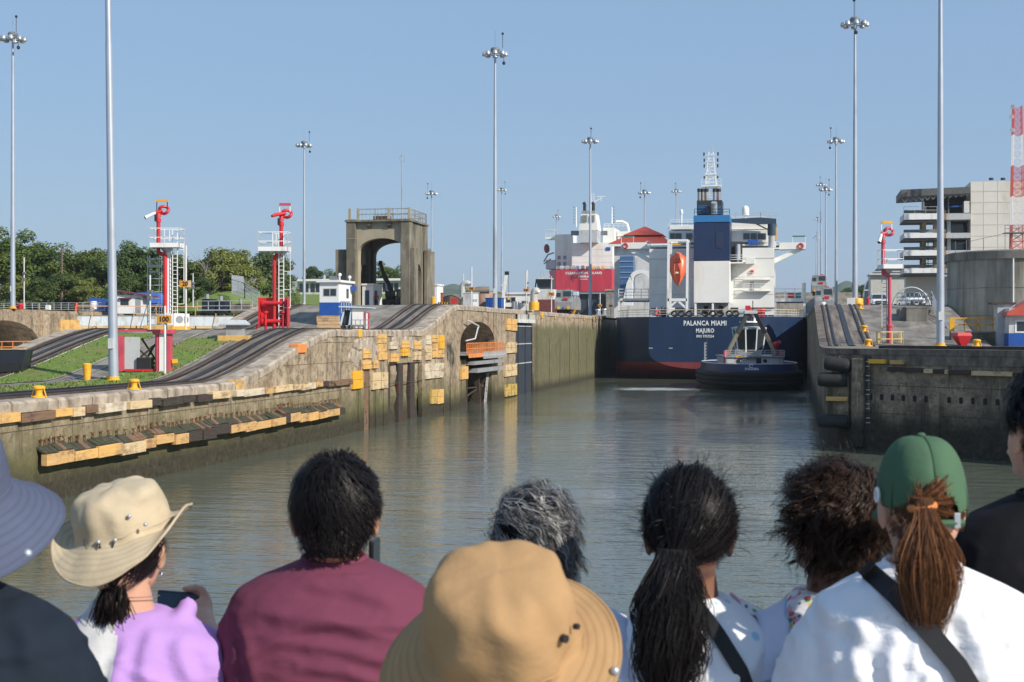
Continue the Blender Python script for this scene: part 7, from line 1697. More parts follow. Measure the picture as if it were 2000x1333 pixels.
TREES = [(8,446,212,0,'tall dark tree at the left edge of the photo'),(38,452,220,0,'tall tree behind the leftmost light mast'),(70,478,214,3,'broad tree left of the wooden pole'),(98,498,226,1,'mid height tree behind the thin wooden pole'),(150,480,212,3,'rounded full tree left of the nearest mast'),(182,500,222,1,'dark tree just left of the nearest mast'),(205,512,206,4,'low tree hidden behind the nearest mast'),(246,473,250,0,'tall hazy tree right of the nearest mast'),(262,490,212,1,'dark tree above the maroon roofed hut'),(292,492,215,1,'dark tree behind the scaffold tower'),(330,500,220,0,'tree behind the left fire monitor'),(352,505,205,4,'low tree behind the sign reading 20'),(378,520,225,3,'tree right of the sign reading 20'),(436,490,206,2,'pale yellow green tree above the grass mound'),(468,492,210,2,'bright tree at the right end of the tall trees'),(525,497,262,1,'tree behind the right fire monitor'),(560,540,300,4,'low distant tree right of the fire monitor'),(612,524,345,1,'distant tree above the white building roof'),(655,527,350,3,'distant tree left of the arch tower'),(742,513,350,0,'tree seen through the arch left of the crane boom'),(775,520,352,3,'tree seen through the arch right of the crane boom'),(120,540,196,4,'low leafy tree at the foot of the wooden pole'),(30,540,196,2,'low pale tree at far left by the thin post'),(170,545,195,2,'bushy low tree left of the nearest mast foot'),(320,548,196,4,'bushy low tree behind the scaffold'),(395,545,200,1,'bushy dark tree at left of the mound'),(75,545,194,1,'low dark bushy tree between thin post and pole'),(250,548,194,4,'low bush tree behind the maroon roof'),(500,548,240,4,'low tree between mound and red monitor'),(940,566,372,4,'small distant tree behind the rusty tank'),(850,572,372,4,'small distant tree right of the arch tower'),(1700,560,320,4,'dark green tree below the glass pavilion'),(1660,566,420,1,'distant tree beside the right light masts'),
 (52,505,232,1,'dark tree filling the gap behind the leftmost mast'),(125,505,236,0,'tree standing deeper behind the wooden pole'),(225,515,232,3,'tree half hidden right of the nearest mast'),(300,512,236,3,'tree standing deeper behind the scaffold'),(410,515,238,1,'tree standing deeper left of the pale tree'),(355,530,240,0,'tree standing deeper behind the tall white post')]
def bank(y): return TOP + 6.2*sst(238,318,y)
first = [True]*5
for px,py,d,k,lab in TREES:
    x,y = XY(px,d); zb = bank(y) if x < FX else (TOP if x > -85 else TOP)
    zt_ = EYE+(HOR-py)*d/FPX; s = max(.25,(zt_-zb)/HT[k])
    sc = (s*(1.15 if s < .8 else 1), s*(1.15 if s < .8 else 1), s)
    if first[k]: o = protos[k]; o.location = (x,y,zb); o.scale = sc; o['label'] = lab; first[k] = False
    else: dup(protos[k], (x,y,zb), random.uniform(0,6), lab, None, sc)
# two bare grey trees
for i,(px,py,d,lab) in enumerate(((400,500,202,'bare grey branched tree beside the pale green tree'),(415,512,204,'thin leafless tree left of the grass mound'))):
    x,y = XY(px,d); t = thing('bare_tree', lab, 'tree', (x,y,TOP)); H = EYE+(HOR-py)*d/FPX-TOP; rnd = random.Random(i+20); mb = MB()
    mb.tube([(0,0,0),(.2,0,H*.5),(.1,.1,H*.75)], [.14,.1,.06], 6); mb.build('trunk', M('grey_bark', (.25,.23,.2), .9), t); mb = MB()
    for j in range(26):
        z0 = H*rnd.uniform(.3,.8); a = rnd.uniform(0,6.28); L = rnd.uniform(1,2.6); mb.tube([(.1,0,z0),(cos(a)*L*.5,sin(a)*L*.5,z0+L*.5),(cos(a+.4)*L*.9,sin(a+.4)*L*.9,z0+L)], [.05,.03,.012], 4)
    mb.build('branches', _MC['grey_bark'], t)
# shrub belt along the tree feet
rnd = random.Random(99); vs = []; fs = []
for i in range(15000):
    px = rnd.uniform(-30,585); d = rnd.uniform(196,224); x,y = XY(px,d); z = bank(y)+abs(rnd.gauss(0,1.5))*(1+.6*mnoise.noise((px*.02,d*.05,0)))
    p = Vector((x,y,z)); nrm = Vector((rnd.uniform(-1,1),rnd.uniform(-1,.2),rnd.uniform(0,1))).normalized(); a = nrm.orthogonal().normalized(); b = nrm.cross(a); s = rnd.uniform(.18,.45); o = len(vs)
    vs += [p-a*s,p-b*s*.6,p+a*s,p+b*s*.6]; fs.append((o,o+1,o+2,o+3))
mb = MB(); mb.add(vs,fs); o = kind(mb.build('undergrowth', LEAF[0]), 'stuff'); o['label'] = 'green undergrowth along the foot of the far trees'; o['category'] = 'undergrowth'
# grassy bank and mound
mb = MB(); n = 16; mb.loft([[(-700,238+5*i,bank(238+5*i)+.05),(FX-.5,238+5*i,bank(238+5*i)+.05)] for i in range(n+1)]+[[(-700,420,bank(420)+.05),(FX-.5,420,bank(420)+.05)]], closed=False); kind(mb.build('grass_bank', LAWN, smooth=True), 'structure')
x,y = XY(460,186); mb = MB(); mb.loft([[(x+8.5*r*cos(a),y+7*r*sin(a),TOP+.05+2.75*(1-r*r)**1.2) for a in [2*pi*i/28 for i in range(28)]] for r in (1,.85,.7,.5,.3,.12,.02)]); kind(mb.build('grass_mound', LAWN, smooth=True), 'structure')
# long low white building
d = 330; x0,y0 = XY(577,d); x1,y1 = XY(802,d); t = thing('low_building', 'long low white building with flat roof behind the arch tower', 'building', ((x0+x1)/2,y0,bank(y0))); k = d/FPX
zr = EYE+(HOR-546)*k-bank(y0); w2 = (x1-x0)/2; mb = MB(); mb.box(-w2,w2,0,8,-1,zr-.5); mb.build('wall', WHITE2, t); mb = MB(); mb.box(-w2-.8,w2+.8,-1.2,8.5,zr-.498,zr); mb.build('roof', WHITE, t)
for i in range(9):
    xx = -w2+1+i*(2*w2-2)/9; mb = MB(); mb.box(xx,xx+(2*w2-2)/9-.5,-.06,-.01,zr-3.0,zr-1.0); o = mb.build('window', GLASS, t); mb = MB(); mb.box(xx+1.1,xx+1.2,-.1,-.06,zr-3.0,zr-1.0); mb.build('mullion', WHITE, o)
mb = MB(); mb.lathe([(.35,zr),(.35,zr+.9),(.1,zr+1.2)], (-w2+6,3,0), 12); mb.build('roof_vent', STEEL, t)
# chain-link fence
def fence(pts, h, label):
    t = thing('fence', label, 'fence', pts[0]); 
    WIRE = M('fence_wire', (.5,.52,.53), .5, .4, var=.05)
    for a, b in zip(pts, pts[1:]):
        a, b = Vector(a), Vector(b); n = max(2,round((b-a).length/2.4))
        for i in range(n+1):
            p = a.lerp(b,i/n); mb = MB(); mb.bar(p,p+Vector((0,0,h)),.09); mb.build('post', WIRE, t, world=True)
        mb = MB(); mb.bar(a+Vector((0,0,h)),b+Vector((0,0,h)),.06); mb.build('top_rail', WIRE, t, world=True)
        m_ = int((b-a).length/.16); mb = MB()
        for i in range(m_+1):
            p = a.lerp(b,i/m_); q = a.lerp(b,min(1,(i+2)/m_)); mb.bar(p,q+Vector((0,0,h)),.013); mb.bar(p+Vector((0,0,h)),q,.013)
        kind(mb.build('wire_mesh', WIRE, t, world=True), 'stuff')
def fpt(px,py,d): p = at(px,py,d); return (p.x,p.y,p.z)
fence([fpt(453,575,182),fpt(478,583,178),fpt(506,600,174)], 1.9, 'chain link fence stepping down the grass mound')
fence([fpt(453,574,184),fpt(520,571,262),fpt(580,573,300)], 2.4, 'chain link fence running along the top of the grass bank')
mb = MB()
t = thing('fence', 'low white mesh fence on the far bank left of the nearest mast', 'fence', (-95,175,TOP)); mb = MB(); a, b = XY(-20,182), XY(205,178); mb.rail([(*a,TOP),(*b,TOP)],1.1,r=.03,step=1.0,mids=3); mb.build('panel', LGREY, t, world=True); mb = MB(); mb.bar((*a,TOP+.1),(*b,TOP+.1),.08); mb.build('kick_rail', LGREY, t, world=True)
# hut with maroon roof, tarpaulin truck, boxes
d = 176; x,y = XY(256,d); k = d/FPX; t = thing('maroon_roof_hut', 'small white hut with maroon lean-to roof on the far bank', 'hut', (x,y,TOP), rz=YAW)
MR = M('maroon_paint', (.16,.035,.06), .5); mb = MB(); mb.box(-2.0,1.4,0,3,-.3,2.0); mb.build('wall', WHITE, t); mb = MB(); mb.prism([(-2.4,2.55),(-2.4,2.7),(2.5,1.95),(2.5,1.75)], 'y', -.5, 3.4); mb.build('roof', MR, t)
mb = MB(); mb.box(-1.3,-.3,-.04,-.01,.75,1.5); mb.build('window', GLASS, t); mb = MB(); mb.box(-1.5,0.1,-.4,-.02,1.55,1.65); mb.build('awning', MR, t); mb = MB(); mb.box(.55,1.2,-.04,-.01,-.2,1.65); mb.build('door', GREY, t)
x,y = XY(289,182); t = thing('covered_truck', 'truck with bright blue rounded tarpaulin behind the maroon roofed hut', 'truck', (x,y,TOP), rz=YAW)
TRP = M('blue_tarpaulin', (.06,.16,.55), .5, var=.12); mb = MB(); mb.prism([(-1.9,1.1)]+[(-1.9+.5*(1-cos(a)),1.9+.55*sin(a)) for a in [pi/2*i/5 for i in range(6)]]+[(.9+.7*sin(a),1.75+.7*cos(a)) for a in [pi/2*i/5 for i in range(6)]]+[(1.6,1.1)], 'y', 0, 2.2); mb.build('tarpaulin', TRP, t, smooth=30)
mb = MB(); mb.box(-1.8,1.6,.1,2.1,.45,1.1); mb.build('bed', BLUE, t)
for xx in (-1.2,1.0): mb = MB(); mb.cyl((xx,-.05,.42),(xx,.25,.42),.42,n=14); mb.build('wheel', RUBBER, t)
x,y = XY(194,180); t = thing('container', 'dark blue container with a white drum on the far bank', 'container', (x,y,TOP), rz=YAW); mb = MB(); mb.loft([[(-1.2,0,0),(1.2,0,0),(1.2,2,0),(-1.2,2,0)],[(-1.3,-.1,1.75),(1.15,0,1.6),(1.15,2,1.6),(-1.3,2,1.75)]]); mb.build('body', BLUE, t); mb = MB(); mb.cyl((-.55,-.7,0),(-.55,-.7,1.3),.42,n=14); mb.build('drum', WHITE, t, smooth=40)
for px,d,m_,h,r,lab in ((40,172,RED,.9,.35,'red hydrant at the far left beside the mast'),(149,172,RED,.95,.22,'red hydrant post left of the blue container')):
    x,y = XY(px,d); t = thing('hydrant', lab, 'hydrant', (x,y,TOP)); mb = MB(); mb.lathe([(r,0),(r*.9,h*.7),(r,h*.75),(r*.6,h),(.02,h+.05)], n=12); mb.build('body', m_, t, smooth=40); mb = MB(); mb.cyl((-r*1.4,0,h*.55),(r*1.4,0,h*.55),r*.4,n=8); mb.build('outlet', m_, t)
x,y = XY(94,172); t = thing('junction_box', 'small white junction box on the far bank wall', 'box', (x,y,TOP)); mb = MB(); mb.box(-.26,.26,-.2,.2,.1,.65); mb.build('body', WHITE, t); mb = MB(); mb.box(-.3,.3,-.24,.24,0,.1); mb.build('base', CONC, t)
d = 196; x,y = XY(121,d); k = d/FPX; t = thing('utility_pole', 'weathered wooden utility pole in front of the trees', 'pole', (x,y,TOP)); h = EYE+(HOR-484)*k-TOP
mb = MB(); mb.tube([(0,0,0),(0,0,h)], [.17,.12], 8); mb.build('shaft', BARK, t); mb = MB(); mb.bar((-.5,0,h-.3),(.5,0,h-.3),.12); mb.ell((.35,0,h-.1),.16,8,5); mb.build('crossarm', STEEL, t)
# clutter on the second gate and island middle
for i,(px,d,w_,h_,m_,lab) in enumerate(((405,150,1.3,1.5,'black_blue_steel','dark machinery box left of the chain link fence'),(432,150,1.0,1.3,'black_blue_steel','dark machinery box near the fence foot'),(470,150,2.2,1.0,'track_bed','low dark machine base beside the red manifold'))):
    x,y = XY(px,d); z_ = gz(y)-.6; t = thing('machinery_box', lab, 'machine', (x,y,z_)); mb = MB(); mb.box(-w_/2,w_/2,0,1.2,0,h_); mb.build('casing', _MC[m_], t, bevel=.05); mb = MB(); mb.cyl((0,-.05,h_),(0,-.05,h_+.5),.2,n=8); mb.build('motor', GREY, t)
x,y = XY(430,146); t = thing('guardrail', 'thin pale guardrail around the machinery boxes', 'railing', (x,y,gz(y)-.4)); mb = MB(); mb.rail([(-2.5,0,0),(3.5,0,0)],1.0,r=.03,step=1.2); mb.build('rail', LGREY, t); mb = MB(); mb.bar((-2.5,0,.06),(3.5,0,.06),.1); mb.build('kick_rail', LGREY, t)
# distant hills
HILL = M('distant_hill', (.055,.085,.05), .95, var=.2, vs=.004)
for px0,px1,py,d in ((1600,1760,545,2600),(820,960,553,3000),(1380,1500,556,2800),(100,760,540,2700),(560,1000,560,2400)):
    mb = MB(); vs = []; n = 24
    r1 = []; r0 = []; r2_ = []
    for i in range(n+1):
        px = px0+(px1-px0)*i/n; e = sin(pi*i/n)**.7*(.75+.35*mnoise.noise((px*.03,d,0))); yy = 573-(573-py)*e
        p = at(px,yy,d); q = at(px,590,d-150); r1.append((p.x,p.y,p.z)); r0.append((q.x,q.y,UP-2)); s = at(px,590,d+250); r2_.append((s.x,s.y,UP-2))
    mb.loft([r0,r1,r2_], closed=False); kind(mb.build('hill', HILL, smooth=True), 'structure')
# ------------------------------------------------------------------ people on the boat deck
DKZ = EYE - 1.98
mb = MB()
def hullp(z, w_, y0, y1): return [(-w_,y0,z),(w_,y0,z),(w_,y1-2.2,z),(w_*.55,y1,z),(-w_*.55,y1,z),(-w_,y1-2.2,z)]
mb.loft([hullp(-1,3.2,-14,4.3),hullp(DKZ-.02,3.9,-14,5.2),hullp(DKZ,3.9,-14,5.2)]); o = mb.build('boat_deck', M('boat_deck_paint', (.35,.37,.38), .6)); o.rotation_euler = (0,0,YAW); kind(o,'structure')
rng = random.Random(5)
def remesh(mb_, vox, smooth=4, name='m', fac=.5):
    o = mb_.build(name, SKIN); m = o.modifiers.new('r','REMESH'); m.mode = 'VOXEL'; m.voxel_size = vox
    s = o.modifiers.new('s','SMOOTH'); s.iterations = smooth; s.factor = fac
    dg = bpy.context.evaluated_depsgraph_get(); me = bpy.data.meshes.new_from_object(o.evaluated_get(dg))
    old = o.data; bpy.data.objects.remove(o); bpy.data.meshes.remove(old)
    return me
def mesh_obj(me, name, mat, parent, smooth=True):
    me.materials.clear()
    for m_ in (mat if isinstance(mat,(list,tuple)) else [mat]): me.materials.append(m_)
    me.polygons.foreach_set('use_smooth', [True]*len(me.polygons))
    o = bpy.data.objects.new(name, me); COL.objects.link(o); o.parent = parent; return o
def sring(cx, cy, z, hw, hd, n=20, e=2.4, tilt=0):
    return [(cx+hw*math.copysign(abs(cos(a))**(2/e),cos(a)), cy+hd*math.copysign(abs(sin(a))**(2/e),sin(a)), z+tilt*cos(a)) for a in [2*pi*k/n for k in range(n)]]
def cloth_mat(name, col, bump=.25, weave=900, var=.06, sheen=.0, rough=.85):
    m, t, b = new_mat(name); b.inputs['Roughness'].default_value = rough; b.inputs['Specular IOR Level'].default_value = .2; b.inputs['Sheen Weight'].default_value = sheen
    c = ramp_node(t, noise_node(t, 7, (1,1,1), 5, .6, 'obj'), [(.3,[x*(1-var) for x in col]),(.7,[min(1,x*(1+var)) for x in col])]); t.links.new(c, b.inputs['Base Color'])
    h = math_node(t,'ADD', math_node(t,'MULTIPLY', noise_node(t, weave, (1,1,1), 2, .5, 'obj'), .05), noise_node(t, 16, (1,1,1.6), 4, .55, 'obj')); bump_node(t, b, h, bump, .012); return m
def hair_mat(name, c, v=.6, rough=.44):
    m, t, b = new_mat(name); b.inputs['Roughness'].default_value = rough; b.inputs['Specular IOR Level'].default_value = .16
    r = _n(t,'ShaderNodeNewGeometry').outputs['Random Per Island']
    t.links.new(ramp_node(t, r, [(0,[x*(1-v) for x in c]),(.7,c),(1,[min(1,x*(1+v*1.5)) for x in c])]), b.inputs['Base Color']); return m
HBLK = hair_mat('black_hair', (.012,.010,.010)); HBRN = hair_mat('dark_brown_hair', (.032,.017,.011),.6); HGRY = None
def grey_hair():
    m, t, b = new_mat('greying_hair'); b.inputs['Roughness'].default_value = .42
    r = _n(t,'ShaderNodeNewGeometry').outputs['Random Per Island']; t.links.new(ramp_node(t, r, [(0,(.018,.017,.017)),(.5,(.045,.043,.043)),(.75,(.16,.155,.15)),(1,(.38,.37,.36))]), b.inputs['Base Color']); return m
HGRY = grey_hair(); HLBR = hair_mat('chestnut_hair', (.115,.048,.020), .65, .33)
SKIN2 = M('warm_skin', (.46,.235,.15), .5, var=.06, vs=20, spec=.35); SKIN3 = M('dark_skin', (.20,.095,.06), .5, var=.08, vs=20, spec=.4); SKIN4 = M('light_skin', (.55,.31,.215), .5, var=.06, vs=20, spec=.35)
for s_ in (SKIN2,SKIN3,SKIN4):
    b_ = s_.node_tree.nodes['Principled BSDF']; b_.inputs['Subsurface Weight'].default_value = .25; b_.inputs['Subsurface Radius'].default_value = (.012,.004,.002); b_.inputs['Subsurface Scale'].default_value = 1.0
TROU = cloth_mat('dark_trousers', (.03,.035,.05))
class Fig:
    """a figure seen from behind; local axes: x right, y away from the camera, z up"""
    def __init__(s, px, hy, d, label, sf=1.0, nk=.12, turn=0, skin=SKIN2, hw=1.0, shoulder_px=None, tiltx=0):
        x, y = XY(px, d); s.k = d/FPX; s.hz = EYE+(HOR-hy)*s.k-DKZ; s.d = d; s.px = px
        s.o = thing('person', label, 'person', (x,y,DKZ), rz=YAW); s.sf = sf; s.nk = nk; s.turn = turn; s.skin = skin; s.h = hw
        s.C = Vector((0,0,s.hz)); s.zN = s.hz-nk; s.sx = 0 if shoulder_px is None else (shoulder_px-px)*s.k
    def L(s, px, py, dy=0):        # local point under a pixel, dy metres behind the figure's own plane
        kk = (s.d+dy)/FPX; return Vector(((px-1000)*kk-(s.px-1000)*s.k, dy, EYE+(HOR-py)*kk-DKZ))
    def rot(s, v, pivot=None):
        v = Vector(v); c = s.C; q = v-c; return Vector((c.x+q.x*cos(s.turn)-q.y*sin(s.turn), c.y+q.x*sin(s.turn)+q.y*cos(s.turn), v.z))
    def torso_rings(s, g=0, z1=-.70):
        f = s.sf; zN = s.zN; X = s.sx
        R = [(0,.058,.060,.0),(-.016,.098*f**.5,.072,-.005),(-.036,.145*f,.085,-.01),(-.062,.183*f,.096,-.012),(-.10,.205*f,.108,-.015),(-.17,.212*f,.118,-.02),(-.28,.203*f,.122,-.02),(-.42,.182*f,.115,-.01),(-.55,.165*f,.105,0),(z1,.178*f,.112,0)]
        return [sring(X*min(1,-dz/.06) if dz else X*.3, cy, zN+dz, hw+g, hd+g) for dz,hw,hd,cy in R]
    def body(s, arms=True, hands=None, ears=True, leg=True):
        zN, hz, f, X = s.zN, s.hz, s.sf, s.sx; mb = MB(); h = s.h
        def e(c, r, n=16, m=10):
            tmp = MB(); tmp.ell((0,0,0), r, n, m); c = s.rot(Vector(c)+s.C); tmp.v = [((x*cos(s.turn)-y*sin(s.turn))+c.x, (x*sin(s.turn)+y*cos(s.turn))+c.y, z+c.z) for x,y,z in tmp.v]; mb.add(tmp.v, tmp.f)
        e((0,-.008,.018),(.076*h,.094*h,.098*h)); e((0,.03,-.035),(.062*h,.07*h,.085*h)); e((0,.058,-.085),(.042*h,.04*h,.03*h)); e((0,.098*h,-.02),(.014,.022,.026)); e((0,-.045,-.03),(.062*h,.06*h,.07*h))
        e((.03,.088*h,-.055),(.014,.012,.007)); e((-.03,.088*h,-.055),(.014,.012,.007)); e((0,.093*h,-.062),(.022,.012,.007))
        if ears:
            for q in (-1,1): e((q*.080*h,-.005,-.022),(.010,.021,.033)); e((q*.086*h,-.012,-.014),(.006,.013,.02))
        mb.tube([(X*.4,-.01,zN-.10),(X*.25,-.012,zN-.02),(0,-.012,hz-.075)], [.075,.058,.05], 14)
        mb.loft([[Vector((p[0],p[1],p[2])) for p in r] for r in s.torso_rings(-.018)])
        if arms:
            for q in (-1,1):
                sh_ = (X+q*.178*f,-.01,zN-.125); el_ = (X+q*.245*f,.03,zN-.40); wr_ = (X+q*.20*f,.24,zN-.44)
                if hands and q in hands: el_, wr_ = hands[q]
                mb.tube([sh_,Vector(sh_).lerp(Vector(el_),.5),el_,Vector(el_).lerp(Vector(wr_),.35),wr_], [.052,.047,.040,.041,.028], 12); mb.ell(el_,.041,10,8)
                wv, ev = Vector(wr_), Vector(el_); dr = (wv-ev).normalized()
                if not (hands and q in hands):
                    pm = wv+dr*.05; mb.ell(pm,(.042,.05,.02),10,8)
                    for i in range(4): b0 = wv+dr*.08+Vector(((i-1.5)*.018,0,0)); mb.tube([b0,b0+dr*.04,b0+dr*.065+Vector((0,0,-.03))], [.009,.008,.007], 6)
                    b0 = wv+dr*.03+Vector((-q*.04,0,0)); mb.tube([wv+dr*.02,b0,b0+dr*.04], [.012,.011,.008], 6)
        if leg:
            for q in (-1,1): mb.tube([(X+q*.09,0,zN-.68),(X+q*.1,.0,.5),(X+q*.1,.03,.06)], [.085,.055,.04], 10); mb.ell((X+q*.1,.08,.045),(.045,.12,.045),10,6)
        return mb
    def finish_body(s, mb, vox=.0075): return mesh_obj(remesh(mb, vox, 4), 'body', s.skin, s.o)
    def shirt(s, mat, sleeve=.55, g=.012, wr=.006, seed=0, loose=1.0, name='shirt', z1=-.66, extra=None, vox=.0085, wfreq=(5,5,13), matfn=None, creases=(), ca=.006, cwid=.014):
        zN, f, X = s.zN, s.sf, s.sx; mb = MB(); mb.loft(s.torso_rings(g, z1))
        for q in (-1,1):
            sh_ = Vector((X+q*.172*f,-.01,zN-.122)); el_ = Vector((X+q*.245*f,.03,zN-.40)); e2 = sh_.lerp(el_, sleeve); sh_.z -= .016; mb.ell(sh_,.060*loose,12,8); mb.tube([sh_,sh_.lerp(e2,.5),e2], [.064*loose,.064*loose,.068*loose], 14)
        if extra: extra(mb)
        me = remesh(mb, vox, 6)
        nv = len(me.vertices); co = [0.0]*(nv*3); no = [0.0]*(nv*3); me.vertices.foreach_get('co', co); me.vertices.foreach_get('normal', no)
        lines = []
        for line in creases:
            q = [s.L(u, v, -.1) for u, v in line]; w_ = []
            for j in range(len(q)-1):                    # Catmull-Rom so that a fold runs smoothly
                p0, p1, p2, p3 = q[max(j-1,0)], q[j], q[j+1], q[min(j+2,len(q)-1)]
                w_ += [.5*(2*p1+(p2-p0)*t+(2*p0-5*p1+4*p2-p3)*t*t+(3*p1-p0-3*p2+p3)*t**3) for t in (0,.25,.5,.75)]
            w_.append(q[-1]); xs = [p.x for p in w_]; zs = [p.z for p in w_]; lines.append((w_, min(xs)-.05, max(xs)+.05, min(zs)-.05, max(zs)+.05))
        for i in range(nv):
            x, y, z = co[3*i:3*i+3]
            k_ = max(0,min(1,(zN-.02-z)/.10))
            if k_ == 0: continue
            a = mnoise.noise((x*wfreq[0]+seed*7, y*wfreq[1], z*wfreq[2]+x*wfreq[0]*.8*(1 if x > X else -1))); b = mnoise.noise((x*11+seed, y*9, z*22+3))
            dsp = (wr*1.5*max(0,1-abs(a)*4.2)**1.4 + wr*.45*max(0,1-abs(b)*4.5)**1.3 + wr*.6*mnoise.noise((x*4+seed,y*4,z*4)))*k_
            if lines and no[3*i+1] < .1:
                for w_, x0_, x1_, z0_, z1_ in lines:
                    if not (x0_ < x < x1_ and z0_ < z < z1_): continue
                    best = None; n_ = len(w_)-1
                    for j in range(n_):
                        A, B = w_[j], w_[j+1]; dx, dz = B.x-A.x, B.z-A.z; t = max(0,min(1,((x-A.x)*dx+(z-A.z)*dz)/(dx*dx+dz*dz+1e-12))); ex, ez = x-A.x-dx*t, z-A.z-dz*t; d2 = ex*ex+ez*ez
                        if best is None or d2 < best[0]: best = (d2, ex*dz-ez*dx, (j+t)/n_)
                    e = best[0]**.5*(1 if best[1] > 0 else -1); g = best[2]; dsp += ca*sst(0,.3,g)*sst(0,.3,1-g)*(exp(-(e/cwid)**2)-.7*exp(-((e-cwid*1.6)/cwid)**2))
            co[3*i] += no[3*i]*dsp; co[3*i+1] += no[3*i+1]*dsp; co[3*i+2] += no[3*i+2]*dsp
        me.vertices.foreach_set('co', co); me.update()
        o = mesh_obj(me, name, mat, s.o)
        if matfn:
            for p in me.polygons: p.material_index = matfn(p.center)
        return o
    def trousers(s):
        mb = MB(); X = s.sx; zN = s.zN
        mb.loft([sring(X,0,zN-.60,.185*s.sf,.12),sring(X,0,zN-.75,.185*s.sf,.125),sring(X,0,zN-.84,.17*s.sf,.11)])
        for q in (-1,1): mb.tube([(X+q*.09,0,zN-.76),(X+q*.1,0,.5),(X+q*.1,.03,.08)], [.098,.075,.07], 12)
        return mesh_obj(remesh(mb,.014,3), 'trousers', TROU, s.o)
def tube_collar(f, mat, r=.058, z=0, th=.008, name='collar', dx=0):
    mb = MB(); mb.tube([(f.sx*.3+dx+r*1.06*cos(a), -.004+r*1.05*sin(a), f.zN+z+.004*sin(a)) for a in [2*pi*k/24 for k in range(24)]], th, 8, closed=True); o = mb.build(name, mat, f.o, smooth=True); return o
# ---- hair strands
def ribbons(paths, w0, w1=.2):
    vs = []; fs = []
    for pts, out in paths:
        n = len(pts); o = len(vs)
        for i, p in enumerate(pts):
            d = (pts[min(i+1,n-1)]-pts[max(i-1,0)]); sd = d.cross(out[i] if isinstance(out,list) else (p-out)); sd = sd.normalized() if sd.length > 1e-9 else Vector((1,0,0))
            w_ = w0*(1-(1-w1)*(i/(n-1))**2)*.5; vs.append(p-sd*w_); vs.append(p+sd*w_)
            if i: fs.append((o+2*i-2,o+2*i-1,o+2*i+1,o+2*i))
    mb = MB(); mb.add(vs, fs); return mb
def push(p, C, r, m=1.0):
    q = p-C; l = sqrt((q.x/r[0])**2+(q.y/r[1])**2+(q.z/r[2])**2)
    return C+q*(m/l) if l < m else p
def grow(rnd, C, r, n, ok, flow, L, seg, curl=0, cf=10, lift=.0, grav=.3, jit=.15, clump=7, cw=.0045):
    """strands rooted on the ellipsoid C, r where ok(unit); flow(unit) gives the combing direction"""
    out = []
    while len(out) < n:
        u = Vector((rnd.gauss(0,1),rnd.gauss(0,1),rnd.gauss(0,1))).normalized()
        if not ok(u): continue
        p = C+Vector((u.x*r[0],u.y*r[1],u.z*r[2])); nrm = Vector((u.x/r[0],u.y/r[1],u.z/r[2])).normalized()
        d = (flow(u)+nrm*lift+Vector((rnd.gauss(0,jit),rnd.gauss(0,jit),rnd.gauss(0,jit)))).normalized()
        ll = L*rnd.uniform(.65,1.15); st = ll/seg; pts = [p]; ph = rnd.uniform(0,6.28); m = rnd.uniform(1.02,1.13); ax = Vector((rnd.gauss(0,1),rnd.gauss(0,1),rnd.gauss(0,1))).normalized()
        for i in range(seg):
            t = (i+1)/seg; fl = flow((p-C).normalized()); d = (d*.6+fl*.35+Vector((0,0,-grav*t))+Vector((rnd.gauss(0,jit),rnd.gauss(0,jit),rnd.gauss(0,jit)))*.5).normalized()
            if curl: d = (d + (ax*cos(ph+cf*t)+d.cross(ax)*sin(ph+cf*t))*curl).normalized()
            p = push(p+d*st, C, r, m); pts.append(p)
        for c in range(clump):
            of = Vector((rnd.gauss(0,cw),rnd.gauss(0,cw),rnd.gauss(0,cw))) if c else Vector((0,0,0)); k0 = rnd.uniform(.75,1.0); sg = max(3,int(len(pts)*k0))
            out.append(([q+of*(1-.6*(j/seg)**1.2) for j, q in enumerate(pts[:sg+1])], C))
    return out
def cap_mesh(f, r, ok, mat, name='scalp', off=Vector((0,-.008,.018))):
    mb = MB(); n, m = 28, 18; C = f.C+off; vs = []; fs = []; r = tuple(q*max(1,f.h*1.02) for q in r)
    for i in range(m+1):
        for k in range(n):
            a, b = pi*i/m, 2*pi*k/n; u = Vector((sin(a)*cos(b),sin(a)*sin(b),-cos(a))); vs.append(C+Vector((u.x*r[0],u.y*r[1],u.z*r[2])))
    for i in range(m):
        for k in range(n):
            l = (k+1)%n; fc = (i*n+k,i*n+l,(i+1)*n+l,(i+1)*n+k); c = sum((vs[j] for j in fc), Vector())/4-C; u = Vector((c.x/r[0],c.y/r[1],c.z/r[2])).normalized()
            if ok(u): fs.append(fc)
    mb.add(vs,fs); return mb.build(name, mat, f.o, smooth=True)
def flyaways(f, C, r, n, ok, mat, L=.05, w=.0008):
    out = []
    while len(out) < n:
        u = Vector((rng.gauss(0,1),rng.gauss(0,1),rng.gauss(0,1))).normalized()
        if not ok(u): continue
        p = C+Vector((u.x*r[0],u.y*r[1],u.z*r[2])); d = (u+Vector((rng.gauss(0,.5),rng.gauss(0,.5),rng.gauss(.1,.5)))).normalized(); ax = Vector((rng.gauss(0,1),rng.gauss(0,1),rng.gauss(0,1))).normalized(); ph = rng.uniform(0,6); ll = L*rng.uniform(.4,1.3); pts = [p]; cf = rng.uniform(2,6)
        for i in range(9): d = (d+(ax*cos(ph+cf*i/9)+d.cross(ax)*sin(ph+cf*i/9))*.35).normalized(); p = p+d*ll/9; pts.append(p)
        out.append((pts, C))
    ribbons(out, w, .6).build('flyaway_hair', mat, f.o)
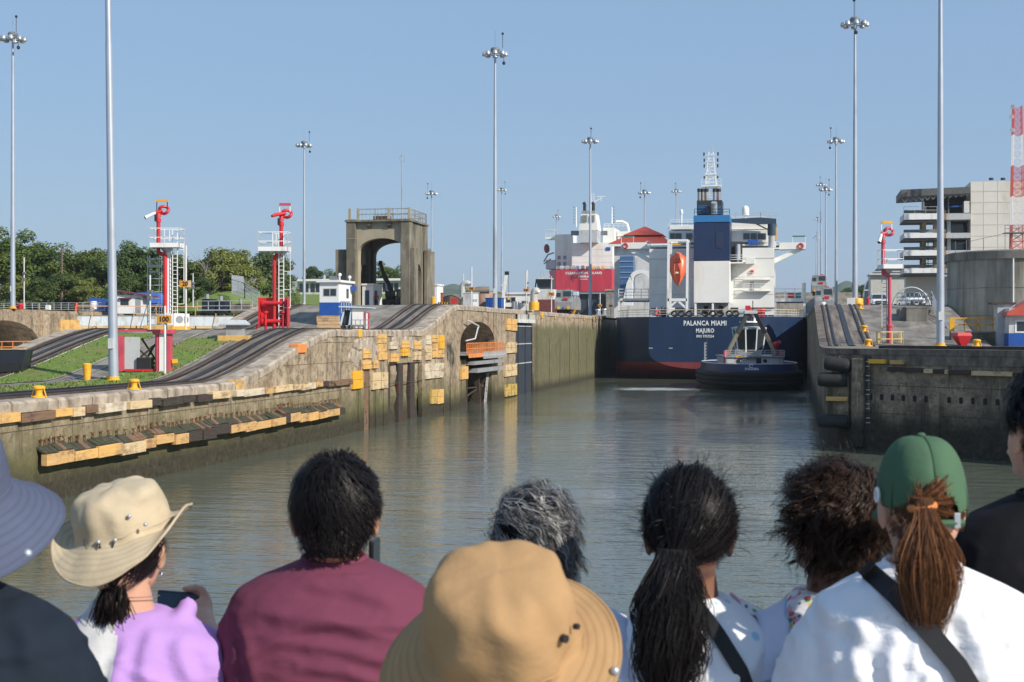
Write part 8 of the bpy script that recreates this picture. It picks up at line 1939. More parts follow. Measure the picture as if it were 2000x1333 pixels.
def nape(f, mat=None):
    h = f.h; c = f.C+Vector((0,-.046,-.034)); R = (.0655*h,.064*h,.074*h); k = lambda u: u.y < .15 and u.z > -.62
    mb = MB(); n, m = 24, 14; vs = []; fs = []
    for i in range(m+1):
        for q in range(n): a, b = pi*i/m, 2*pi*q/n; vs.append(c+Vector((sin(a)*cos(b)*R[0],sin(a)*sin(b)*R[1],-cos(a)*R[2])))
    for i in range(m):
        for q in range(n):
            l = (q+1)%n; fc = (i*n+q,i*n+l,(i+1)*n+l,(i+1)*n+q); v = sum((vs[j] for j in fc), Vector())/4-c
            if k(Vector((v.x/R[0],v.y/R[1],v.z/R[2]))): fs.append(fc)
    mb.add(vs, fs); mb.build('nape_hair', mat or HBLK, f.o, smooth=True)
    ribbons(grow(rng, c, tuple(q*1.01 for q in R), 2200, k, lambda u: (Vector((0,-.1,-1))-u*u.dot(Vector((0,-.1,-1)))).normalized(), .010, 4, lift=.25, grav=.1, jit=.12, clump=4, cw=.003), .0014).build('nape_strands', mat or HBLK, f.o)
def turned(f, u): return Vector((u.x*cos(-f.turn)-u.y*sin(-f.turn), u.x*sin(-f.turn)+u.y*cos(-f.turn), u.z))
def hair_ok(f, low=-.55, side=-.2, front=.35):
    def ok(u):
        v = turned(f,u)
        if v.y > front and v.z < .55: return False
        if v.z < low: return False
        if abs(v.x) > .6 and v.z < side and v.y > -.35: return False
        return True
    return ok
# ---- hats
def hat(f, c, cr, ch, bw, droop, mat, tilt=(0,0,0), name='hat', ry=1.08, top=.82, ring=True, dents=.0, seed=1):
    mb = MB(); n = 72; rings = []
    prof = [(0.02,1.0),(.25,.995),(.5,.98),(.72,.945),(.84,.89),(.92,.78),(.97,.6),(1.0,.35),(1.02,.12),(1.03,0)]
    for r, z in prof:
        ring_ = []
        for k in range(n):
            a = 2*pi*k/n; j = 1+dents*mnoise.noise((cos(a)*2.2+seed, sin(a)*2.2, z*3)); ring_.append((cr*r*j*cos(a), cr*ry*r*j*sin(a), ch*z+dents*.05*mnoise.noise((cos(a)*r*3,sin(a)*r*3,seed)))) 
        rings.append(ring_)
    for i in range(1,13):
        t = i/12; rings.append([((cr*1.03+bw*t*droop(2*pi*k/n,1)[1])*cos(2*pi*k/n), (cr*1.03*ry+bw*t*droop(2*pi*k/n,1)[1])*sin(2*pi*k/n), droop(2*pi*k/n,t)[0]+.004*mnoise.noise((3*cos(2*pi*k/n),3*sin(2*pi*k/n),t*2+seed))) for k in range(n)])
    mb.loft(rings, cap=False); mb.f.append(tuple(range(n-1,-1,-1))); mb.m.append(0)
    e = rings[-1]
    o = mb.build(name, mat, f.o, smooth=80, fix=True); s = o.modifiers.new('t','SOLIDIFY'); s.thickness = .003; s.offset = 0
    b = o.modifiers.new('sub','SUBSURF'); b.levels = 1; b.render_levels = 1
    o.location = c; o.rotation_euler = tilt
    m2 = MB(); m2.tube([Vector(p) for p in e], .0028, 6, closed=True); q = m2.build('brim_edge', mat, o, smooth=True)
    m3 = MB(); m3.tube([Vector(p)*1.004 for p in rings[len(prof)-2]], .0022, 5, closed=True); m3.build('crown_seam', mat, o, smooth=True)
    return o
def hat_mat(name, col, rings=True, cr=.1):
    m, t, b = new_mat(name); b.inputs['Roughness'].default_value = .85; b.inputs['Specular IOR Level'].default_value = .2
    c = ramp_node(t, noise_node(t, 9, (1,1,1), 5, .6, 'obj'), [(.3,[x*.9 for x in col]),(.7,[min(1,x*1.08) for x in col])])
    tc = _n(t,'ShaderNodeTexCoord'); sp_ = _n(t,'ShaderNodeSeparateXYZ'); t.links.new(tc.outputs['Object'], sp_.inputs[0])
    rr = math_node(t,'SQRT', math_node(t,'ADD', math_node(t,'MULTIPLY',sp_.outputs[0],sp_.outputs[0]), math_node(t,'MULTIPLY',math_node(t,'MULTIPLY',sp_.outputs[1],sp_.outputs[1]),.86)))
    st = math_node(t,'POWER', math_node(t,'ABSOLUTE', math_node(t,'SINE', math_node(t,'MULTIPLY',rr,pi/.0115))), .35)
    on = math_node(t,'GREATER_THAN', rr, cr*1.07); st = math_node(t,'ADD', math_node(t,'MULTIPLY',st,on), math_node(t,'SUBTRACT',1.0,on))
    t.links.new(mix_node(t, math_node(t,'SUBTRACT',1.0,st), c, [x*.72 for x in col]), b.inputs['Base Color'])
    h = math_node(t,'ADD', math_node(t,'MULTIPLY',st,.25), math_node(t,'ADD', noise_node(t,26,(1,1,1.5),4,.55,'obj'), math_node(t,'MULTIPLY',noise_node(t,900,(1,1,1),2,.5,'obj'),.08))); bump_node(t,b,h,.35,.008); return m
def snap(parent, loc, r=.006, mat=None):
    mb = MB(); mb.ell(loc,(r,r,r),10,6); return mb.build('snap', mat or STEEL, parent, smooth=True)
# ================= 1: grey-blue bucket hat at the left edge
f = Fig(-100, 985, 2.35, 'person in a slate blue brimmed hat and navy shirt at the left edge', sf=1.05, nk=.13, skin=SKIN2, hw=.9)
f.finish_body(f.body()); f.trousers(); f.shirt(cloth_mat('navy_shirt', (.012,.019,.030)), seed=1, creases=([(10,1120),(60,1160),(110,1240)],[(-20,1170),(40,1230),(70,1340)],[(60,1140),(120,1200)])); tube_collar(f, cloth_mat('navy_collar', (.011,.017,.027)))
SL = hat_mat('slate_hat_cloth', (.085,.100,.155), cr=.098)
h_ = hat(f, (0,-.01,f.hz+.012), .098, .118, .080, lambda a,t: (-.062*t*(1-.2*max(0,cos(a)))-.02*t*t*max(0,-sin(a)), 1.0), SL, (rad(20),rad(2),0))
for a in (-.55,-.9): snap(h_, (.103*cos(a),.112*sin(a),.035 if a > -.7 else .012), .007)
snap(h_, (.172*cos(-.45),.18*sin(-.45),-.055), .008)
mb = ribbons(grow(rng, f.C+Vector((0,-.008,.018)), (.078,.096,.10), 900, lambda u: u.z < .0 and u.y < 0 and u.z > -.6, lambda u: Vector((0,0,-1)), .05, 5, grav=.2), .0016); mb.build('hair', HBLK, f.o)
# ================= 2: woman in the beige hat with a phone
f = Fig(245, 1062, 3.0, 'woman in a beige folded brim hat and lilac hoodie raising a phone', sf=.86, nk=.135, turn=-.16, skin=SKIN4, shoulder_px=278)
wr = f.L(402,1232,.16); el_ = f.L(438,1300,.04)
mb = f.body(hands={1:(el_,wr)})
pc = f.L(345,1183,.30)                      # phone centre
pal = f.L(392,1203,.25); mb.tube([wr, pal], [.026,.03], 10); mb.ell(pal,(.030,.026,.040),12,10)
tips = [(f.L(383,1148,.27),f.L(358,1150,.31)),(f.L(393,1157,.29),f.L(368,1160,.325)),(f.L(400,1170,.30),f.L(372,1172,.33)),(f.L(402,1184,.30),f.L(375,1186,.33))]
for i,(a,b) in enumerate(tips):
    base = pal+Vector((.012,.01,.03-.017*i)); mb.tube([base,base.lerp(a,.75)+Vector((.008,0,.004)),a,a.lerp(b,.55),b], [.0105,.0100,.0095,.0088,.0072], 8)
mb.tube([pal+Vector((-.012,-.015,-.012)),f.L(372,1200,.22),f.L(362,1184,.245)], [.013,.011,.008], 8)
f.finish_body(mb, .0055); f.trousers()
ph = thing('phone', 'dark smartphone held up by the woman in the beige hat', 'phone', f.o.matrix_basis @ Vector((0,0,0))); bpy.context.view_layer.update(); pw = f.o.matrix_basis @ pc; ph.location = pw; ph.rotation_euler = (.12,.08,YAW)
mb = MB(); mb.box(-.045,.052,-.005,.004,-.034,.034); mb.build('case', M('phone_case', (.02,.03,.06), .25), ph, bevel=.003); mb = MB(); mb.box(-.042,.049,-.0062,-.0052,-.031,.031); mb.build('screen', M('phone_screen', (.05,.09,.12), .05, var=.3, vs=25), ph); mb = MB(); mb.cyl((-.03,.004,.018),(-.03,.008,.018),.009,n=14); mb.build('camera_lens', BLACK, ph)
LIL = cloth_mat('lilac_hoodie', (.46,.27,.62), .35); LIG = cloth_mat('pale_grey_hoodie_panel', (.62,.62,.63), .35)
def hood(mb):
    for i in range(14):
        a = pi+pi*i/13; mb.ell((f.sx*.9+.095*cos(a), .02+.095*sin(a), f.zN-.005-.055*max(0,-sin(a))),(.024,.022,.026),8,6)
    mb.tube([(f.sx+.09*cos(a),-.05+.075*sin(a),f.zN-.06-.075*max(0,-sin(a))) for a in [pi+pi*i/10 for i in range(11)]], .032, 10)
    sh_ = Vector((f.sx+.148,-.01,f.zN-.125)); mb.tube([sh_, sh_.lerp(el_,.6), el_.lerp(wr,.15)], [.062,.056,.05], 12)
f.shirt([LIL,LIG], sleeve=.9, seed=4, extra=hood, wr=.006, name='hoodie', ca=.007, cwid=.016, creases=([(305,1228),(288,1280),(300,1345)],[(345,1238),(360,1290),(395,1345)],[(262,1250),(240,1300),(235,1345)],[(400,1260),(430,1345)]), matfn=lambda c: 1 if c.x < f.sx-.028+.03*(f.zN-c.z) and c.z > f.zN-.5 and c.x > f.sx-.12 else 0)
ok = hair_ok(f, -.75, -.3)
C_ = f.C+Vector((0,-.008,.018)); R_ = (.08,.098,.103); HDB = hair_mat('dark_hair', (.016,.012,.012), .5)
cap_mesh(f, (.079,.097,.101), lambda u: ok(u) and turned(f,u).z < -.05, HDB)
tail0 = f.L(228,1140,-.07)
fl = lambda u: ((tail0-(C_+u*.1)).normalized())
pth = grow(rng, C_, R_, 1500, lambda u: ok(u) and u.z < .0, fl, .11, 7, grav=.15)
for i in range(900):
    a = rng.uniform(0,6.28); r0 = rng.uniform(0,.022); p = tail0+Vector((r0*cos(a),r0*sin(a)*.7,.02)); e = tail0+Vector((rng.gauss(-.012,.022),rng.gauss(.01,.014),-.12+rng.gauss(0,.018))); b = tail0.lerp(e,.5)+Vector((rng.gauss(-.006,.018),rng.gauss(-.018,.01),0)); pth.append(([p*(1-t)**2+b*2*t*(1-t)+e*t*t for t in [j/7 for j in range(8)]], C_))
ribbons(pth, .0022).build('hair', HDB, f.o)
BG = hat_mat('beige_hat_cloth', (.50,.41,.28), cr=.092)
def dr(a,t):
    sd = abs(cos(a))**1.6; bk = max(0,-sin(a)); return (-.030*t + (.056 if cos(a) > 0 else .058)*sd*t**1.5 - .026*bk*t*t, 1-.46*sd)
h_ = hat(f, (0.0,-.012,f.hz+.030), .094, .098, .076, dr, BG, (rad(11),rad(-9),-.18), dents=.17, seed=3)
for p in ((.062,-.085,.05),(.092,-.085,.028),(-.005,-.108,.012),(.03,-.105,.010)): snap(h_, p, .0045)
mb = MB(); mb.tube([(-.005,-.108,.012),(.0,-.112,-.012),(.012,-.116,-.02),(.02,-.112,-.008),(.03,-.106,.010)], .0016, 6); mb.tube([(-.006,-.108,.012),(-.012,-.118,-.012),(0,-.124,-.026),(.012,-.118,-.024)], .0014, 6); mb.build('cord', BLACK, h_); mb = MB(); mb.cbox((.012,-.119,-.025),(.010,.008,.007), ry=.4); mb.build('toggle', BLACK, h_, bevel=.002)
mb = MB(); mb.ell(f.rot(f.C+Vector((.084,-.01,-.06))),.0045,8,6); mb.build('earring', M('silver', (.8,.8,.8), .15, 1, var=0), f.o, smooth=True)
mb = MB(); mb.tube([(f.sx*.3+.064*cos(a),-.012+.062*sin(a),f.zN+.028-.006*sin(a)) for a in [pi+pi*i/14 for i in range(15)]], .0011, 5); mb.build('necklace', M('gold', (.75,.55,.25), .25, 1, var=0), f.o)
# ================= 3: man in the maroon T-shirt
f = Fig(655, 1001, 3.0, 'black haired man in a maroon T-shirt in the middle left', sf=1.0, nk=.098, skin=SKIN2, shoulder_px=648, hw=1.04)
f.finish_body(f.body(), .0065); f.trousers(); MAR = cloth_mat('maroon_jersey', (.155,.040,.072)); f.shirt(MAR, seed=2, wr=.006, wfreq=(2.2,3,8), vox=.007, creases=([(490,1192),(560,1196),(660,1208),(800,1258)],[(520,1216),(600,1214),(690,1228)],[(560,1128),(640,1142),(700,1152),(795,1190)],[(615,1116),(720,1126)],[(500,1242),(620,1250),(720,1272),(810,1312)],[(470,1215),(490,1270),(505,1345)],[(560,1290),(680,1302),(760,1330)])); tube_collar(f, MAR, .061, .002, .007)
C_ = f.C+Vector((0,-.008,.018)); R_ = (.085,.102,.101); ok = hair_ok(f, -.78, -.12, .5); cap_mesh(f, (.0815,.0985,.1), ok, HBLK); nape(f)
wh_ = Vector((.06,-.45,.88)).normalized()
def fl(u):
    t = (u-wh_); t = t-u*t.dot(u); s = u.cross(wh_); return (t.normalized()*.8-s*.55+Vector((0,0,-.25))).normalized() if t.length > .05 else Vector((0,-1,0))
ribbons(grow(rng, C_, R_, 8500, ok, fl, .040, 6, lift=.42, grav=.12, jit=.16, clump=4, cw=.005), .0015).build('hair', HBLK, f.o)
flyaways(f, C_, tuple(q*1.04 for q in R_), 160, lambda u: u.z > -.2 and u.y < .6, HBLK, .022, .0009)
ph = thing('phone', 'black phone held at the ear side of the maroon shirted man', 'phone', f.o.matrix_basis @ f.L(731,1080,.12)); ph.rotation_euler = (0,.02,YAW+1.45); mb = MB(); mb.box(-.036,.036,-.005,.005,-.04,.03); mb.build('case', M('phone_black', (.008,.008,.009), .35, var=0), ph, bevel=.003); mb = MB(); mb.box(-.033,.033,-.006,-.0052,-.037,.027); mb.build('screen', GLASS, ph)
# ================= 4: tan bucket hat, closest
f = Fig(950, 1228, 1.92, 'closest person in a wide brimmed tan hat at bottom centre', sf=1.0, nk=.13, skin=SKIN2, hw=.8)
f.finish_body(f.body()); f.trousers(); f.shirt(cloth_mat('olive_shirt', (.12,.11,.085)), seed=6)
TAN = hat_mat('tan_hat_cloth', (.40,.245,.118), cr=.100)
def dr(a,t):
    rt = max(0,cos(a)); lf = max(0,-cos(a)); return (-.030*t*(1-.8*rt)-.040*lf*t**1.3-.02*max(0,-sin(a))*t, 1.0+.12*lf-.04*rt)
h_ = hat(f, (.020,-.02,f.hz-.012), .098, .116, .060, dr, TAN, (rad(29),rad(-6),.1), dents=.15, seed=8)
mb = MB(); mb.cyl((.072,-.075,.058),(.076,-.080,.060),.0055,n=12); mb.build('eyelet', BLACK, h_, smooth=True); mb = MB(); mb.cyl((.09,-.058,.06),(.095,-.062,.062),.004,n=12); mb.build('eyelet', BLACK, h_, smooth=True)
snap(h_, (.140,-.072,-.012), .0065); snap(h_, (-.135,-.05,-.09), .0065, BLACK)
# ================= 5: grey wavy hair
f = Fig(1042, 1062, 3.05, 'person with short wavy greying hair behind the tan hat', sf=.9, nk=.13, skin=SKIN2, hw=1.03)
f.finish_body(f.body()); f.trousers(); f.shirt(cloth_mat('grey_shirt', (.2,.21,.23)), seed=7)
C_ = f.C+Vector((0,-.008,.018)); R_ = (.084,.1,.098); ok = hair_ok(f, -.8, -.4, .5); cap_mesh(f, (.083,.098,.096), ok, HBLK)
fl = lambda u: (Vector((.75,-.15,-.1))+Vector((0,0,-.6 if u.z < .3 else .1))-u*u.dot(Vector((.75,-.15,-.1)))).normalized()
ribbons(grow(rng, C_, R_, 4200, ok, fl, .075, 9, lift=.42, curl=.42, cf=6, grav=.3, jit=.18, clump=9, cw=.006), .0017).build('hair', HGRY, f.o)
# ================= 6: long black ponytail
f = Fig(1346, 1035, 2.8, 'girl with long wavy black ponytail in a white dotted top', sf=.70, nk=.125, turn=-.12, skin=SKIN3, shoulder_px=1350, hw=.98)
f.finish_body(f.body(), .0065); f.trousers()
def dots_mat():
    m, t, b = new_mat('white_dotted_cotton'); b.inputs['Roughness'].default_value = .85
    tc = _n(t,'ShaderNodeTexCoord'); vo = _n(t,'ShaderNodeTexVoronoi'); vo.inputs['Scale'].default_value = 20; t.links.new(tc.outputs['Object'], vo.inputs['Vector'])
    t.links.new(mix_node(t, ramp_node(t, vo.outputs['Distance'], [(.16,1),(.22,0)]), (.76,.76,.79), (.34,.55,.75)), b.inputs['Base Color']); bump_node(t,b,noise_node(t,20,(1,1,1.5),4,.55,'obj'),.3,.01); return m
DOT = dots_mat(); RUF = cloth_mat('pale_blue_ruffle', (.64,.66,.80), .4); EDG = cloth_mat('blue_trim', (.25,.45,.75), .3)
f.shirt(DOT, sleeve=.12, seed=9, wr=.006, name='blouse')
def ruffle(f, q, mat, trim, z0=0, out=.03, wide=.036, hgt=.17):
    mb = MB(); rings = []; n = 60; edge = []
    for j in range(5):
        t = j/4; ring = []
        for i in range(n+1):
            u = i/n; a = -1.15+2.3*u                      # over the shoulder from back to front
            cx = f.sx+q*(.125*f.sf+.02); base = Vector((cx+q*.02*cos(a*1.1), -.135*sin(-a)*1.0 if False else .125*sin(a), f.zN-.045-.0-hgt*(1-cos(a*.95))*.9+z0))
            wv = .009*t*sin(u*27+q)+.004*t*sin(u*13+1); ring.append(base+Vector((q*(wide*t*1.2)+q*wv*.5, wv, wide*.55*t*cos(a)+wv*.4)))
        rings.append(ring)
    mb.loft(rings, cap=False, closed=False); o = mb.build('ruffle', mat, f.o, smooth=True); s = o.modifiers.new('t','SOLIDIFY'); s.thickness = .002
    m2 = MB(); m2.tube(rings[-1], .0022, 5); m2.build('trim', trim, o, smooth=True); return o
for q in (-1,1): ruffle(f, q, RUF, EDG, hgt=.22, wide=.045)
def strap(f, pts, w_, mat=None):
    mb = MB(); pts = [Vector(p) for p in pts]; rings = []
    for i,p in enumerate(pts):
        d = (pts[min(i+1,len(pts)-1)]-pts[max(i-1,0)]).normalized(); sd = d.cross(Vector((0,1,0))).normalized()*w_/2; rings.append([p-sd,p+sd,p+sd+Vector((0,-.002,0)),p-sd+Vector((0,-.002,0))])
    mb.loft(rings); return tag_part(mb.build('bag_strap', mat or M('black_webbing', (.012,.013,.016), .7, var=.2, vs=300), f.o, smooth=30))
def tag_part(o): return o
def back_y(f, x, z, g=.022):     # y of the back surface of the figure's shirt
    R = [(0,.058,.060,.0),(-.036,.145*f.sf,.085,-.01),(-.10,.205*f.sf,.108,-.015),(-.28,.203*f.sf,.122,-.02),(-.55,.165*f.sf,.105,0),(-.8,.17*f.sf,.11,0)]
    dz = z-f.zN
    for a,b in zip(R,R[1:]):
        if dz <= a[0] and dz >= b[0]:
            t = (a[0]-dz)/(a[0]-b[0]); hw = a[1]+(b[1]-a[1])*t+g; hd = a[2]+(b[2]-a[2])*t+g; cy = a[3]+(b[3]-a[3])*t; u = min(.97,abs(x-f.sx)/hw); return cy-hd*(1-u**2.4)**(1/2.4)
    return -.06
def strap_px(f, pix, w_, g=.022):
    pts = []
    for (x0,y0),(x1,y1) in zip(pix,pix[1:]):
        for i in range(6):
            t = i/6; p = f.L(x0+(x1-x0)*t, y0+(y1-y0)*t, -.1); pts.append(Vector((p.x, back_y(f,p.x,p.z,g), p.z)))
    return strap(f, pts, w_)
strap_px(f, [(1352,1170),(1400,1235),(1440,1300),(1470,1380)], .028)
C_ = f.C+Vector((0,-.008,.018)); R_ = (.083,.1,.1); ok = hair_ok(f, -.85, -.25, .4); cap_mesh(f, (.082,.0985,.099), ok, HBLK)
t0 = f.L(1318,1092,-.105)
fl = lambda u: ((t0-(C_+Vector((u.x*.09,u.y*.1,u.z*.1)))).normalized())
pth = grow(rng, C_, R_, 3600, ok, fl, .15, 8, grav=.1, jit=.06)
pth += grow(rng, C_, R_, 420, lambda u: ok(u) and u.z > -.4, fl, .055, 7, lift=2.4, curl=.7, cf=6, grav=-.05, jit=.45, clump=2, cw=.004)
for i in range(2600):
    a = rng.uniform(0,6.28); r0 = .034*sqrt(rng.random()); p = t0+Vector((r0*cos(a),r0*sin(a)*.7,.02)); q0 = p.copy(); pts = [p.copy()]; ph_ = rng.uniform(0,6.28); Lh = rng.uniform(.26,.44); off = Vector((max(-.04,min(.04,rng.gauss(0,.020))),rng.gauss(-.008,.013),0))
    for j in range(14):
        t = (j+1)/14; w_ = .010*t**.5*sin(9*t*Lh*6+ph_*.5+off.x*50); b_ = sin(pi*min(1,t*1.1))*.9; pts.append(q0+Vector((-.02*t*1.0-.006*sin(5*t)+off.x*b_*1.3+w_, -.012-.02*b_+off.y*b_+w_*.6, -Lh*t)))
    pth.append((pts, C_+Vector((0,.15,0))))
for i in range(40):
    q0 = t0+Vector((rng.choice((-1,1))*rng.uniform(.03,.045),-.02,-rng.uniform(.03,.32))); R0 = rng.uniform(.012,.028); pth.append(([q0+Vector((R0*cos(.6*j+i)*(1-.03*j),-.004*j,R0*sin(.6*j+i))) for j in range(12)], C_))
ribbons(pth, .0016).build('hair', HBLK, f.o)
flyaways(f, C_, R_, 420, lambda u: u.z > -.5 and u.y < .6, HBLK, .062, .0010)
# ================= 7: dark brown curls, floral top
f = Fig(1630, 1016, 2.9, 'woman with thick wavy dark brown hair and a floral ruffled top', sf=.66, nk=.14, turn=.5, skin=SKIN3, shoulder_px=1612, hw=1.0)
f.finish_body(f.body(), .0065); f.trousers()
def floral():
    m, t, b = new_mat('floral_print_cotton'); b.inputs['Roughness'].default_value = .85; tc = _n(t,'ShaderNodeTexCoord'); c = (.78,.76,.76)
    for sc,col,th,sd in ((34,(.75,.10,.16),.24,0),(27,(.85,.62,.05),.2,3),(42,(.12,.32,.10),.22,7),(52,(.08,.10,.16),.17,11),(30,(.85,.42,.5),.24,15)):
        mp_ = _n(t,'ShaderNodeMapping'); mp_.inputs['Location'].default_value = (sd,sd*.7,sd*1.3); t.links.new(tc.outputs['Object'], mp_.inputs[0]); vo = _n(t,'ShaderNodeTexVoronoi'); vo.inputs['Scale'].default_value = sc; t.links.new(mp_.outputs[0], vo.inputs['Vector'])
        c = mix_node(t, ramp_node(t, vo.outputs['Distance'], [(th,1),(th+.06,0)]), c, col)
    t.links.new(c, b.inputs['Base Color']); bump_node(t,b,noise_node(t,22,(1,1,1.5),4,.55,'obj'),.3,.01); return m
FLO = floral(); f.shirt(FLO, sleeve=.1, seed=12, wr=.006, name='top')
for q in (-1,1): ruffle(f, q, FLO, cloth_mat('pink_trim', (.72,.36,.42), .3), hgt=.25, wide=.05); ruffle(f, q, FLO, cloth_mat('pink_trim', (.72,.36,.42), .3), z0=-.05, hgt=.22, wide=.055)
C_ = f.C+Vector((0,-.008,.018)); R_ = (.084,.1,.101); ok = hair_ok(f, -.85, -.45, .4); cap_mesh(f, (.083,.098,.099), ok, HBRN)
fl = lambda u: (Vector((u.x*.35,-.12 if u.y < 0 else .1,-.9))-u*(-.3)).normalized()
ribbons(grow(rng, C_, R_, 5200, ok, fl, .112, 12, lift=.7, curl=.75, cf=9, grav=.25, jit=.22, clump=10, cw=.006), .0017).build('hair', HBRN, f.o)
flyaways(f, C_, tuple(q*1.15 for q in R_), 260, lambda u: u.z > -.6 and u.y < .6, HBRN, .045, .0009)
# ================= 8: green cap and chestnut ponytail
f = Fig(1798, 975, 2.58, 'woman in a green baseball cap and white T-shirt with chestnut ponytail', sf=.96, nk=.118, turn=.05, skin=SKIN4, shoulder_px=1800, hw=.88)
f.finish_body(f.body(), .0065); f.trousers(); WT = cloth_mat('white_t_shirt', (.80,.80,.83), .4); f.shirt(WT, seed=15, wr=.008, loose=1.1, sleeve=.8, wfreq=(7,5,2.6), vox=.007, ca=.010, cwid=.017, creases=([(1640,1180),(1628,1250),(1640,1345)],[(1700,1190),(1668,1260),(1672,1345)],[(1752,1215),(1728,1280),(1735,1345)],[(1610,1200),(1660,1215),(1720,1260)],[(1935,1170),(1918,1250),(1925,1345)],[(1968,1210),(1952,1345)],[(1870,1180),(1888,1250),(1880,1345)],[(1800,1290),(1790,1345)])); tube_collar(f, WT, .061, .0, .007)
strap_px(f, [(1700,1112),(1745,1160),(1800,1225),(1850,1285),(1900,1370)], .034, .030)
C_ = f.C+Vector((0,-.008,.018)); R_ = (.072,.090,.092); ok = hair_ok(f, -.85, -.2, .4); cap_mesh(f, (.0715,.0895,.0915), lambda u: ok(u) and u.z < .3, HLBR)
GRN = cloth_mat('green_cap_twill', (.066,.128,.072), .3, var=.1)
mb = MB(); n = 60; rings = []; r = (.079,.103,.138); C2 = f.C+Vector((0,-.004,-.012)); pr = [1.0,.985,.95,.9,.82,.72,.6,.46,.32,.18,.05]
vs = []; fs = []; seams = [-pi/2+i*pi/3 for i in range(6)]
for i, u in enumerate([pi/2*j/13 for j in range(14)]):
    for k in range(n):
        a = 2*pi*k/n; sm = min(abs((a-s_+pi) % (2*pi)-pi) for s_ in seams); pf = 1-.030*exp(-(sm/.05)**2)*cos(u) + .012*mnoise.noise((cos(a)*3,sin(a)*3,u*2)); vs.append(C2+Vector((r[0]*max(0,cos(u))**.75*cos(a)*pf, r[1]*max(0,cos(u))**.75*sin(a)*pf, r[2]*sin(u)-.012-.012*max(0,cos(u))*abs(cos(a))*-1.2)))
for i in range(13):
    for k in range(n):
        l = (k+1)%n; fc = (i*n+k,i*n+l,(i+1)*n+l,(i+1)*n+k); c = sum((Vector(vs[j]) for j in fc), Vector())/4-C2
        if c.y < 0 and (c.x/.043)**2+((c.z+.012)/.050)**2 < 1: continue
        fs.append(fc)
mb.add(vs,fs); cp = mb.build('cap', GRN, f.o, smooth=70, fix=True); s = cp.modifiers.new('t','SOLIDIFY'); s.thickness = .0025; s = cp.modifiers.new('sub','SUBSURF'); s.levels = 1; s.render_levels = 1
for s_ in seams:
    mb = MB(); mb.tube([C2+Vector((r[0]*max(0,cos(u))**.75*cos(s_)*.985,r[1]*max(0,cos(u))**.75*sin(s_)*.985,r[2]*sin(u)-.012)) for u in [pi/2*j/14 for j in range(5 if sin(s_) < -.9 else 0,14)]], .0022, 5); mb.build('seam', M('dark_green_seam', (.03,.08,.04), .9), cp, smooth=True)
mb = MB(); mb.ell(C2+Vector((0,0,r[2]-.010)),(.0085,.0085,.005),12,6); mb.build('button', GRN, cp, smooth=True)
for x_,z_ in ((-.036,.062),(.032,.06)): yy = -r[1]*sqrt(max(0,1-(x_/r[0])**2-((z_+.012)/r[2])**2)); mb = MB(); mb.tube([C2+Vector((x_+.004*cos(a),yy-.002,z_+.004*sin(a))) for a in [2*pi*i/10 for i in range(10)]], .0012, 5, closed=True); mb.build('eyelet', M('dark_green_thread', (.02,.06,.04), .8), cp)
mb = MB(); mb.loft([[(C2.x+(.075-.0*t)*cos(a),C2.y+.09*sin(a)+.075*t*sin(a)**1 if sin(a) > 0 else C2.y, C2.z-.008-.02*t) for a in [pi*i/20 for i in range(21)]] for t in (0,.5,1)], cap=False, closed=False); o = mb.build('bill', GRN, cp, smooth=True); s = o.modifiers.new('t','SOLIDIFY'); s.thickness = .004
mb = MB(); mb.tube([C2+Vector((.046*sin(a),-.097+.02*abs(sin(a)),-.010+.055*cos(a))) for a in [-1.35+2.7*i/16 for i in range(17)]], .0022, 5); mb.build('opening_binding', GRN, cp, smooth=True)
mb = MB(); mb.tube([C2+Vector((-.046+.092*i/8,-.094-.010*sin(pi*i/8),-.018)) for i in range(9)], .007, 6); mb.build('strap', GRN, cp, smooth=True); mb = MB(); mb.cbox(C2+Vector((.033,-.103,-.013)),(.011,.004,.026)); mb.build('buckle', STEEL, cp, bevel=.001)
mb = MB(); mb.tube([C2+Vector((-.0845+.0015*0,-.018+.010*cos(a),.022+.012*sin(a))) for a in [2*pi*i/12 for i in range(12)]], .003, 5, closed=True); mb.build('emblem', WHITE, cp, smooth=True)
t0 = f.L(1800,985,-.125)
fl = lambda u: ((t0+Vector((0,.02,0))-(C_+Vector((u.x*.09,u.y*.1,u.z*.1)))).normalized())
pth = grow(rng, C_, R_, 2200, lambda u: ok(u) and (u.z < -.32 or (u.y < -.8 and abs(u.x) < .4 and u.z < .3)), fl, .07, 6, grav=.02, jit=.05)
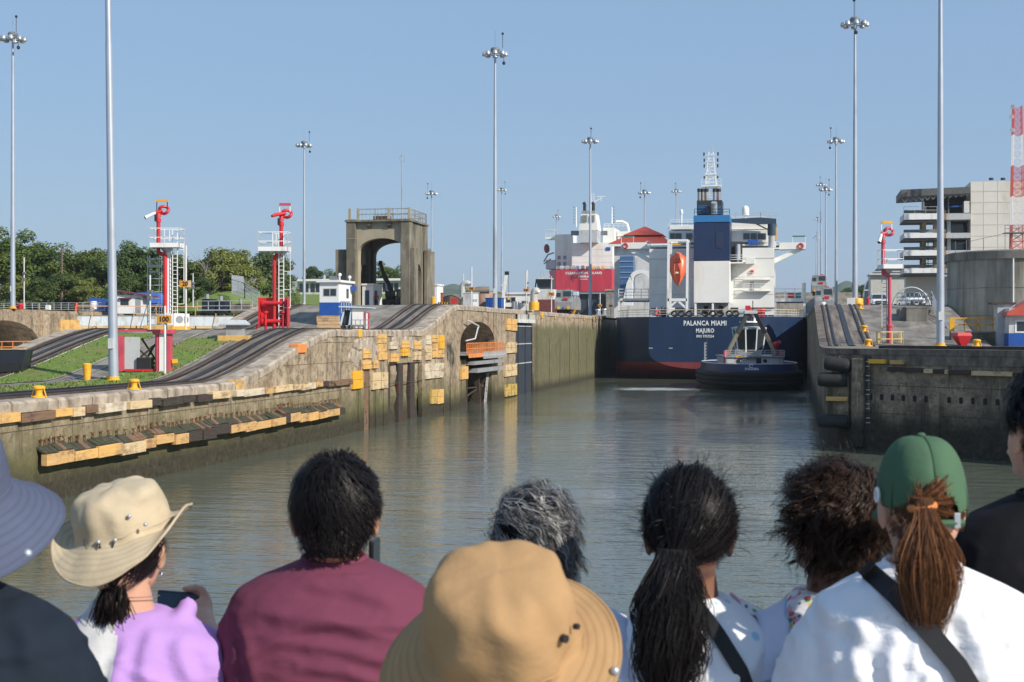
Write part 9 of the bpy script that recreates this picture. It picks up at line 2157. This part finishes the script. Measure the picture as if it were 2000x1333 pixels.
for i in range(4000):
    a = rng.uniform(0,6.28); r0 = .016*sqrt(rng.random()); p = t0+Vector((r0*cos(a),r0*sin(a)*.8,.012)); Lh = rng.uniform(.17,.25); sp_x = max(-.029,min(.029,rng.gauss(0,.0135))); sp_y = rng.gauss(0,.013); ph_ = rng.uniform(0,6.28); pts = []
    for j in range(11):
        t = j/10; b_ = sst(0,.62,t)*(1-.62*sst(.6,1,t)); pts.append(p+Vector((sp_x*b_*1.55+.004*sin(7*t+ph_)*t+.012*t*t, -.026*sin(pi*min(1,t*.9))+sp_y*b_-.012+.02*t, -Lh*t)))
    pth.append((pts, C_+Vector((0,.2,0))))
ribbons(pth, .0014).build('hair', HLBR, f.o)
flyaways(f, t0+Vector((0,0,-.10)), (.040,.03,.11), 120, lambda u: u.y < .3, HLBR, .045, .0008)
mb = MB(); mb.tube([t0+Vector((.0195*cos(a),-.004+.019*sin(a),-.004+.003*cos(a))) for a in [2*pi*i/18 for i in range(18)]], .0068, 8, closed=True); mb.build('hair_tie', M('orange_hair_tie', (.62,.2,.05), .7, var=.15, vs=200), f.o, smooth=True)
# ================= 9: man in black at the right edge
f = Fig(2052, 838, 2.9, 'man with black hair and black T-shirt at the right edge', sf=1.0, nk=.135, turn=.25, skin=SKIN4, hw=1.04)
f.finish_body(f.body(), .0065); f.trousers(); f.shirt(cloth_mat('black_t_shirt', (.007,.007,.009)), seed=18); tube_collar(f, cloth_mat('black_collar', (.012,.012,.014)), .06, 0, .007)
C_ = f.C+Vector((0,-.008,.018)); R_ = (.086,.104,.107); ok = hair_ok(f, -.75, -.05, .5); cap_mesh(f, (.0815,.0985,.1), ok, HBLK); nape(f)
ribbons(grow(rng, C_, R_, 3800, ok, lambda u: (Vector((0,-.3,-.7))-u*u.dot(Vector((0,-.3,-.7)))).normalized(), .04, 6, lift=.5, grav=.12, jit=.18), .0018).build('hair', HBLK, f.o)
# ------------------------------------------------------------------ humid air
m = bpy.data.materials.new('humid_haze'); m.use_nodes = True; t = m.node_tree; t.nodes.clear()
vol = t.nodes.new('ShaderNodeVolumePrincipled'); out = t.nodes.new('ShaderNodeOutputMaterial')
vol.inputs['Color'].default_value = (.80,.86,.93,1); vol.inputs['Density'].default_value = 1.1e-4; vol.inputs['Anisotropy'].default_value = .2
t.links.new(vol.outputs[0], out.inputs['Volume'])
mb = MB(); mb.box(-4100,4100,-700,7100,-7,124); hz_ = kind(mb.build('haze', m), 'stuff')
